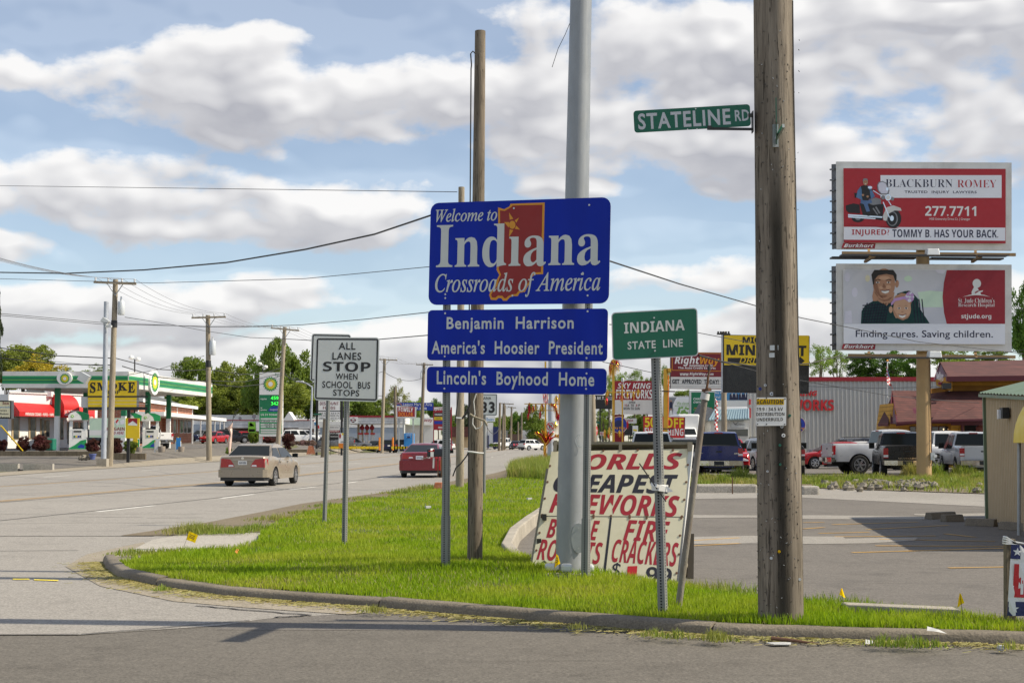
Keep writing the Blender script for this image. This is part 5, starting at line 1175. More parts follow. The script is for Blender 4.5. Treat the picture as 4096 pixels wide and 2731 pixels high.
Pg([(515,368),(560,352),(600,365),(600,400),(540,408),(515,400)],'bike_grey',5);Pg([(355,475),(610,492),(608,502),(355,487)],'chrome',5);Pg([(355,490),(560,505),(556,512),(356,499)],'chrome',5)
for(x0,y0,x1,y1,wd,m)in((615,385,662,500,7,'chrome'),(655,380,675,410,6,'chrome'),(540,300,612,345,5,'chrome'),(500,300,560,296,5,'ink'),(560,420,590,470,12,'bike_grey'),(540,430,575,480,10,'bike_grey')):
 dx,dy=x1-x0,y1-y0;L_=math.hypot(dx,dy);nx,ny=-dy/L_*wd/2,dx/L_*wd/2;Pg([(x0-nx,y0-ny),(x1-nx,y1-ny),(x1+nx,y1+ny),(x0+nx,y0+ny)],m,7)
E_(652,352,22,24,'chrome',8);E_(652,352,14,16,'plastic_white',9);E_(615,352,14,16,'bike_grey',8);E_(684,362,12,14,'bike_grey',8)
Pg([(570,262),(582,238),(610,230),(640,245),(662,300),(655,330),(600,330),(575,300)],'bike_grey',7);Pg([(577,262),(588,244),(610,237),(634,250),(652,300),(645,322),(603,322),(582,298)],'ad_violet',8);E_(645,290,10,13,'chrome',9);E_(518,278,16,10,'chrome',8)
Pg([(448,370),(525,368),(535,390),(500,400),(520,460),(495,465),(470,400),(448,395)],'denim',6);Pg([(492,458),(525,452),(545,482),(500,490)],'ink',7)
Pg([(425,300),(450,268),(470,262),(505,265),(530,290),(555,345),(530,362),(460,372),(415,350)],'shirt_blue',5);Pg([(450,268),(470,262),(498,264),(515,300),(525,360),(462,370),(456,300)],'ink',6);Pg([(455,340),(490,330),(515,350),(505,375),(465,372)],'ink',7)
E_(484,238,18,25,'skin',7);Pg([(465,236),(466,216),(480,210),(498,214),(503,234),(497,224),(474,224)],'bike_grey',8);E_(484,252,6,2,'plastic_white',8);E_(478,236,2,1.6,'ink',8);E_(491,236,2,1.6,'ink',8)
for x in(465,500):E_(x,334 if x==465 else 345,9,8,'skin',8)
mb.build('poster',t)
fr2=poster(838,1476);b=Board('H',[(320,884),(1514,884),(1514,1433),(322,1428)],(YB-.12,YB-.62));mb=MB();b.slab(mb,'ad_pale',.03,'white')
Pg([(323,886),(1085,886),(1085,1283),(323,1283)],'ad_backdrop',.6);Pg([(1085,886),(1513,886),(1513,1283),(1085,1283),(1065,1200),(1054,1085),(1064,980)],'deep_red',2);Pg([(870,1050),(960,1038),(1056,1045),(1056,1160),(900,1160)],'ad_greenish',1);E_(500,948,18,26,'board_cream',1);E_(350,938,20,34,'ad_violet',1);E_(405,1050,22,36,'ad_violet',1);Pg([(1000,886),(1080,886),(1060,915),(1020,910)],'ad_violet',1);E_(800,950,30,22,'ad_greenish',1);Pg([(335,1190),(380,1185),(385,1278),(330,1278)],'ad_violet',1)
Pg([(450,1282),(455,1190),(480,1150),(540,1115),(620,1100),(700,1110),(720,1060),(780,1040),(830,1050),(875,1100),(880,1160),(960,1280)],'plaid',2)
for i in range(9):x=462+i*20;Pg([(x,1275),(x+9,1275),(x+40,1128),(x+31,1128)],'plaid_dark',3)
for i in range(7):y=1140+i*21;Pg([(462,y+4),(640,y-6),(640,y+2),(462,y+12)],'plaid_dark',3)
for i in range(4):x=850+i*22;Pg([(x,1275),(x+8,1275),(x-10,1100),(x-18,1100)],'plaid_dark',3)
Pg([(555,1070),(700,1050),(690,1110),(640,1150),(570,1110)],'skin',3);Pg([(545,1030),(580,1075),(570,1115),(540,1115),(535,1080)],'skin',4)
E_(622,990,82,116,'skin',4);E_(718,988,14,28,'skin',4,.1);Pg([(540,990),(528,920),(550,885),(690,885),(715,920),(714,975),(704,965),(690,925),(640,915),(580,925),(552,955),(548,1000)],'hair',5)
Pg([(545,960),(560,940),(575,1000),(590,1060),(622,1100),(600,1092),(562,1050),(545,1010)],'skin_shade',4.2);E_(655,1012,20,16,'skin_light',4.2);E_(600,1016,14,12,'skin_light',4.2);E_(625,945,40,14,'skin_light',4.15);Pg([(560,1085),(622,1106),(690,1080),(660,1112),(620,1118)],'skin_shade',3.5);Pg([(590,1070),(650,1072),(630,1090),(605,1088)],'skin_shade',4.2)
for x,s in((575,1),(655,1)):E_(x,978,14,5,'plastic_white',4.8);E_(x+1,978,6,5,'ink',5);Pg([(x-16,975),(x,970),(x+16,975),(x,973)],'ink',5.2);Pg([(x-22,962),(x,952),(x+22,958),(x+20,964),(x,958),(x-20,967)],'hair',5)
Pg([(608,1012),(618,985),(622,985),(638,1012),(624,1019)],'skin_shade',4.4);Pg([(598,1036),(630,1038),(662,1030),(655,1052),(630,1060),(608,1052)],'plastic_white',5);Pg([(592,1034),(630,1036),(666,1027),(660,1036),(630,1042),(600,1040)],'maroon_trim',5.4)
Pg([(690,1140),(700,1080),(750,1055),(800,1065),(825,1120),(818,1150)],'skin',5);E_(755,1175,66,88,'skin_child',6,.05);E_(672,1178,14,24,'skin_child',5);Pg([(690,1170),(700,1220),(730,1256),(760,1262),(800,1240),(815,1200),(800,1225),(760,1246),(725,1232)],'child_shade',6.5);E_(723,1196,16,13,'skin_light',6.5);E_(793,1194,14,12,'skin_light',6.5);Pg([(672,1130),(700,1095),(780,1078),(822,1100),(818,1122),(770,1100),(705,1116),(676,1150)],'lilac',8)
rq=random.Random(4)
for k in range(11):a=k*.571;E_(812+20*math.cos(a),1085+26*math.sin(a),13,13,'lilac' if k%3 else 'ad_violet',9+.3*(k%4))
E_(812,1085,9,9,'ad_violet',12);E_(800,1048,18,9,'hair',8)
for x in(733,785):E_(x,1168,11,7,'plastic_white',7.6);E_(x,1168,6,6.5,'ink',8);Pg([(x-13,1152),(x,1147),(x+13,1152),(x,1150)],'skin_shade',8)
Pg([(728,1212),(758,1220),(785,1210),(776,1232),(756,1240),(736,1232)],'plastic_white',8);Pg([(722,1210),(758,1218),(790,1207),(784,1214),(758,1224),(730,1216)],'maroon_trim',8.4);E_(757,1195,9,5,'skin',7.5)
Pg([(690,1245),(720,1240),(760,1258),(800,1240),(840,1280),(660,1280)],'plaid',9)
b.text(mb,'St. Jude Children’s',1170,1132,1436,1094,'white','sb',4,-.012);b.text(mb,'Research Hospital',1170,1164,1436,1130,'white','sb',4,-.012);b.text(mb,'stjude.org',1192,1253,1412,1210,'white','b',4);b.text(mb,'Finding cures. Saving children.',412,1396,1424,1332,'ink_navy','',3,.008)
E_(1306,985,31,33,'white',4);Pg([(1275,985),(1285,1010),(1280,1022),(1268,1045),(1268,1072),(1340,1072),(1330,1050),(1316,1028),(1310,1014),(1332,1006),(1336,990)],'white',4.3);Pg([(1300,1046),(1352,1036),(1350,1044),(1322,1056)],'white',4.4);Pg([(1290,1050),(1318,1036),(1322,1042),(1296,1060)],'deep_red',4.6)
Pg([(1203,1084),(1250,1070),(1305,1064),(1360,1070),(1405,1085),(1360,1075),(1305,1071),(1250,1076)],'white',4.2);mb.build('poster',t)
for(y,x0,x1,xl)in((768,300,1590,975),(1522,345,1588,990)):
 mb=MB();mb.bar(at('H',x0+10,y-8,YB-.7),at('H',x1,y+5,YB-.7),.10,.12,'catwalk');mb.bar(at('H',x0,y+8,YB-1.15),at('H',x1-60,y+14,YB-1.15),.5,.04,'back_grey')
 for x in(508,1295):mb.bar(at('H',x,y-28,YB-.2),at('H',x,y-5,YB-.6),.10,.12,'catwalk');mb.bar(at('H',x,y,YB+.4),at('H',x+10,y+14,YB-1.3),.08,.08,'catwalk')
 mb.build('catwalk',t)
 if y<1000:
  mb=MB();mb.bar(at('H',228,796,YB+1.1),at('H',850,800,YB+1.1),.5,.06,'back_grey');mb.bar(at('H',956,802,YB+1.1),at('H',1490,806,YB+1.1),.5,.06,'back_grey')
  for x in(510,1300):mb.bar(at('H',x-30,825,YB+1.2),at('H',x+40,780,YB-.6),.10,.10,'catwalk')
  mb.build('rear_catwalk',t)
 mb=MB();c=at('H',xl,y-14,YB-1.25);mb.add([c+Vector(v)for v in((-.26,-.2,-.14),(.26,-.2,-.14),(.26,.2,-.10),(-.26,.2,-.10),(-.22,-.14,.12),(.24,-.14,.12),(.24,.18,.14),(-.22,.18,.14))],[(0,3,2,1),(4,5,6,7),(0,1,5,4),(1,2,6,5),(2,3,7,6),(3,0,4,7)],'lamp_grey');mb.build('floodlight',t,0,.03)
mb=MB();c=at('F',1186,1175,YB+.35);mb.cbox(c,(.16,.14,.3),'lamp_grey');mb.lathe(c+Vector((.09,-.09,.02)),[(.07,-.03),(.06,.02)],'lamp_clear',12,'y');mb.tube([c+Vector((-.03,0,.15)),at('F',1168,600,YB+.35),at('F',1165,310,YB+.35)],.02,'rust',6);mb.tube([c+Vector((0,0,-.1)),at('F',1178,1260,YB+.35),at('F',1165,1255,YB+.35)],.015,'rust',6);mb.build('meter_box',t)
# --- yellow arrow sign
def arrow(b,mb):
 b.rect(mb,1297,108,2183,418,'sign_yellow',1);b.rect(mb,1320,440,2165,690,'black_gloss',1);b.poly(mb,[(1335,342),(2088,342),(2088,326),(2140,374),(2088,420),(2088,398),(1335,398)],'ink',2)
panel_thing('roadside_sign','big yellow and black mini mart sign with an arrow, partly behind the utility pole','sign','Q',[(1285,100),(2192,114),(2182,716),(1282,702)],62,'black',.45,'galv_far',[('MICHIANA',1490,186,2000,130,'ink','b',2,.02),('MINI MART',1322,312,2158,215,'ink','b',2,.02),('DRIVE THRU',1458,396,2040,348,'sign_yellow','i',3)],extra=arrow,posts=((1760,690,22),(1850,690,22)))
# --- maroon two part sign
def rw(b,mb):
 b.poly(mb,[(752,290),(1265,293),(1265,484),(752,474)],'sign_gold',1);b.poly(mb,[(758,296),(1262,299),(1262,478),(758,468)],'maroon',1.5);b.rect(mb,740,541,1268,665,'grey_white',1)
 for y in(575,610,640):b.poly(mb,[(742,y),(1268,y+4),(1268,y+6),(742,y+2)],'back_grey',1.4)
panel_thing('roadside_sign','maroon and white car credit sign on a yellow bracket post','sign','Q',[(738,283),(1270,286),(1266,672),(737,664)],78,'maroon',.3,'ink',[('Right',780,428,1040,325,'white','bi',2),('Way',1045,432,1250,330,'sign_gold','bi',2),('Automotive Credit',932,434,1178,410,'white','b',2),('The Auto Credit Experts',816,464,1208,438,'white','b',2),('www.',835,528,932,502,'white','b',2),('RightWay.com',936,532,1186,496,'white','bi',2),('GET  APPROVED  TODAY!',755,612,1240,570,'ink','h',2,.02)],extra=rw)
t=thing('bracket_post','thick yellow post with a short arm beside the maroon sign','post',at('Q',684,1150,74));mb=MB();p,q=at('Q',684,1150,74),at('Q',684,458,74);p.z=.1;mb.bar(p,q,.2,.2,'post_yellow');mb.build('post',t);mb=MB();mb.bar(at('Q',694,472,74),at('Q',742,472,74),.2,.2,'post_yellow');mb.prism([at('Q',x,y,73.9)for x,y in((700,485),(700,520),(735,485))],(0,.2,0),'post_yellow');mb.bar(at('Q',640,690,73.7),at('Q',785,694,73.7),.06,.06,'steel_dark');mb.bar(at('Q',640,1082,73.7),at('Q',770,1084,73.7),.06,.06,'steel_dark');mb.tube([at('Q',716,520,74),at('Q',712,900,74),at('Q',706,1082,74)],.03,'orange',6);mb.build('bracket',t)
# --- red fireworks shop sign
def sk(b,mb):
 b.rect(mb,156,782,555,930,'frame_white',1);b.rect(mb,162,788,549,922,'grey_white',1.5)
panel_thing('roadside_sign','red and white fireworks shop sign with opening hours board','sign','Q',[(152,582),(557,584),(557,932),(152,928)],82,'deep_red',.4,'maroon',[('SKY KING',184,662,530,606,'white','bi',2),('FIREWORKS',168,768,546,674,'white','b',2,.004),('OPEN',303,820,368,796,'ink','b',3),('10',256,850,282,826,'deep_red','b',3),('A',286,850,306,826,'ink','b',3),('TO',322,850,354,826,'ink','b',3),('8',376,850,390,826,'deep_red','b',3),('P',402,850,418,826,'ink','b',3),('MON TO SUN',248,884,415,858,'ink','b',3)],extra=sk)
t=thing('sign_pylon','red pylon box carrying the round blue emblem','pylon',at('Q',202,1205,82.6));mb=MB();a,c=at('Q',152,1205,82.3),at('Q',252,934,82.3);mb.box((a.x,82.3,.2),(c.x,83.0,c.z),'deep_red');mb.build('box',t)
def disc(name,label,w,x,y,r,Y,rings,texts=(),cat='emblem',sq=1.):
 b=Board(w,[(x-r,y-r),(x+r,y+r)],Y);mb=MB();pts=[b.W(.5+.5*sq*math.cos(k*math.pi/16),.5-.5*math.sin(k*math.pi/16))for k in range(32)];mb.prism(pts,-b.n*.12,rings[0][1])
 for i,(q,m)in enumerate(rings[1:]):b.ell(mb,x,y,r*q*sq,r*q,m,i+1,32)
 for a in texts:b.text(mb,*a)
 return tag(mb.build(name),label,cat)
disc('round_emblem','round blue emblem board hanging on the red pylon','Q',200,1040,88,81.6,((1,'plastic_white'),(.95,'deep_red'),(.88,'blue'),(.55,'navy')),(('Sky King',140,1092,262,1060,'sign_gold','b',5),))
for w,pts,Y,face,lab,tx in(('Q',[(250,974),(383,1026)],120,'grey_white','small white car brand sign beside the red pylon',[('HONDA',255,1008,348,984,'deep_red','b')]),('Q',[(255,1050),(338,1152)],112,'black','small black shop sign below the white car sign',[]),('Q',[(340,1050),(398,1138)],125,'white','small white shop sign with a yellow and green picture',[])):
 def ex(b,mb,tx=tx):
  if not tx and pts[0][0]==340:
   b.poly(mb,[(345,1085),(385,1090),(390,1108),(348,1104)],'bp_yellow',1);b.rect(mb,345,1120,392,1134,'bp_green',1)
 panel_thing('shop_sign',lab,'sign',w,pts,Y,face,.2,'back_grey',[a+(2,)for a in tx],extra=ex,posts=((sum(p[0]for p in pts)/2,pts[1][1],3),))
panel_thing('shop_sign','long black auto shop sign board behind the steel mast','sign','O',[(760,620),(1216,628),(1212,822),(760,815)],112,'black',.3,'black',[('D.M.T.',955,688,1112,646,'white','b',2),('AUTO',1148,668,1216,644,'white','',2),('CORE',1146,696,1212,672,'white','',2)],posts=((1045,815,9),(820,815,9)))
t=thing('wooden_pole','whitish leaning pole just right of the steel mast','pole',at('O',955,1300,66));p,q=at('O',962,1300,66),at('O',935,600,66);p.z=0;mb=pole_mb([p,q],[.17,.14],'pole_pale');mb.build('shaft',t,50)
t=thing('stop_sign','red stop sign seen obliquely beside the whitish pole','road sign',at('O',1003,1330,90));b=Board('O',[(986,1058),(1016,1062),(1016,1186),(986,1184)],(89.8,90.4));mb=MB();mb.prism([b.W(.5+.5*math.cos(R(22.5+45*k))/.924,.5-.5*math.sin(R(22.5+45*k))/.924)for k in range(8)],-b.n*.01,'red');b.text(mb,'STOP',989,1136,1013,1108,'white','b',1);mb.build('sign_panel',t);p,q=at('O',1003,1330,90.2),at('O',1003,1060,90.2);p.z=.1;mb=MB();mb.bar(p,q,.06,.06,'galv_dull');mb.build('post',t)
b=Board('O',[(976,990),(1048,1000),(1046,1024),(975,1014)],90.2);mb=MB();b.slab(mb,'sign_green',.01);tag(mb.build('street_name_sign',None),'small green street name blade above the stop sign','street sign')
def noparking(label,w,x0,y0,x1,y1,Y,post=True):
 b=Board(w,[(x0,y0),(x1,y1)],Y);c=b.W(.5,1);t=thing('no_parking_sign',label,'road sign',(c.x,c.y,hz(c.x,c.y)));mb=MB();b.slab(mb,'sheet_white',.006);cx,cy,r=(x0+x1)/2,(y0+y1)/2,(x1-x0)*.46
 n=28
 mb.add([b.p(cx+r*q*math.cos(k*2*math.pi/n),cy+r*q*math.sin(k*2*math.pi/n),1)for q in(1,.80)for k in range(n)],[(k,(k+1)%n,(k+1)%n+n,k+n)for k in range(n)],'red')
 b.text(mb,'P',cx-r*.36,cy+r*.5,cx+r*.40,cy-r*.5,'ink','b',1);d=r*.64;e=r*.10;b.poly(mb,[(cx-d-e,cy-d+e),(cx-d+e,cy-d-e),(cx+d+e,cy+d-e),(cx+d-e,cy+d+e)],'red',2);mb.build('sign_panel',t)
 p=b.W(.5,.1,0,-.02);q=Vector((p.x,p.y,hz(p.x,p.y)-.1));mb=MB();mb.bar(q,p,.05,.05,'galv_dull');mb.build('post',t)
noparking('no parking sign beside the tinsel covered yellow post','O',294,990,412,1132,88)
noparking('tiny no parking sign low beside the stop sign','O',1044,1136,1096,1192,92)
# --- tinsel on yellow posts
TI=random.Random(8)
def tinsel(parent,name,w,spots,Y,mats=('tinsel_gold','tinsel_red')):
 """bundles of narrow foil strips hanging at (x, y, length, spread)"""
 for(x,y,ln,sp,m)in spots:
  mb=MB();px=pxm(Y)/WIN[w][2];c=at(w,x,y,Y)
  for _ in range(46):
   a=TI.uniform(0,6.28);s=TI.uniform(.1,1)*sp*px;L_=TI.uniform(.5,1)*ln*px;p0=c+Vector((math.cos(a)*s*.3,math.sin(a)*s*.3,TI.uniform(-.1,.1)*L_));p1=p0+Vector((math.cos(a)*s,math.sin(a)*s,-L_));wd=.5*px*TI.uniform(1.2,3)+.01;d=Vector((math.sin(a),-math.cos(a),TI.uniform(-.5,.5)))*wd
   mid=p0.lerp(p1,.5)+Vector((math.cos(a)*s*.3,math.sin(a)*s*.3,L_*.1));mm=mats[m]if TI.random()<.8 else mats[1-m]
   mb.add([p0-d,p0+d,mid+d,mid-d,p1+d*.3,p1-d*.3],[(0,1,2,3),(3,2,4,5)],mm)
  mb.build(name,parent)
def ypost(label,w,x,y0,y1,Y,hw,extra=None):
 p,q=at(w,x,y1,Y),at(w,x,y0,Y);p.z=hz(p.x,Y)-.1;t=thing('tinsel_post',label,'decorated post',(p.x,Y,p.z+.1),'yellow posts dressed with tinsel');mb=MB();mb.bar(p,q,hw*2*pxm(Y)/WIN[w][2],hw*2*pxm(Y)/WIN[w][2],'post_yellow');mb.build('post',t);return t
t=ypost('yellow post wrapped with a big tinsel sheaf at its foot by the no parking sign','O',285,160,1530,84,12)
tinsel(t,'tinsel','O',[(285,1240,190,26,0),(270,1330,160,20,0),(290,1440,110,22,1),(250,1170,130,30,1),(330,1180,150,40,0)],84)
mb=MB();
for i in range(26):
 a=TI.uniform(-1,1);e=at('O',285+a*160,1110+abs(a)*60+TI.uniform(-40,50),84+TI.uniform(-1,1));s_=at('O',282,1330-TI.uniform(0,70),84);mb.tube([s_,s_.lerp(e,.6)+Vector((0,0,.1)),e],[.07,.06,.02],'tinsel_gold' if i%3 else 'tinsel_red',5)
tag(mb.build('tinsel_frond',t),None,None,None,'stuff')
mb=MB();mb.bar(at('O',-10,748,84.1),at('O',490,752,84.1),.05,.05,'post_yellow');mb.build('cross_rod',t);mb=MB();mb.bar(at('O',118,836,84.2),at('O',486,842,84.2),.04,.04,'post_yellow');mb.build('cross_rod',t)
tinsel(t,'tinsel','O',[(58,745,170,20,1),(108,775,100,24,1),(45,880,90,14,1),(150,755,80,18,0),(235,750,110,30,0),(210,850,120,22,1),(370,740,70,36,0),(405,745,70,20,1),(435,640,140,40,0),(425,760,150,34,0),(440,850,140,30,1),(430,1000,150,34,0),(470,900,130,24,1)],84.1)
t=ypost('yellow post half hidden behind the steel mast with small gold tinsel','O',480,600,1300,85,11);tinsel(t,'tinsel','O',[(430,1170,60,26,0),(465,1175,60,20,0)],84.6)
t=ypost('tall yellow post topped with a gold tinsel burst below the green sign','O',1231,130,1290,72,16);tinsel(t,'tinsel','O',[(1215,150,190,46,0),(1260,150,220,60,0),(1275,140,130,70,1),(1190,190,220,26,0)],72)
mb=MB();mb.bar(at('O',1130,588,71.8),at('O',1620,584,71.8),.045,.045,'post_yellow');mb.build('cross_rod',t)
tinsel(t,'tinsel','O',[(1148,560,100,22,0),(1135,660,110,20,1),(1130,600,70,18,0),(1425,590,90,18,0),(1512,590,110,20,0),(1500,650,70,16,1),(1578,545,100,30,0)],71.7)
t=ypost('thin yellow post with a white cap in front of the red sign','O',1356,480,1290,70,9);mb=MB();mb.lathe(at('O',1362,420,70),[(.07,-.08),(.08,.06),(.05,.12)],'lamp_grey',10);mb.tube([at('O',1380,425,70),at('O',1450,410,70),at('O',1520,402,70)],.03,'lamp_grey',6);mb.build('lamp',t);tinsel(t,'tinsel','O',[(1335,620,90,16,1),(1345,660,60,14,1),(1110,1110,130,16,0),(1175,1080,150,22,0),(1160,1160,90,14,1),(1315,1120,100,22,0),(1430,990,110,14,1)],69.6)
t=thing('steel_pole','grey steel lamp pole standing behind the tinsel posts','pole',at('O',358,1530,92));p,q=at('O',355,1530,92),at('O',362,120,92);p.z=.1;mb=pole_mb([p,q],[.20,.17],'galv_far');mb.build('shaft',t,50)
mb=MB();b=Board('O',[(246,612),(330,612),(322,752),(262,742)],83.6);n=7
mb.add([b.W(u/6,v/n,0,.06*math.sin(u*1.4+v))for v in range(n+1)for u in range(7)],[(v*7+u,v*7+u+1,v*7+u+8,v*7+u+7)for v in range(n)for u in range(0,6,2)],'red');mb.add([b.W(u/6,v/n,0,.06*math.sin(u*1.4+v))for v in range(n+1)for u in range(7)],[(v*7+u,v*7+u+1,v*7+u+8,v*7+u+7)for v in range(n)for u in range(1,6,2)],'white');tag(mb.build('striped_flag'),'red and white striped flag hanging on the tinsel sheaf post','flag')
# --- sale banner, truck, shops behind
def folds(b,mb):pass
t,b=panel_thing('sale_banner','red 50 percent off everything banner strung between the posts','banner','T',[(483,448),(1131,464),(1128,790),(488,775)],80,'red',.02,'red',[('50% OFF',508,618,1115,478,'bp_yellow','b',1,.01),('EVERYTHING',506,740,1112,640,'white','b',1,.004)],posts=((478,430,4),(1134,460,4)),part='cloth')
t=thing('box_truck','white box truck parked behind the sale banner','truck',at('T',1200,830,98));mb=MB();a,c=at('T',1030,640,98),at('T',1375,415,98);mb.box((a.x,98.2,.75),(c.x,104,c.z),'white');mb.build('cargo_box',t,0,.12)
mb=MB();a,c=at('T',1110,760,97),at('T',1350,625,97);mb.add([(a.x,96.2,.5),(c.x,96.2,.5),(c.x,98.2,.5),(a.x,98.2,.5),(a.x,96.2,a.z),(c.x,96.2,a.z),(c.x-.1,98.2,c.z),(a.x+.1,98.2,c.z),(a.x+.05,97.2,a.z+.1),(c.x-.05,97.2,a.z+.1),(c.x-.12,97.7,c.z),(a.x+.12,97.7,c.z)],[(0,1,5,4),(4,5,9,8),(8,9,10,11),(11,10,6,7),(1,2,6,10,9,5),(0,4,8,11,7,3)],'white');mb.build('cab',t,0,.04)
mb=MB();mb.prism([(a.x+.12,97.18,a.z+.12),(c.x-.12,97.18,a.z+.12),(c.x-.2,97.64,c.z-.06),(a.x+.2,97.64,c.z-.06)],(0,.01,0),'glass');mb.build('windscreen',t)
for s in(a.x+.25,c.x-.25):wheel(t,s if s>0 else s,97.2,.45,.25)
for lab,w,pts,Y,face,tx,rc,posts in(('pale billboard with a round white field behind the yellow bracket post','Q',[(660,746),(935,742),(932,955),(658,950)],128,'frame_white',[('We elevate',802,832,945,800,'bush_sign','',3),('environments',784,850,945,832,'bush_sign','',3)],[(668,756,928,945,'ad_pale',1)],((700,950,5),(890,950,5))),('green and white billboard partly behind the rusty pipe','Q',[(934,684),(1200,682),(1200,930),(934,928)],122,'frame_white',[('CHART',976,782,1085,758,'white','bi',2),('OWN.',976,816,1060,794,'white','bi',2),('APPLY NOW',974,892,1120,876,'bush_sign','b',2)],[(954,702,1196,926,'bp_green',1),(985,862,1170,868,'orange',2)],((1000,928,5),(1150,928,5)))):
 def ex(b,mb,lab=lab):
  if lab[0]=='p':
   b.poly(mb,[(669,757),(800,757),(775,800),(760,945),(669,945)],'bike_grey',1.5);b.ell(mb,865,850,104,88,'white',2);b.poly(mb,[(728,800),(742,790),(758,806),(756,870),(728,870)],'ink_navy',2.4);b.ell(mb,742,792,8,10,'skin',2.6);b.poly(mb,[(722,945),(730,890),(750,885),(762,945)],'plastic_white',2.6);b.ell(mb,741,880,9,12,'skin',2.8)
   for i in range(18):b.ell(mb,800+TI.uniform(0,128),880+TI.uniform(-20,60),14,12,'bush_sign',2.5+i*.02,9)
 panel_thing('roadside_billboard',lab,'billboard',w,pts,Y,face,.3,'back_grey',tx,rc,posts=posts,extra=ex)
def gl(b,mb):
 b.poly(mb,[(1085,690),(1545,688),(1545,784),(1085,784)],'ad_blue',1);b.ell(mb,1150,802,18,8,'blue',2)
 for x in(1380,1420,1475,1520):b.poly(mb,[(x-26,782),(x-24,725),(x,708),(x+24,725),(x+26,782)],'ink_navy',2+x*.0003);b.poly(mb,[(x-5,712),(x+5,712),(x+2,760)],'ad_pale',2.8);b.ell(mb,x,694,10,13,'skin',2.9)
 b.rect(mb,1110,824,1214,844,'deep_red',2)
panel_thing('roadside_billboard','blue and white car dealer billboard behind the rusty pipe collar','billboard','Q',[(1078,682),(1640,682),(1640,850),(1078,850)],135,'white',.3,'back_grey',[('Gurley Leep',1142,722,1330,694,'white','',3,.01),('Subaru!',1146,764,1256,736,'white','',3,.01),('SUBARU',1176,808,1250,796,'ink_navy','b',3),('Burkhart',1130,840,1210,826,'white','bi',3)],extra=gl,posts=((1200,850,6),(1560,850,6)))
t=thing('small_shop','small white shop with a pale blue metal roof behind the blue truck','building',at('Q',1340,1200,100));mb=MB();Yf=100;a,c=at('Q',1155,1200,Yf),at('Q',1560,985,Yf);mb.box((a.x,Yf,0),(c.x,Yf+9,c.z+.1),'grey_white');mb.build('wall',t)
mb=MB();e=[at('Q',1130,992,Yf-.8),at('Q',1560,978,Yf-.8),at('Q',1560,872,Yf+1.0),at('Q',1195,882,Yf+1.0)];mb.prism(e,(0,.1,-.08),'metal_blue')
for i in range(16):u=(i+.5)/16;p,q=e[0].lerp(e[1],u),e[3].lerp(e[2],u);mb.bar(p+Vector((0,-.03,.04)),q+Vector((0,-.03,.04)),.05,.06,'metal_blue')
mb.add([e[0],e[3],e[3]+Vector((-.3,6,.6)),e[0]+Vector((-.6,7,-.3))],[(0,1,2,3)],'shingle_grey');mb.build('roof',t)
mb=MB();b=Board('Q',[(1312,1078),(1548,1078),(1548,1168),(1312,1168)],Yf-.05);b.slab(mb,'frame_white',.05);b.rect(mb,1320,1086,1548,1160,'shop_glass',1);mb.build('window',t)
mb=MB();b=Board('Q',[(1364,1004),(1522,1004),(1522,1070),(1364,1070)],Yf-.06);b.slab(mb,'lamp_grey',.05);b.poly(mb,[(1385,1012),(1400,1012),(1412,1032),(1440,1012),(1450,1012),(1412,1046)],'bike_grey',1);b.text(mb,'BATTERIES',1418,1048,1510,1032,'bike_grey','b',1);mb.build('shop_sign',t)
mb=MB();a,c=at('Q',1085,1200,Yf+3),at('Q',1158,990,Yf+3);mb.box((a.x,Yf+3,0),(c.x,Yf+9,c.z),'metal_tan');mb.build('side_wall',t)
t=thing('feather_flag','red and white feather flag beside the blue truck','flag',at('T',1640,700,72));p,q=at('T',1628,860,72),at('T',1612,150,72);p.z=.2;mb=MB();mb.tube([p,q],.03,'steel_dark',6);mb.build('pole',t)
mb=MB();V=[];n=16
for i in range(n+1):
 y=lerp(165,690,i/n);x=lerp(1608,1600,i/n)+8*math.sin(i*.9);wd=8+42*math.sin(min(1,i/5)*1.5);V+=[at('T',x,y,71.9),at('T',x+wd*.5,y+6,71.8-.1*math.sin(i)),at('T',x+wd,y+4,71.9)]
for k,m in((0,'red'),(1,'white')):
 mb.add(V,[(i*3+j,i*3+j+1,i*3+4+j,i*3+3+j)for i in range(n)for j in(0,1)if(i+j)%2==k],m)
mb.build('cloth',t)
t=thing('utility_pole','grey utility pole with a short crossarm behind the yellow arrow sign','pole',at('Q',1293,1120,92));p,q=at('Q',1296,1120,92),at('Q',1292,70,92);p.z=.1;mb=pole_mb([p,q],[.20,.15],'pole_pale');mb.build('shaft',t,50);mb=MB();mb.bar(at('Q',1222,92,91.8),at('Q',1362,96,91.8),.12,.1,'steel_dark')
for x in(1235,1262,1290,1318,1345):mb.tube([at('Q',x,92,91.8),at('Q',x,66,91.8)],.06,'steel_dark',6)
mb.build('crossarm',t)
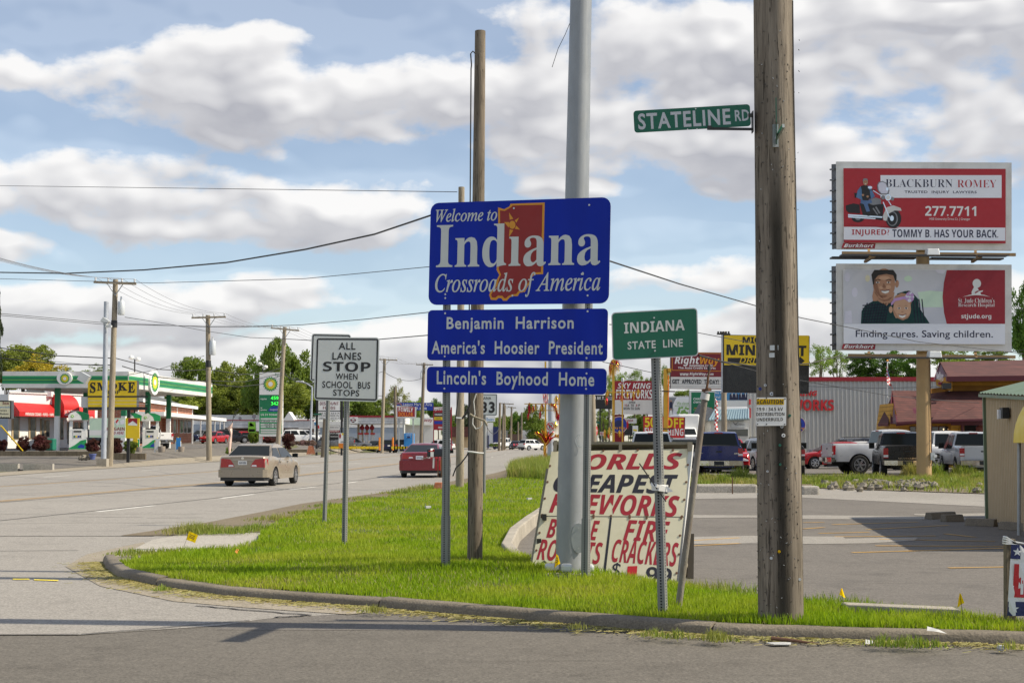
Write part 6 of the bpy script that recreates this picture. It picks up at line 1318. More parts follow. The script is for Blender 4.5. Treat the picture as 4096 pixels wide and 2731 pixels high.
# --- fireworks warehouse
t=thing('warehouse','long pale corrugated fireworks warehouse with a red roof band','building',at('F',640,1060,104));Yf=104
a,c=at('Q',1545,1180,Yf),at('F',1290,505,Yf);x0,x1,zt=a.x,c.x+6,at('F',640,500,Yf).z;mb=MB();V=[];nx=int((x1-x0)/.3)
for i in range(nx):
 xx=x0+(x1-x0)*i/nx;st=(x1-x0)/nx
 for dx,dy in((0,0),(st*.55,0),(st*.62,-.07),(st*.93,-.07)):V+=[(xx+dx,Yf+dy,0),(xx+dx,Yf+dy,zt)]
k=len(V)//2;mb.add(V,[(2*i,2*i+2,2*i+3,2*i+1)for i in range(k-1)],'metal_grey');mb.prism([(x0,Yf+.05,0),(x1,Yf+.05,0),(x1,Yf+.05,zt-.05),(x0,Yf+.05,zt-.05)],(4.6,26,0),'metal_grey');mb.build('wall',t)
mb=MB();z2=at('F',640,465,Yf).z;mb.box((x0-.1,Yf-.14,zt-.02),(x1,Yf-.02,z2),'deep_red');mb.build('roof_band',t)
b=Board('F',[(-400,560),(320,565),(320,790),(-400,790)],Yf-.1);
for(s_,x_0,y_0,x_1,y_1,st)in(('SKY KING',-168,634,152,588,'bi'),('FIREWORKS',-298,766,300,668,'b')):
 mb=MB();V,Fs,_=text_mesh(s_,st,.012);u0,v0=b.uv(x_0,y_0);u1,v1=b.uv(x_1,y_1)
 mb.add([b.W(lerp(u0,u1,q),lerp(v0,v1,w_),0,.14)for q,w_ in V],Fs,'red');mb.add([b.W(lerp(u0,u1,q),lerp(v0,v1,w_),0,.02)for q,w_ in V],Fs,'deep_red');mb.build('wall_lettering',t)
mb=MB();b=Board('F',[(-310,720),(-300,960)],Yf-.12);
for(y0,y1)in((775,830),(865,970)):bb=Board('Q',[(1558,y0),(1576,y1)],Yf-.12);bb.slab(mb,'red',.04)
mb.build('wall_plaque',t)
disc('round_emblem','round blue emblem on the warehouse wall right of the utility pole','F',-20,892,72,Yf-.3,((1,'plastic_white'),(.95,'deep_red'),(.9,'blue'),(.5,'navy')),(('Sky King',-70,940,34,910,'sign_gold','b',5),))
# --- restaurant
t=thing('restaurant','yellow sided restaurant with brown shingle roofs behind the billboard column','building',at('F',1300,1000,82));Yr=82.0
def PF(x,y,Y):return at('F',x,y,Y)
def facet(mb,pts,m,th=.12):mb.prism(pts,(0,.02,-th),m,'maroon_trim')
mb=MB();a,c=PF(885,1060,Yr),PF(1352,860,Yr);mb.prism([(a.x,Yr,0),(c.x+.2,Yr,0),(c.x+.2,Yr,2.75),(a.x,Yr,2.75)],(4.2,14,0),'siding_yellow');a2=PF(1352,900,Yr-.6);c2=PF(1470,900,Yr-.6);mb.box((a2.x,Yr-.6,0),(c2.x,Yr+3,2.6),'siding_yellow');a3=PF(1345,470,Yr+3);z3=PF(1345,462,Yr+3).z;mb.prism([(a3.x,Yr+3,3.0),(a3.x+26,Yr+3,3.0),(a3.x+26,Yr+3,z3),(a3.x,Yr+3,z3)],(3.2,9,0),'siding_yellow');c3=PF(1690,900,Yr+2.5);mb.box((c2.x,Yr+2.6,0),(c3.x+20,Yr+6,2.7),'trim_black')
mb.prism([PF(800,1000,Yr+.3),PF(890,1000,Yr),PF(890,875,Yr),PF(835,700,Yr+.1),PF(805,880,Yr+.3)],(0,3,0),'siding_yellow');mb.build('wall',t)
mb=MB();a,c=PF(1205,612,Yr+1.5),PF(1345,560,Yr+2.8);mb.prism([PF(1170,612,Yr+1.6),PF(1345,588,Yr+2.7),PF(1345,545,Yr+2.7),PF(1170,570,Yr+1.6)],(.05,.3,0),'siding_yellow_dark');b=Board('F',[(1345,543),(2300,541),(2300,590),(1345,588)],Yr+2.9);b.slab(mb,'siding_yellow_dark',.06);mb.build('trim_boards',t)
mb=MB();facet(mb,[PF(1312,460,Yr+1.6),PF(2300,448,Yr+1.6),PF(2300,306,Yr+7),PF(1252,330,Yr+7)],'shingle_brown',.3);mb.prism([PF(1195,492,Yr+3.5),PF(1215,492,Yr+3.5),PF(1258,350,Yr+6.5),PF(1312,466,Yr+1.8),PF(1322,452,Yr+1.7),PF(1252,326,Yr+6.5)],(.1,.3,0),'maroon_trim');mb.prism([PF(1222,540,Yr+3.4),PF(1345,590,Yr+2.2),PF(1345,470,Yr+2.0),PF(1316,466,Yr+2),PF(1258,352,Yr+6.2),PF(1216,494,Yr+3.4)],(.2,.2,0),'siding_yellow');mb.build('upper_roof',t)
mb=MB();facet(mb,[PF(862,885,Yr-.9),PF(1190,850,Yr-.9),PF(1350,592,Yr+3.),PF(820,585,Yr+3.)],'shingle_brown');facet(mb,[PF(1180,860,Yr-.95),PF(2300,880,Yr-.95),PF(2300,590,Yr+2.95),PF(1345,590,Yr+2.95)],'shingle_brown')
facet(mb,[PF(1180,850,Yr-2.2),PF(1760,838,Yr-2.2),PF(1760,702,Yr-.6),PF(1278,702,Yr-.6)],'shingle_brown');mb.prism([PF(1180,864,Yr-2.2),PF(1760,852,Yr-2.2),PF(1760,836,Yr-2.2),PF(1180,848,Yr-2.2)],(0,.1,0),'maroon_trim');mb.prism([PF(862,886,Yr-1),PF(1190,866,Yr-1),PF(1190,848,Yr-1),PF(862,868,Yr-1)],(0,.1,0),'maroon_trim')
facet(mb,[PF(698,888,Yr+1.2),PF(790,884,Yr+.2),PF(822,640,Yr+2.6),PF(780,770,Yr+2.6)],'shingle_brown');mb.prism([PF(808,884,Yr-.3),PF(826,884,Yr-.3),PF(838,700,Yr+.2),PF(865,884,Yr-.95),PF(878,884,Yr-.95),PF(826,585,Yr+2.6),PF(815,640,Yr+1.5)],(.05,.2,0),'maroon_trim');mb.build('lower_roof',t)
for(x0_,y0_,x1_,y1_)in((985,905,1038,985),(1182,905,1240,985),(1245,905,1345,985)):
 mb=MB();b=Board('F',[(x0_,y0_),(x1_,y1_)],Yr-.06);b.slab(mb,'maroon_trim',.06);b.uvrect(mb,.05,.08,.95,.95,'shop_glass',1)
 if x0_>1200:
  for q in(1286,1330):b.ell(mb,q,932,5,7,'lamp_warm',2,10)
 mb.build('window',t)
mb=MB();bb=Board('F',[(1448,870),(1468,872),(1468,1060),(1448,1060)],Yr-.9);bb.slab(mb,'maroon_trim',.2);bb=Board('F',[(1360,866),(1760,862),(1760,896),(1360,896)],Yr-.95);bb.slab(mb,'maroon_trim',.2);mb.build('porch_frame',t)
mb=MB();b=Board('F',[(1224,420),(1286,432),(1286,520),(1228,500)],[Yr+2.2,Yr+1.6,Yr+1.6,Yr+2.2]);b.text(mb,'Nelly’s',1226,505,1284,425,'white','b',2,.02);b2=Board('F',[(1240,508),(1276,510),(1276,538),(1240,535)],Yr+1.6);b2.slab(mb,'maroon',.05);mb.build('shop_sign',t)
mb=MB();mb.cbox(PF(1312,545,Yr+1.4),(.5,.3,.35),'black');mb.build('floodlight',t)
t=thing('flagpole','slim white flagpole with an American flag beside the restaurant roof','flagpole',at('F',778,980,84));p,q=at('F',776,980,84),at('F',783,328,84);p.z=.2;mb=MB();mb.tube([p,q],[.05,.03],'plastic_white',8);mb.lathe(q,[(.03,0),(.08,.06),(.03,.13)],'sign_gold',8);mb.build('pole',t,50)
mb=MB();n=10;G_=[[at('F',lerp(773,782,v)+u*lerp(22,66,v)+4*math.sin(u*4),lerp(372,530,v)+u*u*50+22*u,83.9-.25*math.sin(u*5+v*2))for u in(0,.2,.4,.6,.8,1)]for v in[i/n for i in range(n+1)]]
flat=[p for r_ in G_ for p in r_]
for m,f in(('navy',lambda i,j:i<5 and j>=1),('red',lambda i,j:not(i<5 and j>=1)and(i+j)%2==0),('white',lambda i,j:not(i<5 and j>=1)and(i+j)%2==1)):mb.add(flat,[(i*6+j,i*6+j+1,i*6+7+j,i*6+6+j)for i in range(n)for j in range(5)if f(i,j)],m)
mb.build('flag',t)
def person(label,base,h,yaw,top,low):
 t=thing('person',label,'person',base);k=h/1.75;me=bpy.data.meshes.new('body')
 J=[(0,0,.95),(0,0,1.2),(0,0,1.42),(0,0,1.52),(0,0,1.66),(0,0,1.75),(.19,0,1.42),(.27,-.03,1.14),(.20,-.2,1.30),(-.19,0,1.42),(-.27,0,1.14),(-.25,-.06,.88),(.10,0,.90),(.11,-.02,.5),(.11,.0,.06),(.12,-.12,.03),(-.10,0,.90),(-.11,-.02,.5),(-.11,.0,.06),(-.12,-.12,.03)]
 Ed=[(0,1),(1,2),(2,3),(3,4),(4,5),(2,6),(6,7),(7,8),(2,9),(9,10),(10,11),(0,12),(12,13),(13,14),(14,15),(0,16),(16,17),(17,18),(18,19)]
 rad=[.15,.15,.14,.06,.10,.07,.075,.05,.035,.075,.05,.035,.09,.065,.045,.04,.09,.065,.045,.04]
 c,s=math.cos(yaw),math.sin(yaw);me.from_pydata([((x*c-y*s)*k,(x*s+y*c)*k,z*k)for x,y,z in J],Ed,[]);o=bpy.data.objects.new('body',me);COL.objects.link(o);o.parent=t
 m=o.modifiers.new('skin','SKIN');m.use_smooth_shade=True
 for i,r in enumerate(rad):me.skin_vertices[0].data[i].radius=(r*k,r*k)
 me.skin_vertices[0].data[0].use_root=True;o.modifiers.new('sub','SUBSURF').levels=1
 mt=bpy.data.materials.new('figure');mt.use_nodes=True;g=NT(mt.node_tree);tc=g.n('ShaderNodeTexCoord');sp=g.n('ShaderNodeSeparateXYZ');g.l(tc.outputs['Object'],sp.inputs[0])
 cc=g.mix(g.m('GREATER_THAN',sp.outputs[2],.92*k),c4(low),c4(top));cc=g.mix(g.m('GREATER_THAN',sp.outputs[2],1.5*k),cc,(.42,.22,.13,1));g.l(cc,mt.node_tree.nodes['Principled BSDF'].inputs[0]);me.materials.append(mt)
 mb=MB();b=Vector(base);mb.lathe(b+Vector((0,.02,1.64*k)),[(.10,0),(.115,.06),(.09,.13),(.03,.16)],'hair',12);mb.build('hair',t,60);return t
q=PF(1622,1060,83);person('person in a red shirt standing in the dark restaurant doorway',(q.x,83,.9),1.8,.2,(.30,.09,.08),(.05,.06,.10))
mb=MB();mb.box((q.x-2.5,82.2,.1),(q.x+9,84.4,.9),'maroon_trim');tag(mb.build('porch_deck'),'dark porch deck at the restaurant doorway','deck')
# --- dealer lot vehicles
def rearpos(w,x,y,Y,dy=0.):p=at(w,x,y,Y);return(p.x,Y+dy,hz(p.x,Y+dy)+.006)
vehicle('pickup_truck','bright blue pickup truck seen from behind near the rusty pipe','pickup',rearpos('E',1012,1370,59.5,2.92),R(-8),PICKUP('truck_blue',marks=(('4X4',.62,.82,1.02,1.07),('HEMI',-.80,-.68,1.03,1.07)),plate_text='RightWay',plate=.60))
vehicle('pickup_truck','white pickup truck with only its cab showing behind the fireworks board','pickup',rearpos('T',718,850,60.5,2.92),R(-5),PICKUP('car_white'))
vehicle('pickup_truck','silver pickup truck standing side on with chrome wheels','pickup',(at('F',805,1330,68).x,68.0,hz(12,68)),R(-86),PICKUP('car_silver',R=.42,tail=(.86,1.26,.2,.2))).scale=(1.03,1.03,1.07)
vehicle('pickup_truck','black pickup truck seen from behind next to the tan column','pickup',rearpos('F',1062,1385,60.3,2.85),R(-9),PICKUP('car_black',tail=(.84,1.26,.2,.2),marks=(('SILVERADO',-.38,.38,.80,.86),)))
vehicle('pickup_truck','silver pickup truck right of the column, partly behind the tan building','pickup',rearpos('F',1735,1380,60.5,2.85),R(-8),PICKUP('car_silver',cabs=[(-.72,-.58,1.0,1.62,1.20,1.93,.95,.76,(.48,),'rf')],mirror=1.2))
vehicle('pickup_truck','black pickup truck mostly hidden behind the thick utility pole','pickup',rearpos('E',1508,1385,61,2.85),R(-9),PICKUP('car_black',tail=(.9,1.2,.2,.2)))
vehicle('pickup_truck','white crew cab truck behind the tan column with its roof showing','pickup',(at('F',1290,1200,76).x,76,hz(20,76)),R(-88),PICKUP('car_white',cabs=[(-.9,-.75,.9,1.5,1.22,2.02,.95,.76,(.46,),'rf')]))
vehicle('parked_car','bright red sedan parked behind the silver pickup tailgate','car',(at('F',335,1230,79).x,79,hz(12,79)),R(90),SEDAN('bright_red'))
vehicle('parked_car','dark grey people carrier behind the red sedan','car',(at('F',400,1180,90).x,90,hz(15,90)),R(84),SUV('car_grey'))
vehicle('parked_car','silver car low behind the silver pickup bed','car',(at('F',600,1200,87).x,87,hz(15,87)),R(-82),SEDAN('car_silver'))
vehicle('parked_car','silver car whose roof shows left of the white pickup cab','car',(at('T',330,900,74).x,74,hz(4,74)),R(70),SEDAN('car_silver'))
vehicle('parked_car','grey sport utility car facing us between board and blue truck','car',(at('T',1225,1090,67).x,69,hz(6,67)),R(176),SUV('car_grey'))
vehicle('parked_car','red sport utility car just right of the blue truck','car',(at('E',1042,1240,69).x,71,hz(9,69)),R(178),SUV('bright_red'))
vehicle('parked_car','silver sport utility car left of the thick utility pole','car',(at('E',1318,1240,74).x,76,hz(9,74)),R(8),SUV('car_silver'))
# --- concrete blocks, rod
for lab,w,x0,x1,y0,y1,Y in(('long concrete parking block left of the utility pole','E',755,1235,1450,1500,43.5),('chipped concrete block end right of the utility pole','E',1585,1722,1490,1540,42.0)):
 a,c=at(w,x0,y1,Y),at(w,x1,y0,Y);mb=MB();mb.box((a.x,Y,-.05),(c.x,Y+.45,.26),'patch_concrete');tag(mb.build('parking_block',None,0,.06),lab,'parking block')
t=gr('E',935,1495,.0);mb=MB();mb.bar(Vector((t.x,42.6,-.05)),Vector((t.x,42.6,at('E',935,1385,42.6).z)),.03,.03,'rust');tag(mb.build('iron_rod'),'thin rusty iron rod standing in front of the parking block','rod')
for i,(x0,y0,x1,y1,lab)in enumerate(((1365,335,1570,322,'farthest concrete wheel stop by the tan building'),(1470,352,1625,345,'second concrete wheel stop by the tan building'),(1614,380,1850,385,'worn concrete wheel stop with a broken end, third one towards us'),(1866,408,2110,420,'nearest concrete wheel stop, cut off by the picture edge'))):
 p,q=gr('R',x0+8,y0,0),gr('R',x1-8,y1+4,0);d=(q-p).normalized();nn=Vector((-d.y,d.x,0));mb=MB();V=[]
 for r_ in(p,q):V+=[r_-nn*.02,r_+nn*.20,r_+nn*.16+Vector((0,0,.14)),r_+nn*.03+Vector((0,0,.14))]
 mb.add(V,[(0,1,5,4),(1,2,6,5),(2,3,7,6),(3,0,4,7),(0,3,2,1),(4,5,6,7)],'kerb_concrete');tag(mb.build('wheel_stop',None,0,.015),lab,'wheel stop','wheel stops by the tan building')
# --- tan corrugated building with green roof
t=thing('metal_building','tan corrugated metal building with a green roof at the right edge','building',(10.5,25,0));B0,B1=Vector((9.75,29.3,0)),Vector((8.19,20.5,0));d=(B1-B0).normalized();nn=Vector((d.y,-d.x,0));nn=nn if nn.x<0 else-nn;L_=(B1-B0).length
zt0,zt1=2.52,2.18;mb=MB();V=[];k=int(L_/.19)
for i in range(k):
 for dx,o in((0,0),(.09,0),(.115,.028),(.165,.028)):
  s_=i*.19+dx;p=B0+d*s_+nn*o;V+=[(p.x,p.y,0),(p.x,p.y,lerp(zt0,zt1,min(1,s_/L_)))]
m_=len(V)//2;mb.add(V,[(2*i,2*i+2,2*i+3,2*i+1)for i in range(m_-1)],'metal_tan')
back=Vector((13,2.2,0));mb.add([B0-nn*.02,B0-nn*.02+Vector((0,0,zt0)),B0+back+Vector((0,0,zt0+.3)),B0+back],[(0,1,2,3)],'metal_tan');mb.build('wall',t)
mb=MB();mb.bar(B0+nn*.03,B0+nn*.03+Vector((0,0,zt0)),.09,.05,'metal_green');mb.build('corner_trim',t)
mb=MB();e0,e1=B0+nn*.14-d*.12+Vector((0,0,zt0+.04)),B1+nn*.14+Vector((0,0,zt1+.02));r0,r1=e0+Vector((6.4,.9,1.5)),e1+Vector((6.4,.9,1.85));nV=24;V=[]
for i in range(nV*2+1):
 u=i/(nV*2);V+=[e0.lerp(e1,u)+Vector((0,0,.03*(i%2))),r0.lerp(r1,u)+Vector((0,0,.03*(i%2)))]
mb.add(V,[(2*i,2*i+1,2*i+3,2*i+2)for i in range(nV*2)],'metal_green');mb.prism([e0+Vector((0,0,-.01)),e1+Vector((0,0,-.01)),e1+Vector((0,0,-.07)),e0+Vector((0,0,-.07))],Vector((.05,0,0)),'metal_green');b2=[r0,r1,r1+Vector((5,.7,-1.2)),r0+Vector((5,.7,-1.2))];mb.add(b2,[(0,1,2,3)],'metal_green');mb.build('roof',t)
mb=MB();c=onplane('U',187,216,B0+nn*.05,nn);mb.cbox(c+nn*.06,(.12,.34,.2),'black',Matrix.Rotation(math.atan2(d.y,d.x)+math.pi/2,3,'Z'));mb.cbox(c+nn*.10-d*.10+Vector((0,0,-.02)),(.13,.16,.17),'lamp_clear',Matrix.Rotation(math.atan2(d.y,d.x)+math.pi/2,3,'Z'));mb.build('wall_light',t)
t=thing('awning','yellow fabric awning on a pipe post at the tan building','awning',gr('U',252,912));p=gr('U',251,912,0);q=at('U',252,385,p.y);mb=MB();mb.tube([p,q],.032,'galv_dull',10);mb.build('post',t,50)
mb=MB();ar=[Vector((q.x+.9*(1-math.cos(a))-.1,p.y,q.z+1.0*math.sin(a)+.0))for a in[k*math.pi/2/10 for k in range(11)]];mb.add([v for v in ar]+[v+Vector((-.28,-3.2,0))for v in ar],[(i,i+1,i+12,i+11)for i in range(10)],'sign_yellow');mb.prism([ar[0],*ar[1:],Vector((ar[-1].x,p.y,q.z))],(0,-.01,0),'sign_yellow');mb.build('cover',t,60)
# --- trees on the right
for a in(('Q',200,460,150,820,150,'leaf_light','light green tree left of the red fireworks sign','airy'),('Q',360,420,110,760,170,'leaf_light','airy pale tree rising above the red fireworks sign'),('Q',490,510,90,900,190,'leaf_mid','round dark tree right of the red fireworks sign','broad'),('Q',690,360,75,780,150,'leaf_light','tall thin tree behind the yellow bracket post','airy'),('Q',860,660,130,860,160,'leaf_mid','wide tree below the maroon sign board','broad'),('Q',430,880,90,1180,140,'leaf_mid','dark tree behind the small car signs','broad'),('O',1090,820,90,1250,130,'leaf_mid','slim tree under the black auto shop sign','airy'),('O',1170,300,90,700,160,'leaf_light','light tree showing beside the green state line sign','airy'),('F',180,120,130,520,130,'leaf_light','light green tree left of the billboard above the warehouse','airy'),('F',330,170,120,520,138,'leaf_light','second light green tree above the warehouse roof','airy'),('F',560,225,170,520,145,'leaf_dark','dark spreading tree under the lower billboard','broad'),('F',820,240,180,520,145,'leaf_dark','dark tree behind the flagpole','broad'),('F',1010,235,140,520,140,'leaf_dark','dark tree left of the billboard column','broad'),('F',1330,215,200,420,130,'leaf_mid','green tree above the restaurant roof ridge','broad'),('F',1700,215,220,400,130,'leaf_mid','green tree above the restaurant at right','broad'),('H',1640,985,110,1560,110,'leaf_dark','big dark leafy tree at the right edge beside the lower poster','broad'),('H',1730,1060,110,1600,118,'leaf_dark','dark tree at the right picture edge behind the leafy one','broad'),*[('Q',60+i*150,880+(i*37)%60,105,1190,190+(i*23)%50,'leaf_mid',lb,'broad')for i,lb in enumerate(('low far tree left of the round blue emblem','low far tree behind the round blue emblem','low far tree behind the white pickup cab','low far tree behind the box truck','low far tree behind the small blue roofed shop','low far tree left of the pale billboard foot'))],('J',1870,200,160,640,330,'leaf_mid','dark tree far down the road behind the tinsel','broad')):
 a=list(a);k=a[8]if len(a)>8 else 'airy';tree(*a[:8],k,group='trees behind the right side shops')
# ------------------------------------------------------------ left side: gas station, shops, poles, far signs
class WBoard(Board):
 def __init__(s,w,tl,tr,br,bl,eps=None):
  s.w=w;s.c=[Vector(p)for p in(tl,tr,br,bl)];s.n=(s.c[2]-s.c[3]).cross(s.c[0]-s.c[3]).normalized();s.Y=s.c[0].y;s.eps=eps or(.0004+.00003*s.Y);s.wm=(s.c[1]-s.c[0]).length;s.hm=(s.c[3]-s.c[0]).length
 def uv(s,x,y):
  p=onplane(s.w,x,y,s.c[0],s.n)-s.c[0];a,b=s.c[1]-s.c[0],s.c[3]-s.c[0];return p.dot(a)/a.dot(a),p.dot(b)/b.dot(b)
Z=Vector((0,0,1))
# --- canopy
YC=105;zt=at('A',1005,755,YC).z;zb=at('A',1005,884,YC).z
fl=lambda p,z:Vector((p.x,p.y,z))
c0=at('A',1005,820,YC);cl=at('A',20,820,YC);cr=at('A',1660,895,127);c3_=cl+cr-c0
t=thing('station_canopy','white and green gas station canopy on square columns','canopy',((c0.x+cl.x)/2,112,.8));mb=MB()
mb.prism([fl(p,zb+.05)for p in(cl,c0,cr,c3_)],(0,0,zt-zb-.08),'frame_white');mb.build('roof_deck',t)
for a,b_,w in((cl,c0,'A'),(c0,cr,'A')):
 b=WBoard('A',fl(a,zt),fl(b_,zt),fl(b_,zb),fl(a,zb));b.c=[p+b.n*.05 for p in b.c];mb=MB();b.slab(mb,'frame_white',.04)
 for v0,v1,m in((.27,.36,'bp_green2'),(.36,.50,'bp_green'),(.50,.525,'bp_lime'),(.525,.66,'bp_green'),(.66,.74,'bp_green2')):b.uvrect(mb,0,v0,1,v1,m)
 mb.build('fascia',t)
b=WBoard('K',fl(cl,zt),fl(c0,zt),fl(c0,zb),fl(cl,zb));mb=MB();mb.prism([b.p(1022+118*math.cos(k*math.pi/14),245+102*math.sin(-k*math.pi/14),0,.22)for k in range(28)],-b.n*.2,'white');b.c=[p+b.n*.22 for p in b.c];b.sunburst(mb,1016,250,84,1,82);mb.build('logo_disc',t)
b=WBoard('L',fl(c0,zt),fl(cr,zt),fl(cr,zb),fl(c0,zb));u,v=b.uv(818,310);mb=MB();rw_,rh_=1.15/b.wm,.98/b.hm;mb.prism([b.W(u+rw_*math.cos(k*math.pi/14),v-rh_*math.sin(k*math.pi/14),0,.22)for k in range(28)],-b.n*.2,'white');b.c=[p+b.n*.22 for p in b.c]
for k,(q,m)in enumerate(((.82,'bp_green'),(.66,'bp_lime'),(.5,'bp_yellow'),(.25,'white'))):mb.poly([b.W(u+rw_*q*math.cos(i*math.pi/18)*(1 if i%2 else .85),v-rh_*q*math.sin(i*math.pi/18)*(1 if i%2 else .85),k+1)for i in range(36)],m)
mb.build('logo_disc',t)
for x,Y in((130,106.5),(195,118),(283,106.5),(338,115),(386,122.5)):
 p=at('S',x,1034,Y);g_=hz(p.x,Y);zm=lerp(g_,zb,.56);mb=MB();mb.bar((p.x,Y,g_-.1),(p.x,Y,zm),.34,.34,'white');mb.bar((p.x,Y,zm),(p.x,Y,zb+.1),.36,.36,'bp_green');mb.build('column',t)
# --- pumps
def pump():
 t=thing('gas_pump','white gas pump with a green arched top beside the canopy column','gas pump',(0,0,0),'gas pumps under the canopy');mb=MB();mb.box((-.62,-.3,0),(.62,.3,1.62),'plastic_white');mb.box((-.66,-.34,0),(.66,.34,.12),'concrete')
 mb.poly([(-.62,-.305,.14),(.62,-.305,.14),(.62,-.305,.85),(.2,-.305,.78),(-.2,-.305,.45),(-.62,-.305,.22)],'bp_green2');mb.poly([(.0,-.309,.24),(.45,-.309,.22),(.5,-.309,.42),(.25,-.309,.52),(.02,-.309,.36)],'blue');mb.build('cabinet',t)
 mb=MB();mb.box((-.36,-.315,.95),(.30,-.302,1.55),'grey_white');mb.box((-.30,-.325,1.38),(.24,-.316,1.52),'shop_glass')
 for i in range(4):mb.box((-.30+i*.14,-.325,1.0),(-.19+i*.14,-.316,1.14),('bp_green','sign_yellow','blue','black')[i])
 mb.build('control_panel',t);mb=MB();mb.box((-.62,-.2,1.62),(-.40,.2,2.3),'plastic_white');mb.box((.40,-.2,1.62),(.62,.2,2.3),'plastic_white');mb.box((-.40,-.1,1.62),(.40,.1,1.72),'black');mb.build('uprights',t)
 mb=MB();pr=[(-.70,2.28),(.72,2.30),(.72,2.72),(.3,2.90),(-.2,2.92),(-.55,2.80),(-.70,2.62)];mb.prism([(x,-.36,z)for x,z in pr],(0,.72,0),'plastic_white');mb.poly([(-.2,-.364,2.92),(.3,-.364,2.90),(.72,-.364,2.72),(.72,-.364,2.30),(.28,-.364,2.30),(.18,-.364,2.6)],'bp_green2');mb.poly([(.72,-.36,2.3),(.725,.36,2.3),(.725,.36,2.72),(.725,-.36,2.72)],'bp_green2');mb.lathe((-.42,-.37,2.56),[(.11,-.004),(.11,.006)],'bp_lime',14,'y');mb.lathe((-.42,-.376,2.56),[(.05,-.004),(.05,.006)],'white',12,'y');mb.build('top_valance',t)
 mb=MB();mb.tube([(-.64,-.1,2.2),(-.74,-.15,1.4),(-.70,-.2,.5),(-.64,-.2,1.0)],.025,'black',6);mb.tube([(.64,-.1,2.2),(.74,-.15,1.4),(.70,-.2,.5),(.64,-.2,1.0)],.025,'black',6);mb.build('hose',t);return t
def put_copy(src,loc,rz,label,first=False,scale=1.):
 if first:r=src
 else:
  r=src.copy();COL.objects.link(r)
  for ch in list(src.children):
   c=ch.copy();COL.objects.link(c);c.parent=r
   for g_ in ch.children:d_=g_.copy();COL.objects.link(d_);d_.parent=c
 r.location=loc;r.rotation_euler=(0,0,rz);r.scale=(scale,)*3;r['label']=label;return r
pm=pump()
for i,(w,x,Y,lab)in enumerate((('K',1222,105.5,'gas pump with a green arched top in front of the red dome awning'),('L',790,114,'gas pump behind the pickup at the right canopy columns'),('L',490,112,'gas pump half hidden behind the yellow smoke shop sign'))):
 p=at(w,x,1370,Y);put_copy(pm,(p.x,Y,hz(p.x,Y)),R(12),lab,i==0)
# --- tobacco store
def wallplane(w,x0,Y0,x1,Y1):a,b=at(w,x0,1215,Y0),at(w,x1,1215,Y1);a.z=b.z=0;d=(b-a).normalized();return a,b,d,Vector((d.y,-d.x,0))
a,b_,d,nn=wallplane('K',120,121,1520,130)
nn=nn if nn.dot(-a)>0 else-nn;t=thing('store','white store with red awnings behind the gas canopy','building',((a.x+b_.x)/2,(a.y+b_.y)/2,.8));z1=at('K',130,476,121).z
mb=MB();back=Vector((a.x/a.y*12-.5,12,0));mb.prism([a+Z*.3,b_+Z*.3,b_+Z*z1,a+Z*z1],back,'white_wall');mb.prism([a+Z*z1,b_+Z*z1,b_+Z*(z1+.12),a+Z*(z1+.12)],nn*.1,'frame_white')
q=at('K',770,490,125);mb.cbox(onplane('K',770,490,a,nn),(.6,.6,.5),'white_wall');mb.build('wall',t)
mb=MB();l0=at('K',-160,880,121.4);mb.prism([Vector((l0.x,121.4,.3)),Vector((a.x,121.2,.3)),Vector((a.x,121.2,at('K',0,880,121.3).z)),Vector((l0.x,121.4,at('K',0,880,121.3).z))],(0,8,0),'wall_blue');mb.prism([Vector((l0.x,121.4,at('K',0,880,121.3).z)),Vector((a.x,121.2,at('K',0,880,121.3).z)),Vector((a.x,121.2,z1-.1)),Vector((l0.x,121.4,z1-.1))],(0,8,0),'white_wall');mb.build('side_wing',t)
wb=WBoard('K',a+Z*z1,b_+Z*z1,b_+Z*.3,a+Z*.3)
for(x0,y0,x1,y1)in((178,850,300,1200),(445,862,560,1192),(628,880,690,1155),(700,900,770,1165),(925,880,990,1205),(1052,930,1100,1200),(1140,925,1225,1180),(1238,930,1300,1180),(1440,885,1500,1130)):
 mb=MB();mb.prism([wb.p(x,y,0,.06)for x,y in((x0,y1),(x1,y1),(x1,y0),(x0,y0))],-nn*.06,'metal_tan');e=(x1-x0)*.22;mb.poly([wb.p(x,y,1,.07)for x,y in((x0+e,y1-8),(x1-e*.5,y1-8),(x1-e*.5,y0+8),(x0+e,y0+8))],'shop_glass');mb.build('window',t)
def awn(x0,x1,ytop,yf,yv,out,name='awning'):
 f=a+nn*out;tp=[onplane('K',x,ytop[i],a,nn)for i,x in enumerate((x0[0],x1[0]))];fr=[onplane('K',x,yf[i],f,nn)for i,x in enumerate((x0[1],x1[1]))];vl=[fl(p,onplane('K',x,yv[i],f,nn).z)for i,(x,p)in enumerate(zip((x0[1],x1[1]),fr))]
 mb=MB();mb.add([tp[0],tp[1],fr[1],fr[0],vl[1],vl[0]],[(0,1,2,3),(3,2,4,5)],'awning_red')
 for i in(0,1):wl=fl(tp[i],vl[i].z);mb.poly([tp[i],fr[i],vl[i],wl],'awning_red')
 return mb,fr,vl
mb,fr,vl=awn((200,305),(870,960),(620,660),(765,790),(838,855),1.2);b=WBoard('K',fr[0],fr[1],vl[1],vl[0]);b.text(mb,'PREMIUM CIGARS • PIPES • VAPE • CBD',400,826,925,790,'white','b',1);mb.build('awning',t)
mb,fr,vl=awn((1240,1250),(1490,1488),(690,705),(805,822),(875,888),1.2);b=WBoard('K',fr[0],fr[1],vl[1],vl[0]);b.text(mb,'• ZIPPO',1390,868,1462,836,'white','b',1);mb.build('awning',t)
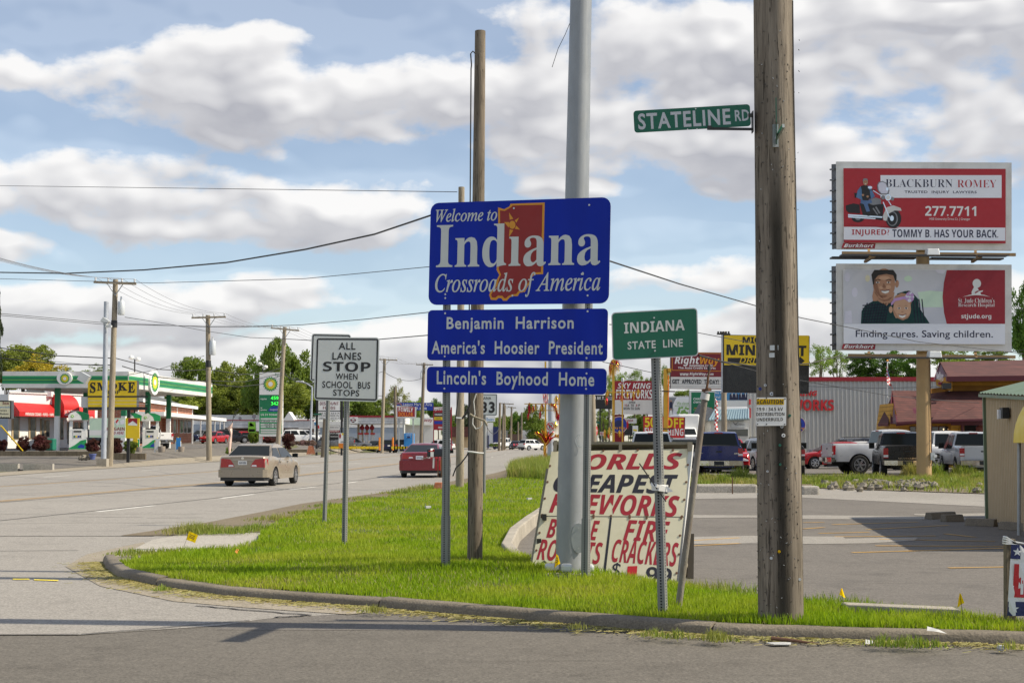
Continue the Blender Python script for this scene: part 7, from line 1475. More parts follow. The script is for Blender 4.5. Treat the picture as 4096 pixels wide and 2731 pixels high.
f=a+nn*1.5;s0,s1=onplane('K',1005,760,f,nn),onplane('K',1245,760,f,nn);zt_=onplane('K',805,497,a,nn).z;zb_=onplane('K',1005,720,f,nn).z;zv=onplane('K',1005,858,f,nn).z
mb=MB();arc=[(math.sin(k*math.pi/20),math.cos(k*math.pi/20))for k in range(11)];P0=[fl(s0,0)+nn*(1.5*(o-1))+Z*lerp(zb_,zt_,c)for o,c in arc]+[fl(s0,zv)];P1=[p+fl(s1-s0,0)for p in P0];n=len(P0)
mb.add(P0+P1,[(i,i+n,i+n+1,i+1)for i in range(n-1)],'awning_red')
for P in(P0,P1):mb.poly(P+[P[-1]-nn*1.5],'awning_red')
b=WBoard('K',fl(s0,zb_),fl(s1,zb_),fl(s1,zv),fl(s0,zv));b.text(mb,'U.S. 31 TOBACCO',1016,828,1236,748,'white','b',1);mb.build('dome_awning',t,40)
# --- brick building
a,b_,d,nn=wallplane('L',600,150,1452,184);nn=nn if nn.x>0 else-nn
t=thing('brick_building','orange brick building with a grey hipped roof and white walkway cover','building',((a.x+b_.x)/2,(a.y+b_.y)/2,1));z1=at('L',610,620,150.3).z;mb=MB();back=Vector((-18,6,0));mb.prism([a+Z*.5,b_+Z*.5,b_+Z*z1,a+Z*z1],back,'brick');mb.build('wall',t)
mb=MB();e0,e1=a-d*.5+nn*.5+Z*z1,b_+d*.5+nn*.5+Z*z1;rg0,rg1=e0+Vector((-9,6,3.4)),e1+Vector((-9,-11,3.4));e2,e3=e1+back,e0+back;mb.add([e0,e1,rg1,rg0,e2,e3],[(0,1,2,3),(1,4,2),(0,3,5),(3,2,4,5)],'shingle_grey');mb.prism([e0,e1,e1+Z*.35,e0+Z*.35],nn*.05,'white');mb.lathe(e0.lerp(rg1,.42)+Z*.1,[(.12,0),(.12,.6)],'plastic_white',8);mb.build('roof',t)
wb=WBoard('L',a+Z*z1,b_+Z*z1,b_+Z*.5,a+Z*.5)
for x in(600,1028,1210,1448):mb=MB();mb.prism([wb.p(x+q,y,0,.02)for q,y in((-4,1100),(4,1100),(4,640+(x-600)*.11),(-4,640+(x-600)*.11))],-nn*.05,'white');mb.build('corner_board',t)
for(x0,x1)in((1092,1140),(1150,1185),(1250,1300),(1310,1355),(1362,1425)):mb=MB();mb.prism([wb.p(x,y,0,.05)for x,y in((x0,1110),(x1,1100),(x1,880),(x0,880))],-nn*.05,'frame_white');e=5;mb.poly([wb.p(x,y,1,.06)for x,y in((x0+e,1100),(x1-e,1092),(x1-e,890),(x0+e,890))],'shop_glass');mb.build('window',t)
mb=MB();k0,k1=a-d*2+nn*3,b_+d*9+nn*3;zc0,zc1=at('L',700,855,k0.lerp(k1,.2).y).z,at('L',700,795,k0.lerp(k1,.2).y).z;mb.prism([fl(p,zc0)for p in(k0,k1,k1-nn*3,k0-nn*3)],(0,0,zc1-zc0),'white')
for u in(.42,.55,.68,.8,.9,.98):p=k0.lerp(k1,u)-nn*.2;mb.bar(fl(p,.8),fl(p,zc0),.14,.14,'white')
mb.build('walkway_cover',t);mb=MB();p=wb.p(988,1000,0,.3);mb.bar(fl(p,.6),fl(p,zc0),1.5,.5,'brick');mb.build('brick_pier',t)
# --- far shops
def block(name,label,w,x0,ytop,x1,Y,dep,mat,bands=(),cat='building',z0=.3):
 p,q=at(w,x0,ytop,Y),at(w,x1,ytop,Y);t=thing(name,label,cat,((p.x+q.x)/2,Y,z0));mb=MB();sl=Vector(((p.x+q.x)/2/Y*dep,dep,0));mb.prism([fl(p,z0),fl(q,z0),q,fl(p,q.z)],sl,mat);mb.build('wall',t)
 for(nm,a0,b0,a1,b1,m,th)in bands:mb=MB();bd=Board(w,[(a0,b0),(a1,b1)],Y-.05-th);bd.slab(mb,m,th);mb.build(nm,t)
 return t
block('long_shop','long low white building far behind the parked cars','M',-420,712,900,238,12,'white_wall',(('base_panel',-420,880,900,1090,'wall_blue',.05),))
t=block('corner_shop','brown brick shop with a white slatted mansard and small gable','M',215,930,1820,205,10,'brick_brown',(('mansard',204,812,1540,944,'siding_white',.9),('mansard',1540,815,1822,960,'frame_white',.9),('roof_edge',204,800,1822,814,'deep_red',1.0),('door',1560,975,1600,1085,'white',.05),('window',575,945,612,990,'shop_glass',.05)))
mb=MB();mb.prism([at('M',x,y,203.8)for x,y in((1262,812),(1470,812),(1368,655))],(0,3,0),'white');mb.build('gable',t)
for x,y,r in((495,775,30),(745,740,38)):mb=MB();mb.lathe(at('M',x,y,206),[(r*206/F/4.48,-.05),(r*206/F/4.48*.6,.12),(.02,.2)],'bike_grey',14,'y');mb.bar(at('M',x,y,206.3),at('M',x,815,206.3),.1,.1,'steel_dark');mb.build('dish_antenna',t)
block('back_wall_building','pale grey wall building behind the far gas pumps','N',330,612,1850,232,10,'wall_blue',(('top_band',330,608,1850,712,'white_wall',.05),))
t=thing('far_canopy','white slatted canopy with red edge over the far gas pumps','canopy',at('N',1390,1010,196));p,q=at('N',880,652,196),at('N',1890,532,196);mb=MB();mb.box((p.x,196,p.z),(q.x,206,q.z),'siding_white');mb.box((p.x,195.9,q.z),(q.x,206,q.z+.25),'deep_red');mb.build('roof_deck',t)
mb=MB();b=Board('N',[(895,525),(1036,642)],195.8);b.slab(mb,'white',.1);mb.poly(b.rr(.06,.1,.76,.85,.45,1),'deep_red');b.ell(mb,950,560,30,12,'white',2);b.ell(mb,955,592,34,10,'white',2);mb.build('logo_box',t)
for x in(1048,1118,1200,1292):p=at('N',x,655,200);mb=MB();mb.bar((p.x,200,.3),(p.x,200,p.z+.3),.3,.3,'metal_tan');mb.build('column',t)
for x in(1112,1202,1290):mb=MB();q=at('N',x,718,199.5);mb.lathe(q,[(.33,-.1),(.33,.1)],'deep_red',16,'y');mb.build('number_disc',t)
for x,lab in((1083,'leftmost red topped pump under the far slatted canopy'),(1188,'middle red topped pump under the far slatted canopy'),(1300,'rightmost red topped pump under the far slatted canopy')):
 p=at('N',x,990,197);t=thing('gas_pump',lab,'gas pump',(p.x,197,hz(p.x,197)),'pumps under the far canopy');mb=MB();mb.box((p.x-.2,197,.4),(p.x+.2,197.6,2.4),'grey_white');mb.build('cabinet',t);mb=MB();z_=at('N',x,830,197).z;mb.box((p.x-.3,196.8,z_-.05),(p.x+.3,197.8,z_+.16),'red');mb.build('top_valance',t)
t=block('station_kiosk','pale green fronted fuel station behind the red price pylon','J',355,352,690,205,8,'grey_white',(('fascia',355,355,575,440,'ad_greenish',.6),('fascia',575,358,690,440,'white',.6)))
mb=MB();b=Board('J',[(576,360),(690,440)],203.9);b.text(mb,'way',578,410,678,370,'deep_red','bi',1);mb.build('wall_lettering',t)
block('small_house','low brown roofed house half hidden behind the wooden poles','J',895,575,1115,250,10,'metal_tan',(('roof',890,460,1112,580,'shingle_brown',1.5),))
t=block('carpet_shop','white carpet shop far down the road by the route sign','J',1285,410,1390,250,12,'white_wall',(('side_shade',1388,460,1452,715,'navy',.1),('door',1325,560,1338,715,'navy',.2)))
for i,(x0,y,x1,Y,m,lab)in enumerate(((1450,500,1560,330,'block_grey','far grey shop front beyond the hedge on the road'),(1560,545,1720,345,'brick_brown','far brown shop front beyond the black car'),(1720,500,1860,350,'grey_white','far pale shop front above the white car'),(1850,560,2000,340,'brick_brown','far brown shop front behind the tinsel post'),(-60,640,420,300,'white_wall','far white shop beyond the far canopy'))):block('far_shop',lab,'J',x0,y,x1,Y,10,m)
# --- signs
def smoke(b,mb):
 b.rect(mb,1380,520,2320,545,'ink',1);b.rect(mb,1380,694,2310,742,'black',1)
 for y in(592,646):b.rect(mb,1380,y,2310,y+5,'grey_white',1)
 for i,(ch,x0,x1,yb,yt)in enumerate((('S',1412,1500,475,308),('M',1520,1690,438,312),('O',1706,1838,418,316),('K',1850,1998,438,312),('E',2005,2118,470,306))):b.text(mb,ch,x0,yb,x1,yt,'ink','sb',2,.02)
 b.text(mb,'SHOP',1640,492,1878,436,'ink','sb',2)
def pxk(x):return x
WIN['KK']=(0,1450,3.92)
t,b=panel_thing('pole_sign','yellow smoke shop sign box on a black post','sign','K',[(1378,278),(2148,283),(2140,742),(1378,745)],92,'sign_yellow',.55,'back_grey',extra=smoke,posts=((2022,740,21),),pmat='black')
mb=MB();c=at('K',1320,240,91.5);mb.cbox(c,(.62,.5,.55),'lamp_grey',Matrix.Rotation(.5,3,'Y'));mb.bar(c,at('K',1390,275,92),.08,.08,'lamp_grey');mb.build('floodlight',t)
mb=MB();b=Board('K',[(1272,536),(1378,705)],92.1);b.slab(mb,'grey_white',.05);mb.build('blank_panel',t)
mb=MB();b=Board('A',[(700,1120),(982,1120),(982,1276),(700,1272)],91.4);b.slab(mb,'ad_greenish',.06);b.rect(mb,700,1215,975,1255,'white');b.text(mb,'BARGAIN',826,1217,978,1192,'deep_red','b',2);b.text(mb,'SOLD HERE',850,1246,972,1226,'deep_red','bi',2);b.poly(mb,[(890,1140),(910,1130),(940,1165),(918,1180)],'white',2);b.poly(mb,[(905,1150),(922,1128),(932,1134),(914,1162)],'red',3);b.poly(mb,[(940,1140),(975,1130),(978,1165),(945,1172)],'ad_pale',2);mb.build('shop_board',t)
mb=MB();b=Board('A',[(984,1120),(1094,1122),(1092,1280),(984,1277)],91.6);b.slab(mb,'sign_yellow',.06);b.poly(mb,[(1004,1122),(1077,1124),(1076,1180),(1004,1176)],'white',1);b.poly(mb,[(1004,1122),(1077,1124),(1076,1168),(1040,1142),(1006,1166)],'deep_red',2);mb.build('shop_board',t)
def inn(b,mb):
 for a in(('Inn',38,656,142,614,'maroon','sb',1,.01),('Specials',-40,718,160,680,'ad_blue','sb',1),('Rates',-14,762,108,736,'ink','b',1),('Rates',4,816,134,788,'ink','b',1),('Rates',10,868,142,842,'ink','b',1)):b.text(mb,*a)
panel_thing('inn_sign','cream inn sign with room rates at the left picture edge','sign','K',[(-330,588),(178,594),(176,878),(-330,872)],74,'board_cream',.4,'back_grey',extra=inn,posts=((-40,870,14),),border=('black',.06))
def bp(b,mb):
 b.rect(mb,842,352,1243,655,'bp_green');b.rect(mb,842,655,1243,1052,'bp_green2');b.poly(mb,[(1000,650),(1010,610),(1045,575),(1100,558),(1243,556),(1243,650)],'blue',2)
 b.rect(mb,1040,372,1240,444,'black',2);b.rect(mb,1040,470,1240,542,'black',2)
 for y0,y1 in((768,796),(808,842),(866,898),(910,942),(966,998),(1008,1040)):b.rect(mb,862,y0,1225,y1,'grey_white',2)
 b.sunburst(mb,1040,160,138,2)
 for y in(70,256):b.rect(mb,842,y,1243,y+2,'back_grey',1.5)
t,b=panel_thing('price_pylon','tall white and green gas price pylon with green digits','sign','M',[(842,-50),(1244,-50),(1243,1096),(834,1096)],140,'white',.9,'grey_white',[('bp',1122,28,1196,-40,'bp_green','',2),('459',1046,440,1182,378,'led','b',3),('342',1046,538,1182,476,'led','b',3),('regular',862,446,975,412,'white','b',3),('BP',864,600,892,578,'white','b',3),('gasoline',862,640,972,610,'white','b',3),('invigorate',1028,642,1190,598,'white','i',3),('US 31 TOBACCO',866,726,1236,690,'white','b',2),('5 BAGS OF ICE',872,838,1215,812,'ink','h',3),('20LBS  $20',930,894,1180,870,'ink','h',3),('8LBS  $14',955,938,1180,914,'ink','h',3)],extra=bp,posts=((866,1090,28),(1218,1090,24)),pmat='white')
def sg(label,w,pts,Y,face,texts=(),rects=(),posts=(),extra=None,pm='steel_dark',border=None,th=.3):return panel_thing('roadside_sign',label,'sign',w,pts,Y,face,th,'back_grey',texts,rects,posts=posts,pmat=pm,extra=extra,border=border)
sg('white discount foods sign between two black posts','N',[(330,235),(716,580)],150,'white',[('DISCOUNT',356,312,694,256,'maroon','b',2),('FOODS',412,388,632,336,'maroon','b',2),('FREE SUGAR 4LB $1.99',345,478,704,444,'ink','h',2),('KEE MAC CHEESE 49¢',345,520,702,488,'ink','h',2),('CHECK FRIES 12OZ $1.19',340,566,704,532,'ink','h',2)],[(322,410,724,426,'black',1)],((306,200,18),(752,200,18)),pm='black')
sg('white and maroon property board below the discount sign','N',[(530,675),(714,930)],152,'black',[('NAICressy',540,730,694,700,'ink_navy','b',3),('AVAILABLE',538,790,696,768,'white','b',3),('574.271.4060',540,830,694,808,'white','b',3),('RICHMOND',548,884,682,866,'white','b',3)],[(532,680,712,760,'white',1),(532,764,712,798,'deep_red',1)],((545,930,4),(700,930,4)))
sg('small white 639 price board with a yellow foot','N',[(692,812),(796,1080)],140,'white',[('639',730,986,792,956,'ink','b',2)],[(692,996,796,1080,'orange',1),(748,815,796,850,'bp_yellow',1)],extra=lambda b,mb:b.ell(mb,718,865,18,45,'deep_red',2))
sg('white framed red family dollar sign on two posts','N',[(1725,322),(2086,345),(2080,548),(1722,540)],176,'frame_white',[('FAMILY',1768,424,2028,362,'white','b',2,.01),('DOLLAR',1768,512,2026,446,'orange','b',2,.01)],[(1745,345,2058,522,'deep_red',1)],((1773,545,12),(2028,545,12)),pm='galv_dull')
sg('long blue martial arts sign behind the red and white sign','J',[(220,174),(686,178),(686,268),(220,264)],192,'blue',[('Legacy Martial Arts',330,222,670,182,'ad_pale','',2),('277-3620',440,256,608,232,'ad_pale','b',2)],(),((335,262,8),(572,262,8)),lambda b,mb:b.ell(mb,278,215,40,34,'sign_gold',1)and b.ell(mb,280,217,34,28,'blue',2),'galv_dull')
def spw(b,mb):
 b.poly(mb,[(690,232),(800,226),(895,228),(895,240),(760,238),(700,250)],'white',1)
sg('red fuel price pylon partly behind the welcome sign post','J',[(685,225),(905,228),(903,500),(685,497)],188,'deep_red',[('Speedway',690,274,895,236,'white','bi',2),('UNLEADED',702,326,790,306,'white','b',2),('DIESEL',712,370,780,352,'ink','b',2),('FRESH',742,480,802,458,'white','bi',2)],[(697,295,890,340,'black',1),(697,345,800,378,'bp_yellow',1),(697,392,800,428,'blue',1)],((690,490,5),(898,490,6)),spw,'deep_red')
t=thing('donation_bin','bright blue clothing donation bin beside the far road','bin',at('N',1945,1055,178));p,q=at('N',1862,1060,178),at('N',2034,816,178);mb=MB();mb.box((p.x,178,.3),(q.x,180,q.z),'bright_blue');mb.box((p.x+.4,177.9,lerp(.3,q.z,.72)),(q.x-.4,178,lerp(.3,q.z,.82)),'navy');mb.build('body',t,0,.06)
mb=MB();b=Board('N',[(1862,816),(2034,1055)],177.95);b.text(mb,'CLOTHES',1900,850,1994,832,'white','b',1);b.text(mb,'& SHOES',1908,888,1986,870,'white','b',1);mb.build('lettering',t)
for lab,w,pts,Y,face,tx in(('lime green cigarette price poster on the corner shop','M',[(640,835),(772,1030)],203,'bp_lime',(('654',682,1000,748,972,'ink','b',2),)),('red and white poster beside the lime green one','M',[(782,842),(838,1000)],203,'white',()),('white flag shaped 503 price banner by the corner shop','N',[(252,615),(358,800)],165,'white',(('503',300,772,354,746,'ink','b',2),)),('carpet and floors sign near the route sign','J',[(1290,330),(1412,400)],245,'white',(('Floors',1298,392,1396,352,'ad_blue','sb',2),))):
 def ex(b,mb,lab=lab):
  if 'lime' in lab:b.rect(mb,655,965,760,1012,'white',1);b.poly(mb,[(660,870),(690,850),(750,910),(680,915)],'plastic_white',1);b.text(mb,'ALWAYS',650,918,740,890,'deep_red','bi',2)
  elif 'red and' in lab:b.rect(mb,786,850,836,920,'deep_red',1)
  elif 'flag' in lab:b.poly(mb,[(254,618),(310,616),(300,660),(262,680)],'ad_blue',1);b.poly(mb,[(280,680),(340,670),(352,730),(290,735)],'red',1)
 sg(lab,w,pts,Y,face,tx,extra=ex,th=.08,posts=((pts[0][0]+30,pts[1][1],3),))
# --- poles
def wpole(label,w,bx,by,tx,ty,Y,r,arm=None,tr=None,band=None,mat='pole_far',group=None):
 p,q=at(w,bx,by,Y),at(w,tx,ty,Y);p.z=hz(p.x,Y)-.1;t=thing('utility_pole',label,'pole',(p.x,Y,p.z+.1),group);mb=MB();mb.tube([p,q],[r,r*.78],mat,12)
 if band:mb.tube([p.lerp(q,band[0]),p.lerp(q,band[1])],[r*.98,r*.95],'black',12)
 mb.build('shaft',t,50);tips=[]
 if arm:
  a,b_=at(w,arm[0],arm[1],Y-.25),at(w,arm[2],arm[3],Y-.25);mb=MB();mb.bar(a,b_,.1,.13,mat);c=a.lerp(b_,.5);
  for s in(.3,.7):mb.bar(a.lerp(b_,s),c-Z*.75+Vector((0,.1,0)),.05,.04,'galv_dull')
  mb.build('crossarm',t);mb=MB()
  for s in(.04,.34,.66,.96):e=a.lerp(b_,s);mb.lathe(e,[(.03,.05),(.06,.12),(.05,.2),(.075,.24),(.03,.3)],'insulator',8);tips.append(e+Z*.3)
  tag(mb.build('insulators',t),None,None,None,'stuff')
 if tr:
  x,y0,y1,rr__=tr;a,b_=at(w,x,y1,Y-.1),at(w,x,y0,Y-.1);k=rr__/WIN[w][2]*pxm(Y);mb=MB();mb.lathe(a,[(k*.9,0),(k,.05),(k,b_.z-a.z-.06),(k*.85,b_.z-a.z)],'transformer',16);mb.lathe(b_,[(.05,0),(.08,.1),(.05,.2),(.06,.3)],'insulator',8);mb.build('transformer',t,50)
 return tips
T1=wpole('wooden pole with crossarm and transformer beside the grey mast','A',860,1482,906,35,86,.20,(735,55,1068,70),(950,207,312,28),(.745,.78),'pole_pale')
T2=wpole('wooden pole with transformer right of the gas canopy','A',1640,1450,1630,315,108,.22,(1502,335,1770,328),(1666,515,626,25),(.645,.69),'pole_pale')
T3=wpole('pale leaning pole in front of the price pylon','B',606,1140,665,210,128,.22,(556,218,778,240),mat='pole_pale')
T4=wpole('pale pole with crossarm right of the school bus sign','B',1425,1148,1447,460,176,.23,(1350,462,1547,472),mat='pole_pale')
T5=wpole('dark pole with crossarm beside the red and white sign','B',1730,1142,1757,492,184,.24,(1693,505,1828,508),(1735,568,612,8))
wpole('thin brown pole rising behind the red and white sign','B',1533,1145,1529,680,186,.22)
wpole('brown pole close behind the left leg of the school bus sign','N',418,1140,452,560,134,.26)
for i,(bx,by,tx,ty,Y,arm,lab)in enumerate(((1458,718,1470,178,215,None,'first thin pole right of the route sign'),(1495,718,1514,188,225,(1475,185,1632,195),'thin pole with a crossarm right of the route sign'),(1522,720,1527,205,235,None,'pale thin pole among the far crossarm poles'),(1598,655,1606,225,262,(1560,228,1660,238),'far pole with crossarm above the black car'),(1722,640,1725,290,290,None,'far white pole left of the tinsel'),(1682,650,1684,400,280,None,'short far pole above the black car roof'))):wpole(lab,'J',bx,by,tx,ty,Y,.2,arm,group='thin poles far down the road')
t=thing('steel_mast','grey steel mast with a floodlight next to the transformer pole','mast',at('A',812,1470,85.5));p,q=at('A',812,1475,85.5),at('A',833,208,85.5);p.z=.1;mb=pole_mb([p,q],[.16,.135],'galv_far');mb.build('shaft',t,50);mb=MB();mb.cbox((p.x-.05,85.5,.25),(.6,.6,.5),'concrete');mb.build('footing',t);mb=MB();c=at('A',826,362,85.2);mb.cbox(c,(.42,.4,.3),'lamp_grey',Matrix.Rotation(.6,3,'Y'));mb.cbox(c+Vector((.2,0,-.3)),(.34,.3,.12),'lamp_grey');mb.build('floodlight',t)
def globes(label,w,x,y0,y1,heads,Y):
 p,q=at(w,x,y1,Y),at(w,x,y0,Y);p.z=hz(p.x,Y);t=thing('lamp_post',label,'lamp post',(p.x,Y,p.z));mb=MB();mb.tube([p,q],.06,'steel_dark',8)
 for hx,hy in heads:mb.tube([q,at(w,(x+hx)/2,min(y0,hy)-6,Y),at(w,hx,hy,Y)],.035,'steel_dark',6)
 mb.build('post',t)
 for hx,hy in heads:h=MB();h.lathe(at(w,hx,hy,Y)-Z*.2,[(.02,0),(.22,.1),(.26,.22),(.2,.36),(.02,.42)],'plastic_white',12);h.build('globe',t,60)
globes('double globe lamp post rising behind the gas canopy','A',1056,670,1300,((1030,648),(1082,662)),126);globes('double globe lamp post rising behind the price pylon','B',492,548,1000,((468,502),(514,526)),150)
t=thing('street_lamp','cobra head street lamp between price pylon and bus sign','street lamp',at('M',1750,1262,140));p,q=at('M',1750,1265,140),at('M',1786,215,140);p.z=.2;mb=MB();mb.tube([p,q],[.13,.09],'galv_far',10);mb.tube([q,at('M',1750,190,140),at('M',1690,150,140),at('M',1610,125,140)],.06,'galv_far',6);mb.build('post',t,50);mb=MB();mb.cbox(at('M',1565,115,140),(.75,.3,.16),'lamp_grey');mb.build('lamp_head',t,0,.04)
b=Board('N',[(250,462),(384,488)],138);mb=MB();b.slab(mb,'sign_green',.02);tag(mb.build('street_name_sign'),'tiny green street name blade by the discount sign','street sign')
# --- small things round the station
def bush(label,w,x,ytop,hw,ybot,Y,mat,kind='bush'):return tree(w,x,ytop,hw,ybot,Y,mat,label,kind,'shrub','shrub','shrubs round the gas station',kind!='hedge')
for a in(('maroon round shrub at the left picture edge','K',50,1185,75,1385,99,'leaf_maroon'),('maroon round shrub by the yellow guy wire guard','K',362,1165,106,1380,99,'leaf_maroon'),('biggest maroon shrub in front of the green trash bin','K',642,1142,142,1368,99,'leaf_maroon'),('maroon shrub left of the grey mast','K',1450,1200,105,1395,97,'leaf_maroon'),('maroon shrub behind the wooden transformer pole','K',1830,1190,90,1410,97,'leaf_maroon'),('green and maroon shrub beside the black sign post','L',470,1200,108,1420,96,'leaf_mid'),('round green shrub left of the price pylon legs','M',742,1005,105,1212,142,'leaf_mid'),('dark shrub between the price pylon legs','M',1020,1095,120,1225,143,'leaf_maroon'),('tall maroon shrub right of the price pylon','M',1362,1015,120,1290,141,'leaf_maroon'),('small weedy shrub at the foot of the feather banner','M',290,1290,60,1410,108,'leaf_light')):bush(*a)
for x,lab in((1500,'left part of the low pink flowering hedge'),(1640,'middle part of the low pink flowering hedge'),(1780,'right part of the low pink flowering hedge')):bush(lab,'M',x,1168,105,1325,138,'leaf_pink','hedge')
mb=MB();mb.box(tuple(at('M',1300,1385,136)),tuple(at('M',1690,1330,136.4)),'timber');mb.box(tuple(at('M',1690,1380,136)),tuple(at('M',1975,1320,136.4)),'patch_concrete');tag(mb.build('planter_edge'),'low timber and block edge below the flowering hedge','edging')
mb=MB()
for(w,x0,y0,x1,y1,Y)in(('K',-200,1410,900,1388,95),('K',900,1412,1700,1392,95),('L',60,1446,712,1422,94)):p,q=at(w,x0,y0,Y),at(w,x1,y1,Y);mb.box((p.x,Y,p.z-.3),(q.x,Y+.25,q.z),'timber')
tag(mb.build('landscape_timber'),'row of brown landscape timbers edging the station forecourt','edging')
mb=MB()
for(x0,x1)in((-200,0),(0,140),(178,412)):p,q=at('A',x0,1510,76),at('A',x1,1478,76);mb.box((p.x,76,-.1),(q.x,76.3,q.z),'patch_concrete')
tag(mb.build('concrete_edging'),'broken concrete edging along the walkway, far left','edging')
mb=MB();p,q=at('K',14,988,90),at('K',356,1380,94);mb.tube([p,q],.045,'sign_yellow',8);tag(mb.build('guy_guard'),'slanting yellow guy wire guard at the left edge','guy guard')
mb=MB();p=at('K',1450,1518,89);k=58/3.92*pxm(89);mb.lathe(p,[(k*.62,0),(k*.7,.1),(k*.92,1.2*k),(k,1.25*k),(k,1.55*k),(k*.9,1.55*k),(k*.8,1.3*k)],'pot_blue',20);tag(mb.build('flower_pot',None,40),'blue plastic flower pot left of the grey mast foot','pot')
for x,r in((1265,.20),(1320,.24),(1375,.2)):mb=MB();stone(mb,at('K',x,1500,89)-Z*.05,r);tag(mb.build('boulder'),{1265:'pale boulder, leftmost of three by the blue pot',1320:'pale boulder, middle one of three by the blue pot',1375:'pale boulder touching the blue flower pot'}[x],'boulder')
for w,x,y0,y1,k,lab in(('L',615,1318,1392,48,'half barrel planter left of the canopy columns'),('L',966,1310,1382,60,'half barrel planter with dry plants between canopy columns'),('L',1272,1314,1376,52,'half barrel planter by the blue signed bollard')):p,q=at(w,x,y1,104),at(w,x,y0,104);k*=pxm(104)/3.92;mb=MB();mb.lathe(p,[(k*.8,-.1),(k,(q.z-p.z)*.5),(k*.95,q.z-p.z),(k*.8,q.z-p.z),(k*.7,q.z-p.z-.1)],'barrel',16);tag(mb.build('barrel_planter',None,40),lab,'planter')
for w,x,y0,y1,m,lab in(('L',895,1185,1384,'plastic_white','white hoop bollard with yellow cap by the pickup'),('L',1222,1180,1372,'bright_blue','yellow capped bollard with a blue sign'),('L',545,1185,1390,'sign_yellow','yellow hoop bollard beside the half barrel planter')):
 Y=104;p=at(w,x,y1,Y);t=thing('bollard',lab,'bollard',p);mb=MB();e=.16;zz=at(w,x,y0,Y).z;mb.tube([p+Vector((-e,0,-.1)),fl(p,zz-.25)+Vector((-e,0,0)),fl(p,zz),fl(p,zz-.25)+Vector((e,0,0)),p+Vector((e,0,-.1))],.06,'plastic_white' if m!='sign_yellow' else m,8);mb.tube([fl(p,zz-.28)+Vector((-e,-.01,0)),fl(p,zz+.01),fl(p,zz-.28)+Vector((e,-.01,0))],.075,'sign_yellow',8);mb.build('hoop',t,50);mb=MB();mb.cbox(fl(p,lerp(p.z,zz,.55))+Vector((.05,-.1,0)),(.32,.03,.85),m);mb.build('sign_plate',t)
mb=MB();p=at('L',1366,1236,184);mb.tube([p-Z*.2,at('L',1366,1110,184)],.42,'red',12);tag(mb.build('bollard'),'thick red bollard in front of the navy car','bollard')
mb=MB();p,q=at('K',700,1376,101),at('K',836,1190,101);mb.box((p.x,101,p.z),(q.x,101.8,q.z),'bin_green');tag(mb.build('trash_bin',None,0,.08),'green trash bin behind the biggest maroon shrub','bin')
t=thing('feather_banner','limp pale feather banner on a bent pole by the driveway','banner',at('M',330,1405,106));mb=MB();mb.tube([at('M',x,y,106)for x,y in((335,1410),(355,860),(375,740),(410,650),(466,600),(425,690),(385,760))],.025,'steel_dark',6);mb.build('pole',t);mb=MB();V=[]
for x0,x1,y in((352,362,850),(290,358,910),(262,352,945),(300,355,1010),(318,352,1060),(285,348,1130),(268,345,1200),(275,335,1300),(290,320,1400)):V+=[at('M',x0,y,105.8),at('M',(x0+x1)/2,y+5,105.5+.3*math.sin(y)),at('M',x1,y,105.9)]
mb.add(V,[(i*3+j,i*3+j+1,i*3+4+j,i*3+3+j)for i in range(8)for j in(0,1)],'cloth_pink');mb.build('cloth',t,60)
for x,lab in((1424,'yellow bollard standing left of the far pale pole'),(1663,'yellow bollard left of the thin brown pole')):p,q=at('N',x,1075,170),at('N',x,890,170);mb=MB();mb.tube([p-Z*.3,q],.11,'orange',10);tag(mb.build('bollard'),lab,'bollard')
mb=MB()
for x in list(range(585,1370,78))+list(range(1675,2015,48)):p=at('N',x,1082,165);mb.cbox((p.x,165,p.z+.05),(.46,.3,.3),'sign_yellow')
tag(mb.build('curb_stops'),'row of yellow painted curb stops by the far pumps','curb stops',None,'stuff')
mb=MB();p=at('N',195,1172,134);mb.add([p+Vector(v)for v in((-.4,-.2,-.1),(.4,-.2,-.1),(.4,.2,-.1),(-.4,.2,-.1),(-.22,-.1,.7),(.22,-.1,.7),(.22,.1,.7),(-.22,.1,.7))],[(4,5,6,7),(0,1,5,4),(1,2,6,5),(2,3,7,6),(3,0,4,7)],'rust_box');tag(mb.build('base_block'),'small rust red block at the hedge corner','block')
# --- vehicles on the road and in the forecourts
p=gr('B',388,1462);vehicle('driving_car','champagne coloured sedan driving away on the near lane','car',(p.x,p.y+2.45,0),R(-6),SEDAN('champagne',chrome_bar=.915,plate_text='AUS 036',plate=.83,tail=(.66,.97,.50,.2)))
p=gr('B',1748,1394);vehicle('driving_car','dark red sedan driving away behind the mailbox','car',(p.x,p.y+2.4,0),R(-4),SEDAN('car_red',plate_text='DJR 0842',plate=.86,plmat='ad_pale',tail=(.80,1.02,.50,.2),prof=[(-2.26,.82,1.02,.42),(-2.2,.92,1.06,.36),(-2.0,.97,1.08,.28),(-1.5,.995,1.05),(-.8,1.,.98),(.6,1.,.95),(1.1,.99,.94),(1.7,.97,.86,.26),(2.15,.9,.74,.3),(2.3,.8,.62,.38)],cabs=[(-1.95,-.8,.3,1.25,1.0,1.43,.93,.68,(.45,),'rf')]))
def road(w,x,y,Y):q=at(w,x,y,Y);return(q.x,Y,hz(q.x,Y)+.01)
vehicle('driving_car','white sport utility car far down the road','car',(at('J',1850,725,225).x,225,.03),R(-52),SUV('car_white'));vehicle('driving_car','black car with two red bonnet stripes coming towards us','car',(at('J',1655,722,240).x,240,.03),R(172),SEDAN('car_black'));vehicle('driving_car','pale pickup truck half hidden left of the black striped car','pickup',(at('J',1520,715,252).x,252,.03),R(150),PICKUP('car_white'))
mb=MB();c=at('J',1655,680,237.7)
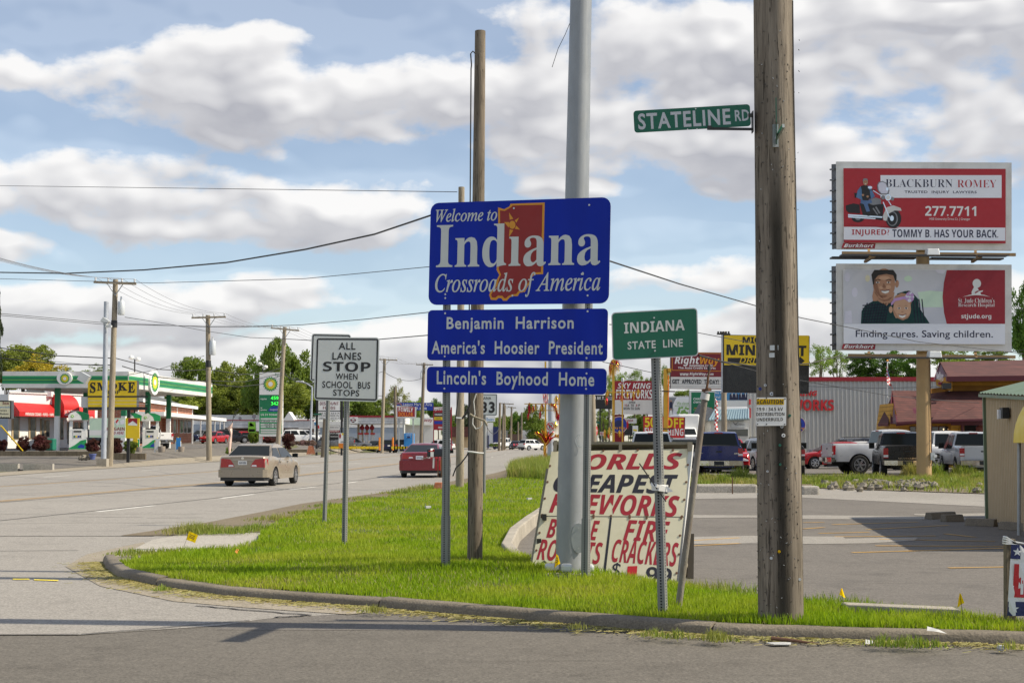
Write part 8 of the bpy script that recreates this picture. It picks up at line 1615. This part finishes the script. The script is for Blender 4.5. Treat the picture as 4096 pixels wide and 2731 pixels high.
for s in(-.25,.25):mb.prism([(c.x+s-.16,237.4,.70),(c.x+s+.16,237.4,.70),(c.x+s+.16,238.8,1.0),(c.x+s-.16,238.8,1.0)],(0,0,.02),'red')
o=mb.build('bonnet_stripe',bpy.data.objects['driving_car.003']if 'driving_car.003' in bpy.data.objects else None);q=o.parent
if q:o.matrix_parent_inverse=q.matrix_basis.inverted()@Matrix.Translation(q.location)
vehicle('parked_pickup','white pickup truck standing at the gas pumps','pickup',road('L',745,1370,121),R(38),PICKUP('car_white'));vehicle('parked_car','dark hatchback at the pump behind the grey mast','car',road('K',1500,1290,122),R(70),SUV('car_black'));vehicle('parked_car','red car behind the bargain sign board','car',road('L',260,1300,126),R(20),SEDAN('bright_red'))
for a in(('navy sport utility car parked behind the red bollard',('L',1308,1232,210),-88,SUV('car_navy',rack=0)),('dark grey car right of the navy one',('L',1590,1240,215),160,SUV('car_grey')),('bright red sedan facing the road beside the transformer pole',('L',1790,1292,172),165,SEDAN('bright_red')),('black sport utility car left of the green pylon shrub',('M',360,1235,178),-70,SUV('car_black')),('bright red car behind the black one by the shrub',('M',590,1205,190),-80,SEDAN('bright_red')),('navy car low between red sedan and black car',('M',60,1150,215),90,SEDAN('car_navy')),('white car right of the tall maroon shrub',('M',1560,1170,172),-75,SUV('car_white')),('silver car behind the white one near the street lamp',('M',1680,1170,180),-80,SUV('car_silver')),('grey sport utility car at the far pumps',('N',950,1045,182),-80,SUV('car_grey')),('black car with headlights on at the far pumps',('N',1348,1030,192),178,SEDAN('car_black',head='headlamp_on')),('navy sport utility car right of the far pale pole',('N',1535,1042,182),15,SUV('car_navy')),('black car hidden beside the blue donation bin',('N',1830,1040,186),5,SUV('car_black')),('white car behind the red fuel price pylon',('J',740,655,200),80,SUV('car_white'))):vehicle('parked_car',a[0],'car',road(*a[1]),R(a[2]),a[3])
vehicle('parked_pickup','dark pickup truck between the school bus sign legs','pickup',road('N',540,1045,170),R(95),PICKUP('car_grey'))
# --- trees on the left and far ahead
for a in(('A',-12,130,88,900,140,'leaf_conifer','dark spruce cut by the left picture edge','conifer'),('A',60,540,166,900,165,'leaf_olive','olive tree behind the left end of the canopy','broad'),('A',190,510,192,900,172,'leaf_olive','pale green tree behind the canopy at left','broad'),('A',340,560,141,900,176,'leaf_olive','yellowish green tree above the canopy roof','broad'),('A',300,630,243,900,160,'leaf_yellow','yellow flowering tree above the canopy roof','airy'),('A',560,705,154,900,190,'leaf_mid','low dark tree right of the yellow one','broad'),('A',790,700,115,850,200,'leaf_mid','low tree showing beside the grey mast','airy'),('A',1450,660,141,1120,262,'leaf_mid','tall tree left of the transformer pole','broad'),('A',1560,595,166,1120,258,'leaf_mid','tallest tree behind the transformer pole','broad'),('A',1690,650,154,1120,262,'leaf_olive','olive tree right of the transformer pole','broad'),('A',1800,690,154,1140,255,'leaf_olive','broad olive tree left of the price pylon','broad'),('A',1910,690,154,1140,262,'leaf_mid','green tree close left of the price pylon','broad'),('A',1400,900,154,1120,250,'leaf_mid','low tree behind the brick building roof','broad'),('A',1560,840,192,1130,246,'leaf_olive','low olive tree behind the wooden pole','broad'),('A',1760,860,192,1130,246,'leaf_olive','low rounded tree above the long white building','broad'),('B',380,560,166,930,246,'leaf_olive','olive tree left behind the price pylon','broad'),('B',500,400,154,930,240,'leaf_light','tall bright tree behind the price pylon','broad'),('B',610,318,166,930,236,'leaf_mid','tallest bright tree right of the price pylon','broad'),('B',730,350,166,930,240,'leaf_mid','tall tree left of the school bus sign','broad'),('B',850,460,141,930,244,'leaf_mid','tree directly left of the school bus sign edge','broad'),('B',700,620,218,930,226,'leaf_olive','wide low tree behind the small gable','broad'),('B',980,640,166,950,240,'leaf_mid','tree behind the school bus sign','broad'),('B',1120,650,166,950,244,'leaf_light','bright tree under the school bus sign','broad'),('B',1250,720,166,950,246,'leaf_mid','green tree right under the school bus sign','broad'),('B',1390,750,141,950,250,'leaf_mid','green tree behind the pale crossarm pole','broad'),('B',1545,630,122,960,240,'leaf_pale','airy pale yellow tree above the blue sign','airy'),('B',1680,735,102,960,250,'leaf_light','small bright tree above the blue sign','broad'),('B',1870,740,96,1000,235,'leaf_dark','dark evergreen behind the red price pylon','broad'),('J',190,210,138,560,300,'leaf_mid','tree behind the red and white sign','broad'),('J',1090,160,103,600,320,'leaf_conifer','grey green tree between the wooden poles','broad'),('J',1340,330,126,640,370,'leaf_mid','far tree left of the crossarm poles','broad'),('J',1480,290,126,640,400,'leaf_mid','far tree behind the crossarm poles','broad'),('J',1590,235,138,640,410,'leaf_mid','highest far tree at the end of the road','broad'),('J',1720,275,138,640,400,'leaf_dark','dark far tree at the end of the road','broad'),('J',1010,300,138,620,350,'leaf_mid','far tree above the brown roofed house','broad'),('J',870,300,115,620,340,'leaf_mid','far tree right of the red price pylon','broad'),('N',1850,320,184,620,300,'leaf_mid','far tree behind the red and white sign posts','broad'),('J',1420,360,138,660,430,'leaf_olive','distant olive tree beyond the clipped hedge','broad'),('J',1650,330,150,660,440,'leaf_olive','distant olive tree above the black striped car','broad'),('J',1800,300,150,660,430,'leaf_mid','distant tree above the far white car','broad'),('J',1930,330,150,660,420,'leaf_olive','distant olive tree behind the no parking sign','broad'),('O',1080,1020,110,1260,300,'leaf_mid','distant tree right of the whitish leaning pole','broad')):tree(*a,group='trees behind the far side shops')
for x,lab in((1365,'left block of the clipped hedge far down the road'),(1425,'right block of the clipped hedge far down the road')):bush(lab,'J',x,658,34,718,225,'leaf_mid','hedge')
# --- wires
def wire(label,pts,r=.012,m='wire',sag=0.):
 P=[at(w,x,y,Y)for w,x,y,Y in pts]if not isinstance(pts[0],Vector)else pts;out=[]
 for a,b_ in zip(P,P[1:]):
  n=14
  for i in range(n+(b_ is P[-1])):u=i/n;q=a.lerp(b_,u);q.z-=sag*4*u*(1-u);out.append(q)
 mb=MB();mb.tube(out,r,m,5,False);tag(mb.build('overhead_wire'),label,'wire','overhead wires')
S='S'
wire('thin wire running level to the top of the pale wooden pole',[(S,-60,426,80),(S,1050,441,46)],.012);wire('thick black cable sweeping up to the welcome sign from the left',[(S,-40,625,80),(S,150,628,74),(S,330,620,68),(S,520,603,62),(S,700,573,56),(S,860,538,52),(S,988,495,48),(S,1056,468,46.2)],.034)
wire('thin wire just below the thick black sweeping cable',[(S,-40,639,80),(S,350,650,68),(S,700,640,56),(S,1056,606,46.2)],.013)
wire('black cable from the transformer pole across to the wooden poles',[('A',980,330,86),('A',1300,380,96),('A',1620,440,107.5),('A',1960,490,90),('B',620,302,78),('B',870,316,66),('B',1400,308,54),('B',1900,266,46.2)],.018);wire('long cable rising from the transformer pole to the blue sign stack',[('A',-40,298,80),('A',800,372,85),('A',1640,408,85),('B',330,212,80),('B',800,194,66),('B',1300,150,56),('B',1900,84,46.2)],.016)
wire('second cable beside the long rising one',[('A',-40,312,80),('A',800,386,85),('A',1640,402,100),('B',330,204,118),('B',660,200,127)],.016)
for k in range(4):
 for A_,B_,nm in((T1,T2,'first'),(T2,T3,'second'),(T3,T4,'third'),(T4,T5,'fourth')):wire('crossarm wire %s from the left in the %s pole span of the far road side'%(('outermost','second','third','rightmost')[k],nm),[A_[k],B_[k]],.011,'wire_grey',.5)
 wire('crossarm wire %s leaving the transformer pole towards us'%('outermost','second','third','rightmost')[k],[T1[k],at(S,-120+k*30,560+k*8,62)],.011,'wire_grey',.3)
for lab,pts,r,sg_ in(('black cable reaching the transformer pole above the canopy',[('A',-30,566,84),('A',440,632,85),('A',890,652,86)],.03,0),('black cable just above the canopy roof at left',[('A',-30,645,84),('A',440,698,85),('A',890,706,86)],.03,0),('pale wire between the two black cables at left',[('A',-30,620,84),('A',450,680,85),('A',880,722,86)],.012,0),('sagging grey cable between the two transformer poles',[('A',900,650,86),('A',1240,738,96),('A',1450,750,102),('A',1640,738,108)],.03,0),('cable crossing the canopy corner down to the second pole',[('A',960,715,86),('A',1240,800,96),('A',1500,828,103),('A',1630,832,108)],.032,0),('thin cable rising across the canopy to the second pole lamp',[('A',1000,782,96),('A',1240,740,100),('A',1400,690,104),('A',1600,632,108)],.018,0),('grey cable swinging from second pole to the price pylon pole',[('B',72,545,108),('B',330,582,116),('B',480,578,121),('B',645,530,127)],.03,0),('middle grey cable between second pole and price pylon pole',[('B',70,632,108),('B',350,640,116),('B',645,572,127)],.026,0),('lower grey cable between second pole and price pylon pole',[('B',70,655,108),('B',300,680,115),('B',480,660,121),('B',645,585,127)],.03,0),('grey cable from the price pylon pole towards the bus sign',[('B',655,552,128),('B',760,610,138),('B',900,640,148),('B',1430,560,176)],.03,.4),('low cable from the price pylon pole past the bus sign',[('B',655,575,128),('B',860,650,142),('B',1430,750,176)],.03,.3),('cable between the pale and dark crossarm poles',[('B',1440,560,176),('B',1750,610,184)],.03,.7),('lower cable between the pale and dark crossarm poles',[('B',1438,745,176),('B',1745,800,184)],.03,.9),('drooping cable bundle among the far crossarm poles',[('J',1290,400,180),('J',1462,470,215),('J',1600,450,262),('J',1722,440,290)],.04,1.2),('thick wire from the welcome sign across to the lower billboard',[(S,1395,598,17.2),(S,1560,652,22),(S,1735,702,29),(S,1840,730,33),(S,1930,748,37),(S,2110,785,45),(S,2350,812,55)],.011,0),('wire from behind the state line sign to the yellow arrow sign',[(S,1400,745,40),(S,1603,764,52),(S,1740,790,58)],.014,0),('twisted service drop crossing in front of the arrow sign',[('E',775,432,40),('E',950,480,44),('E',1220,520,50),('E',1640,498,54),('F',380,270,56)],.022,0),('low wire crossing the warehouse front to the restaurant roof',[('E',780,440,42),('E',1220,555,52),('F',0,495,60),('F',800,632,70),('F',1200,668,76),('F',1605,696,81)],.016,0),('thin wire crossing the red fireworks sign top',[('Q',30,385,60),('Q',200,420,66),('Q',560,500,76),('Q',1270,640,91)],.018,0),('thin wire in front of the warehouse roof band',[('F',-40,545,92),('F',700,566,94),('F',1700,540,88),('F',2100,480,84)],.015,0),('short loose wire end hanging beside the steel mast top',[(S,1312,46,16),(S,1298,80,16),(S,1282,112,16),(S,1268,155,16)],.0035,0),('wire pair rising behind the lower billboard catwalk',[('F',1720,265,60),('F',2120,205,56)],.015,0)):wire(lab,pts,r,'wire',sg_)
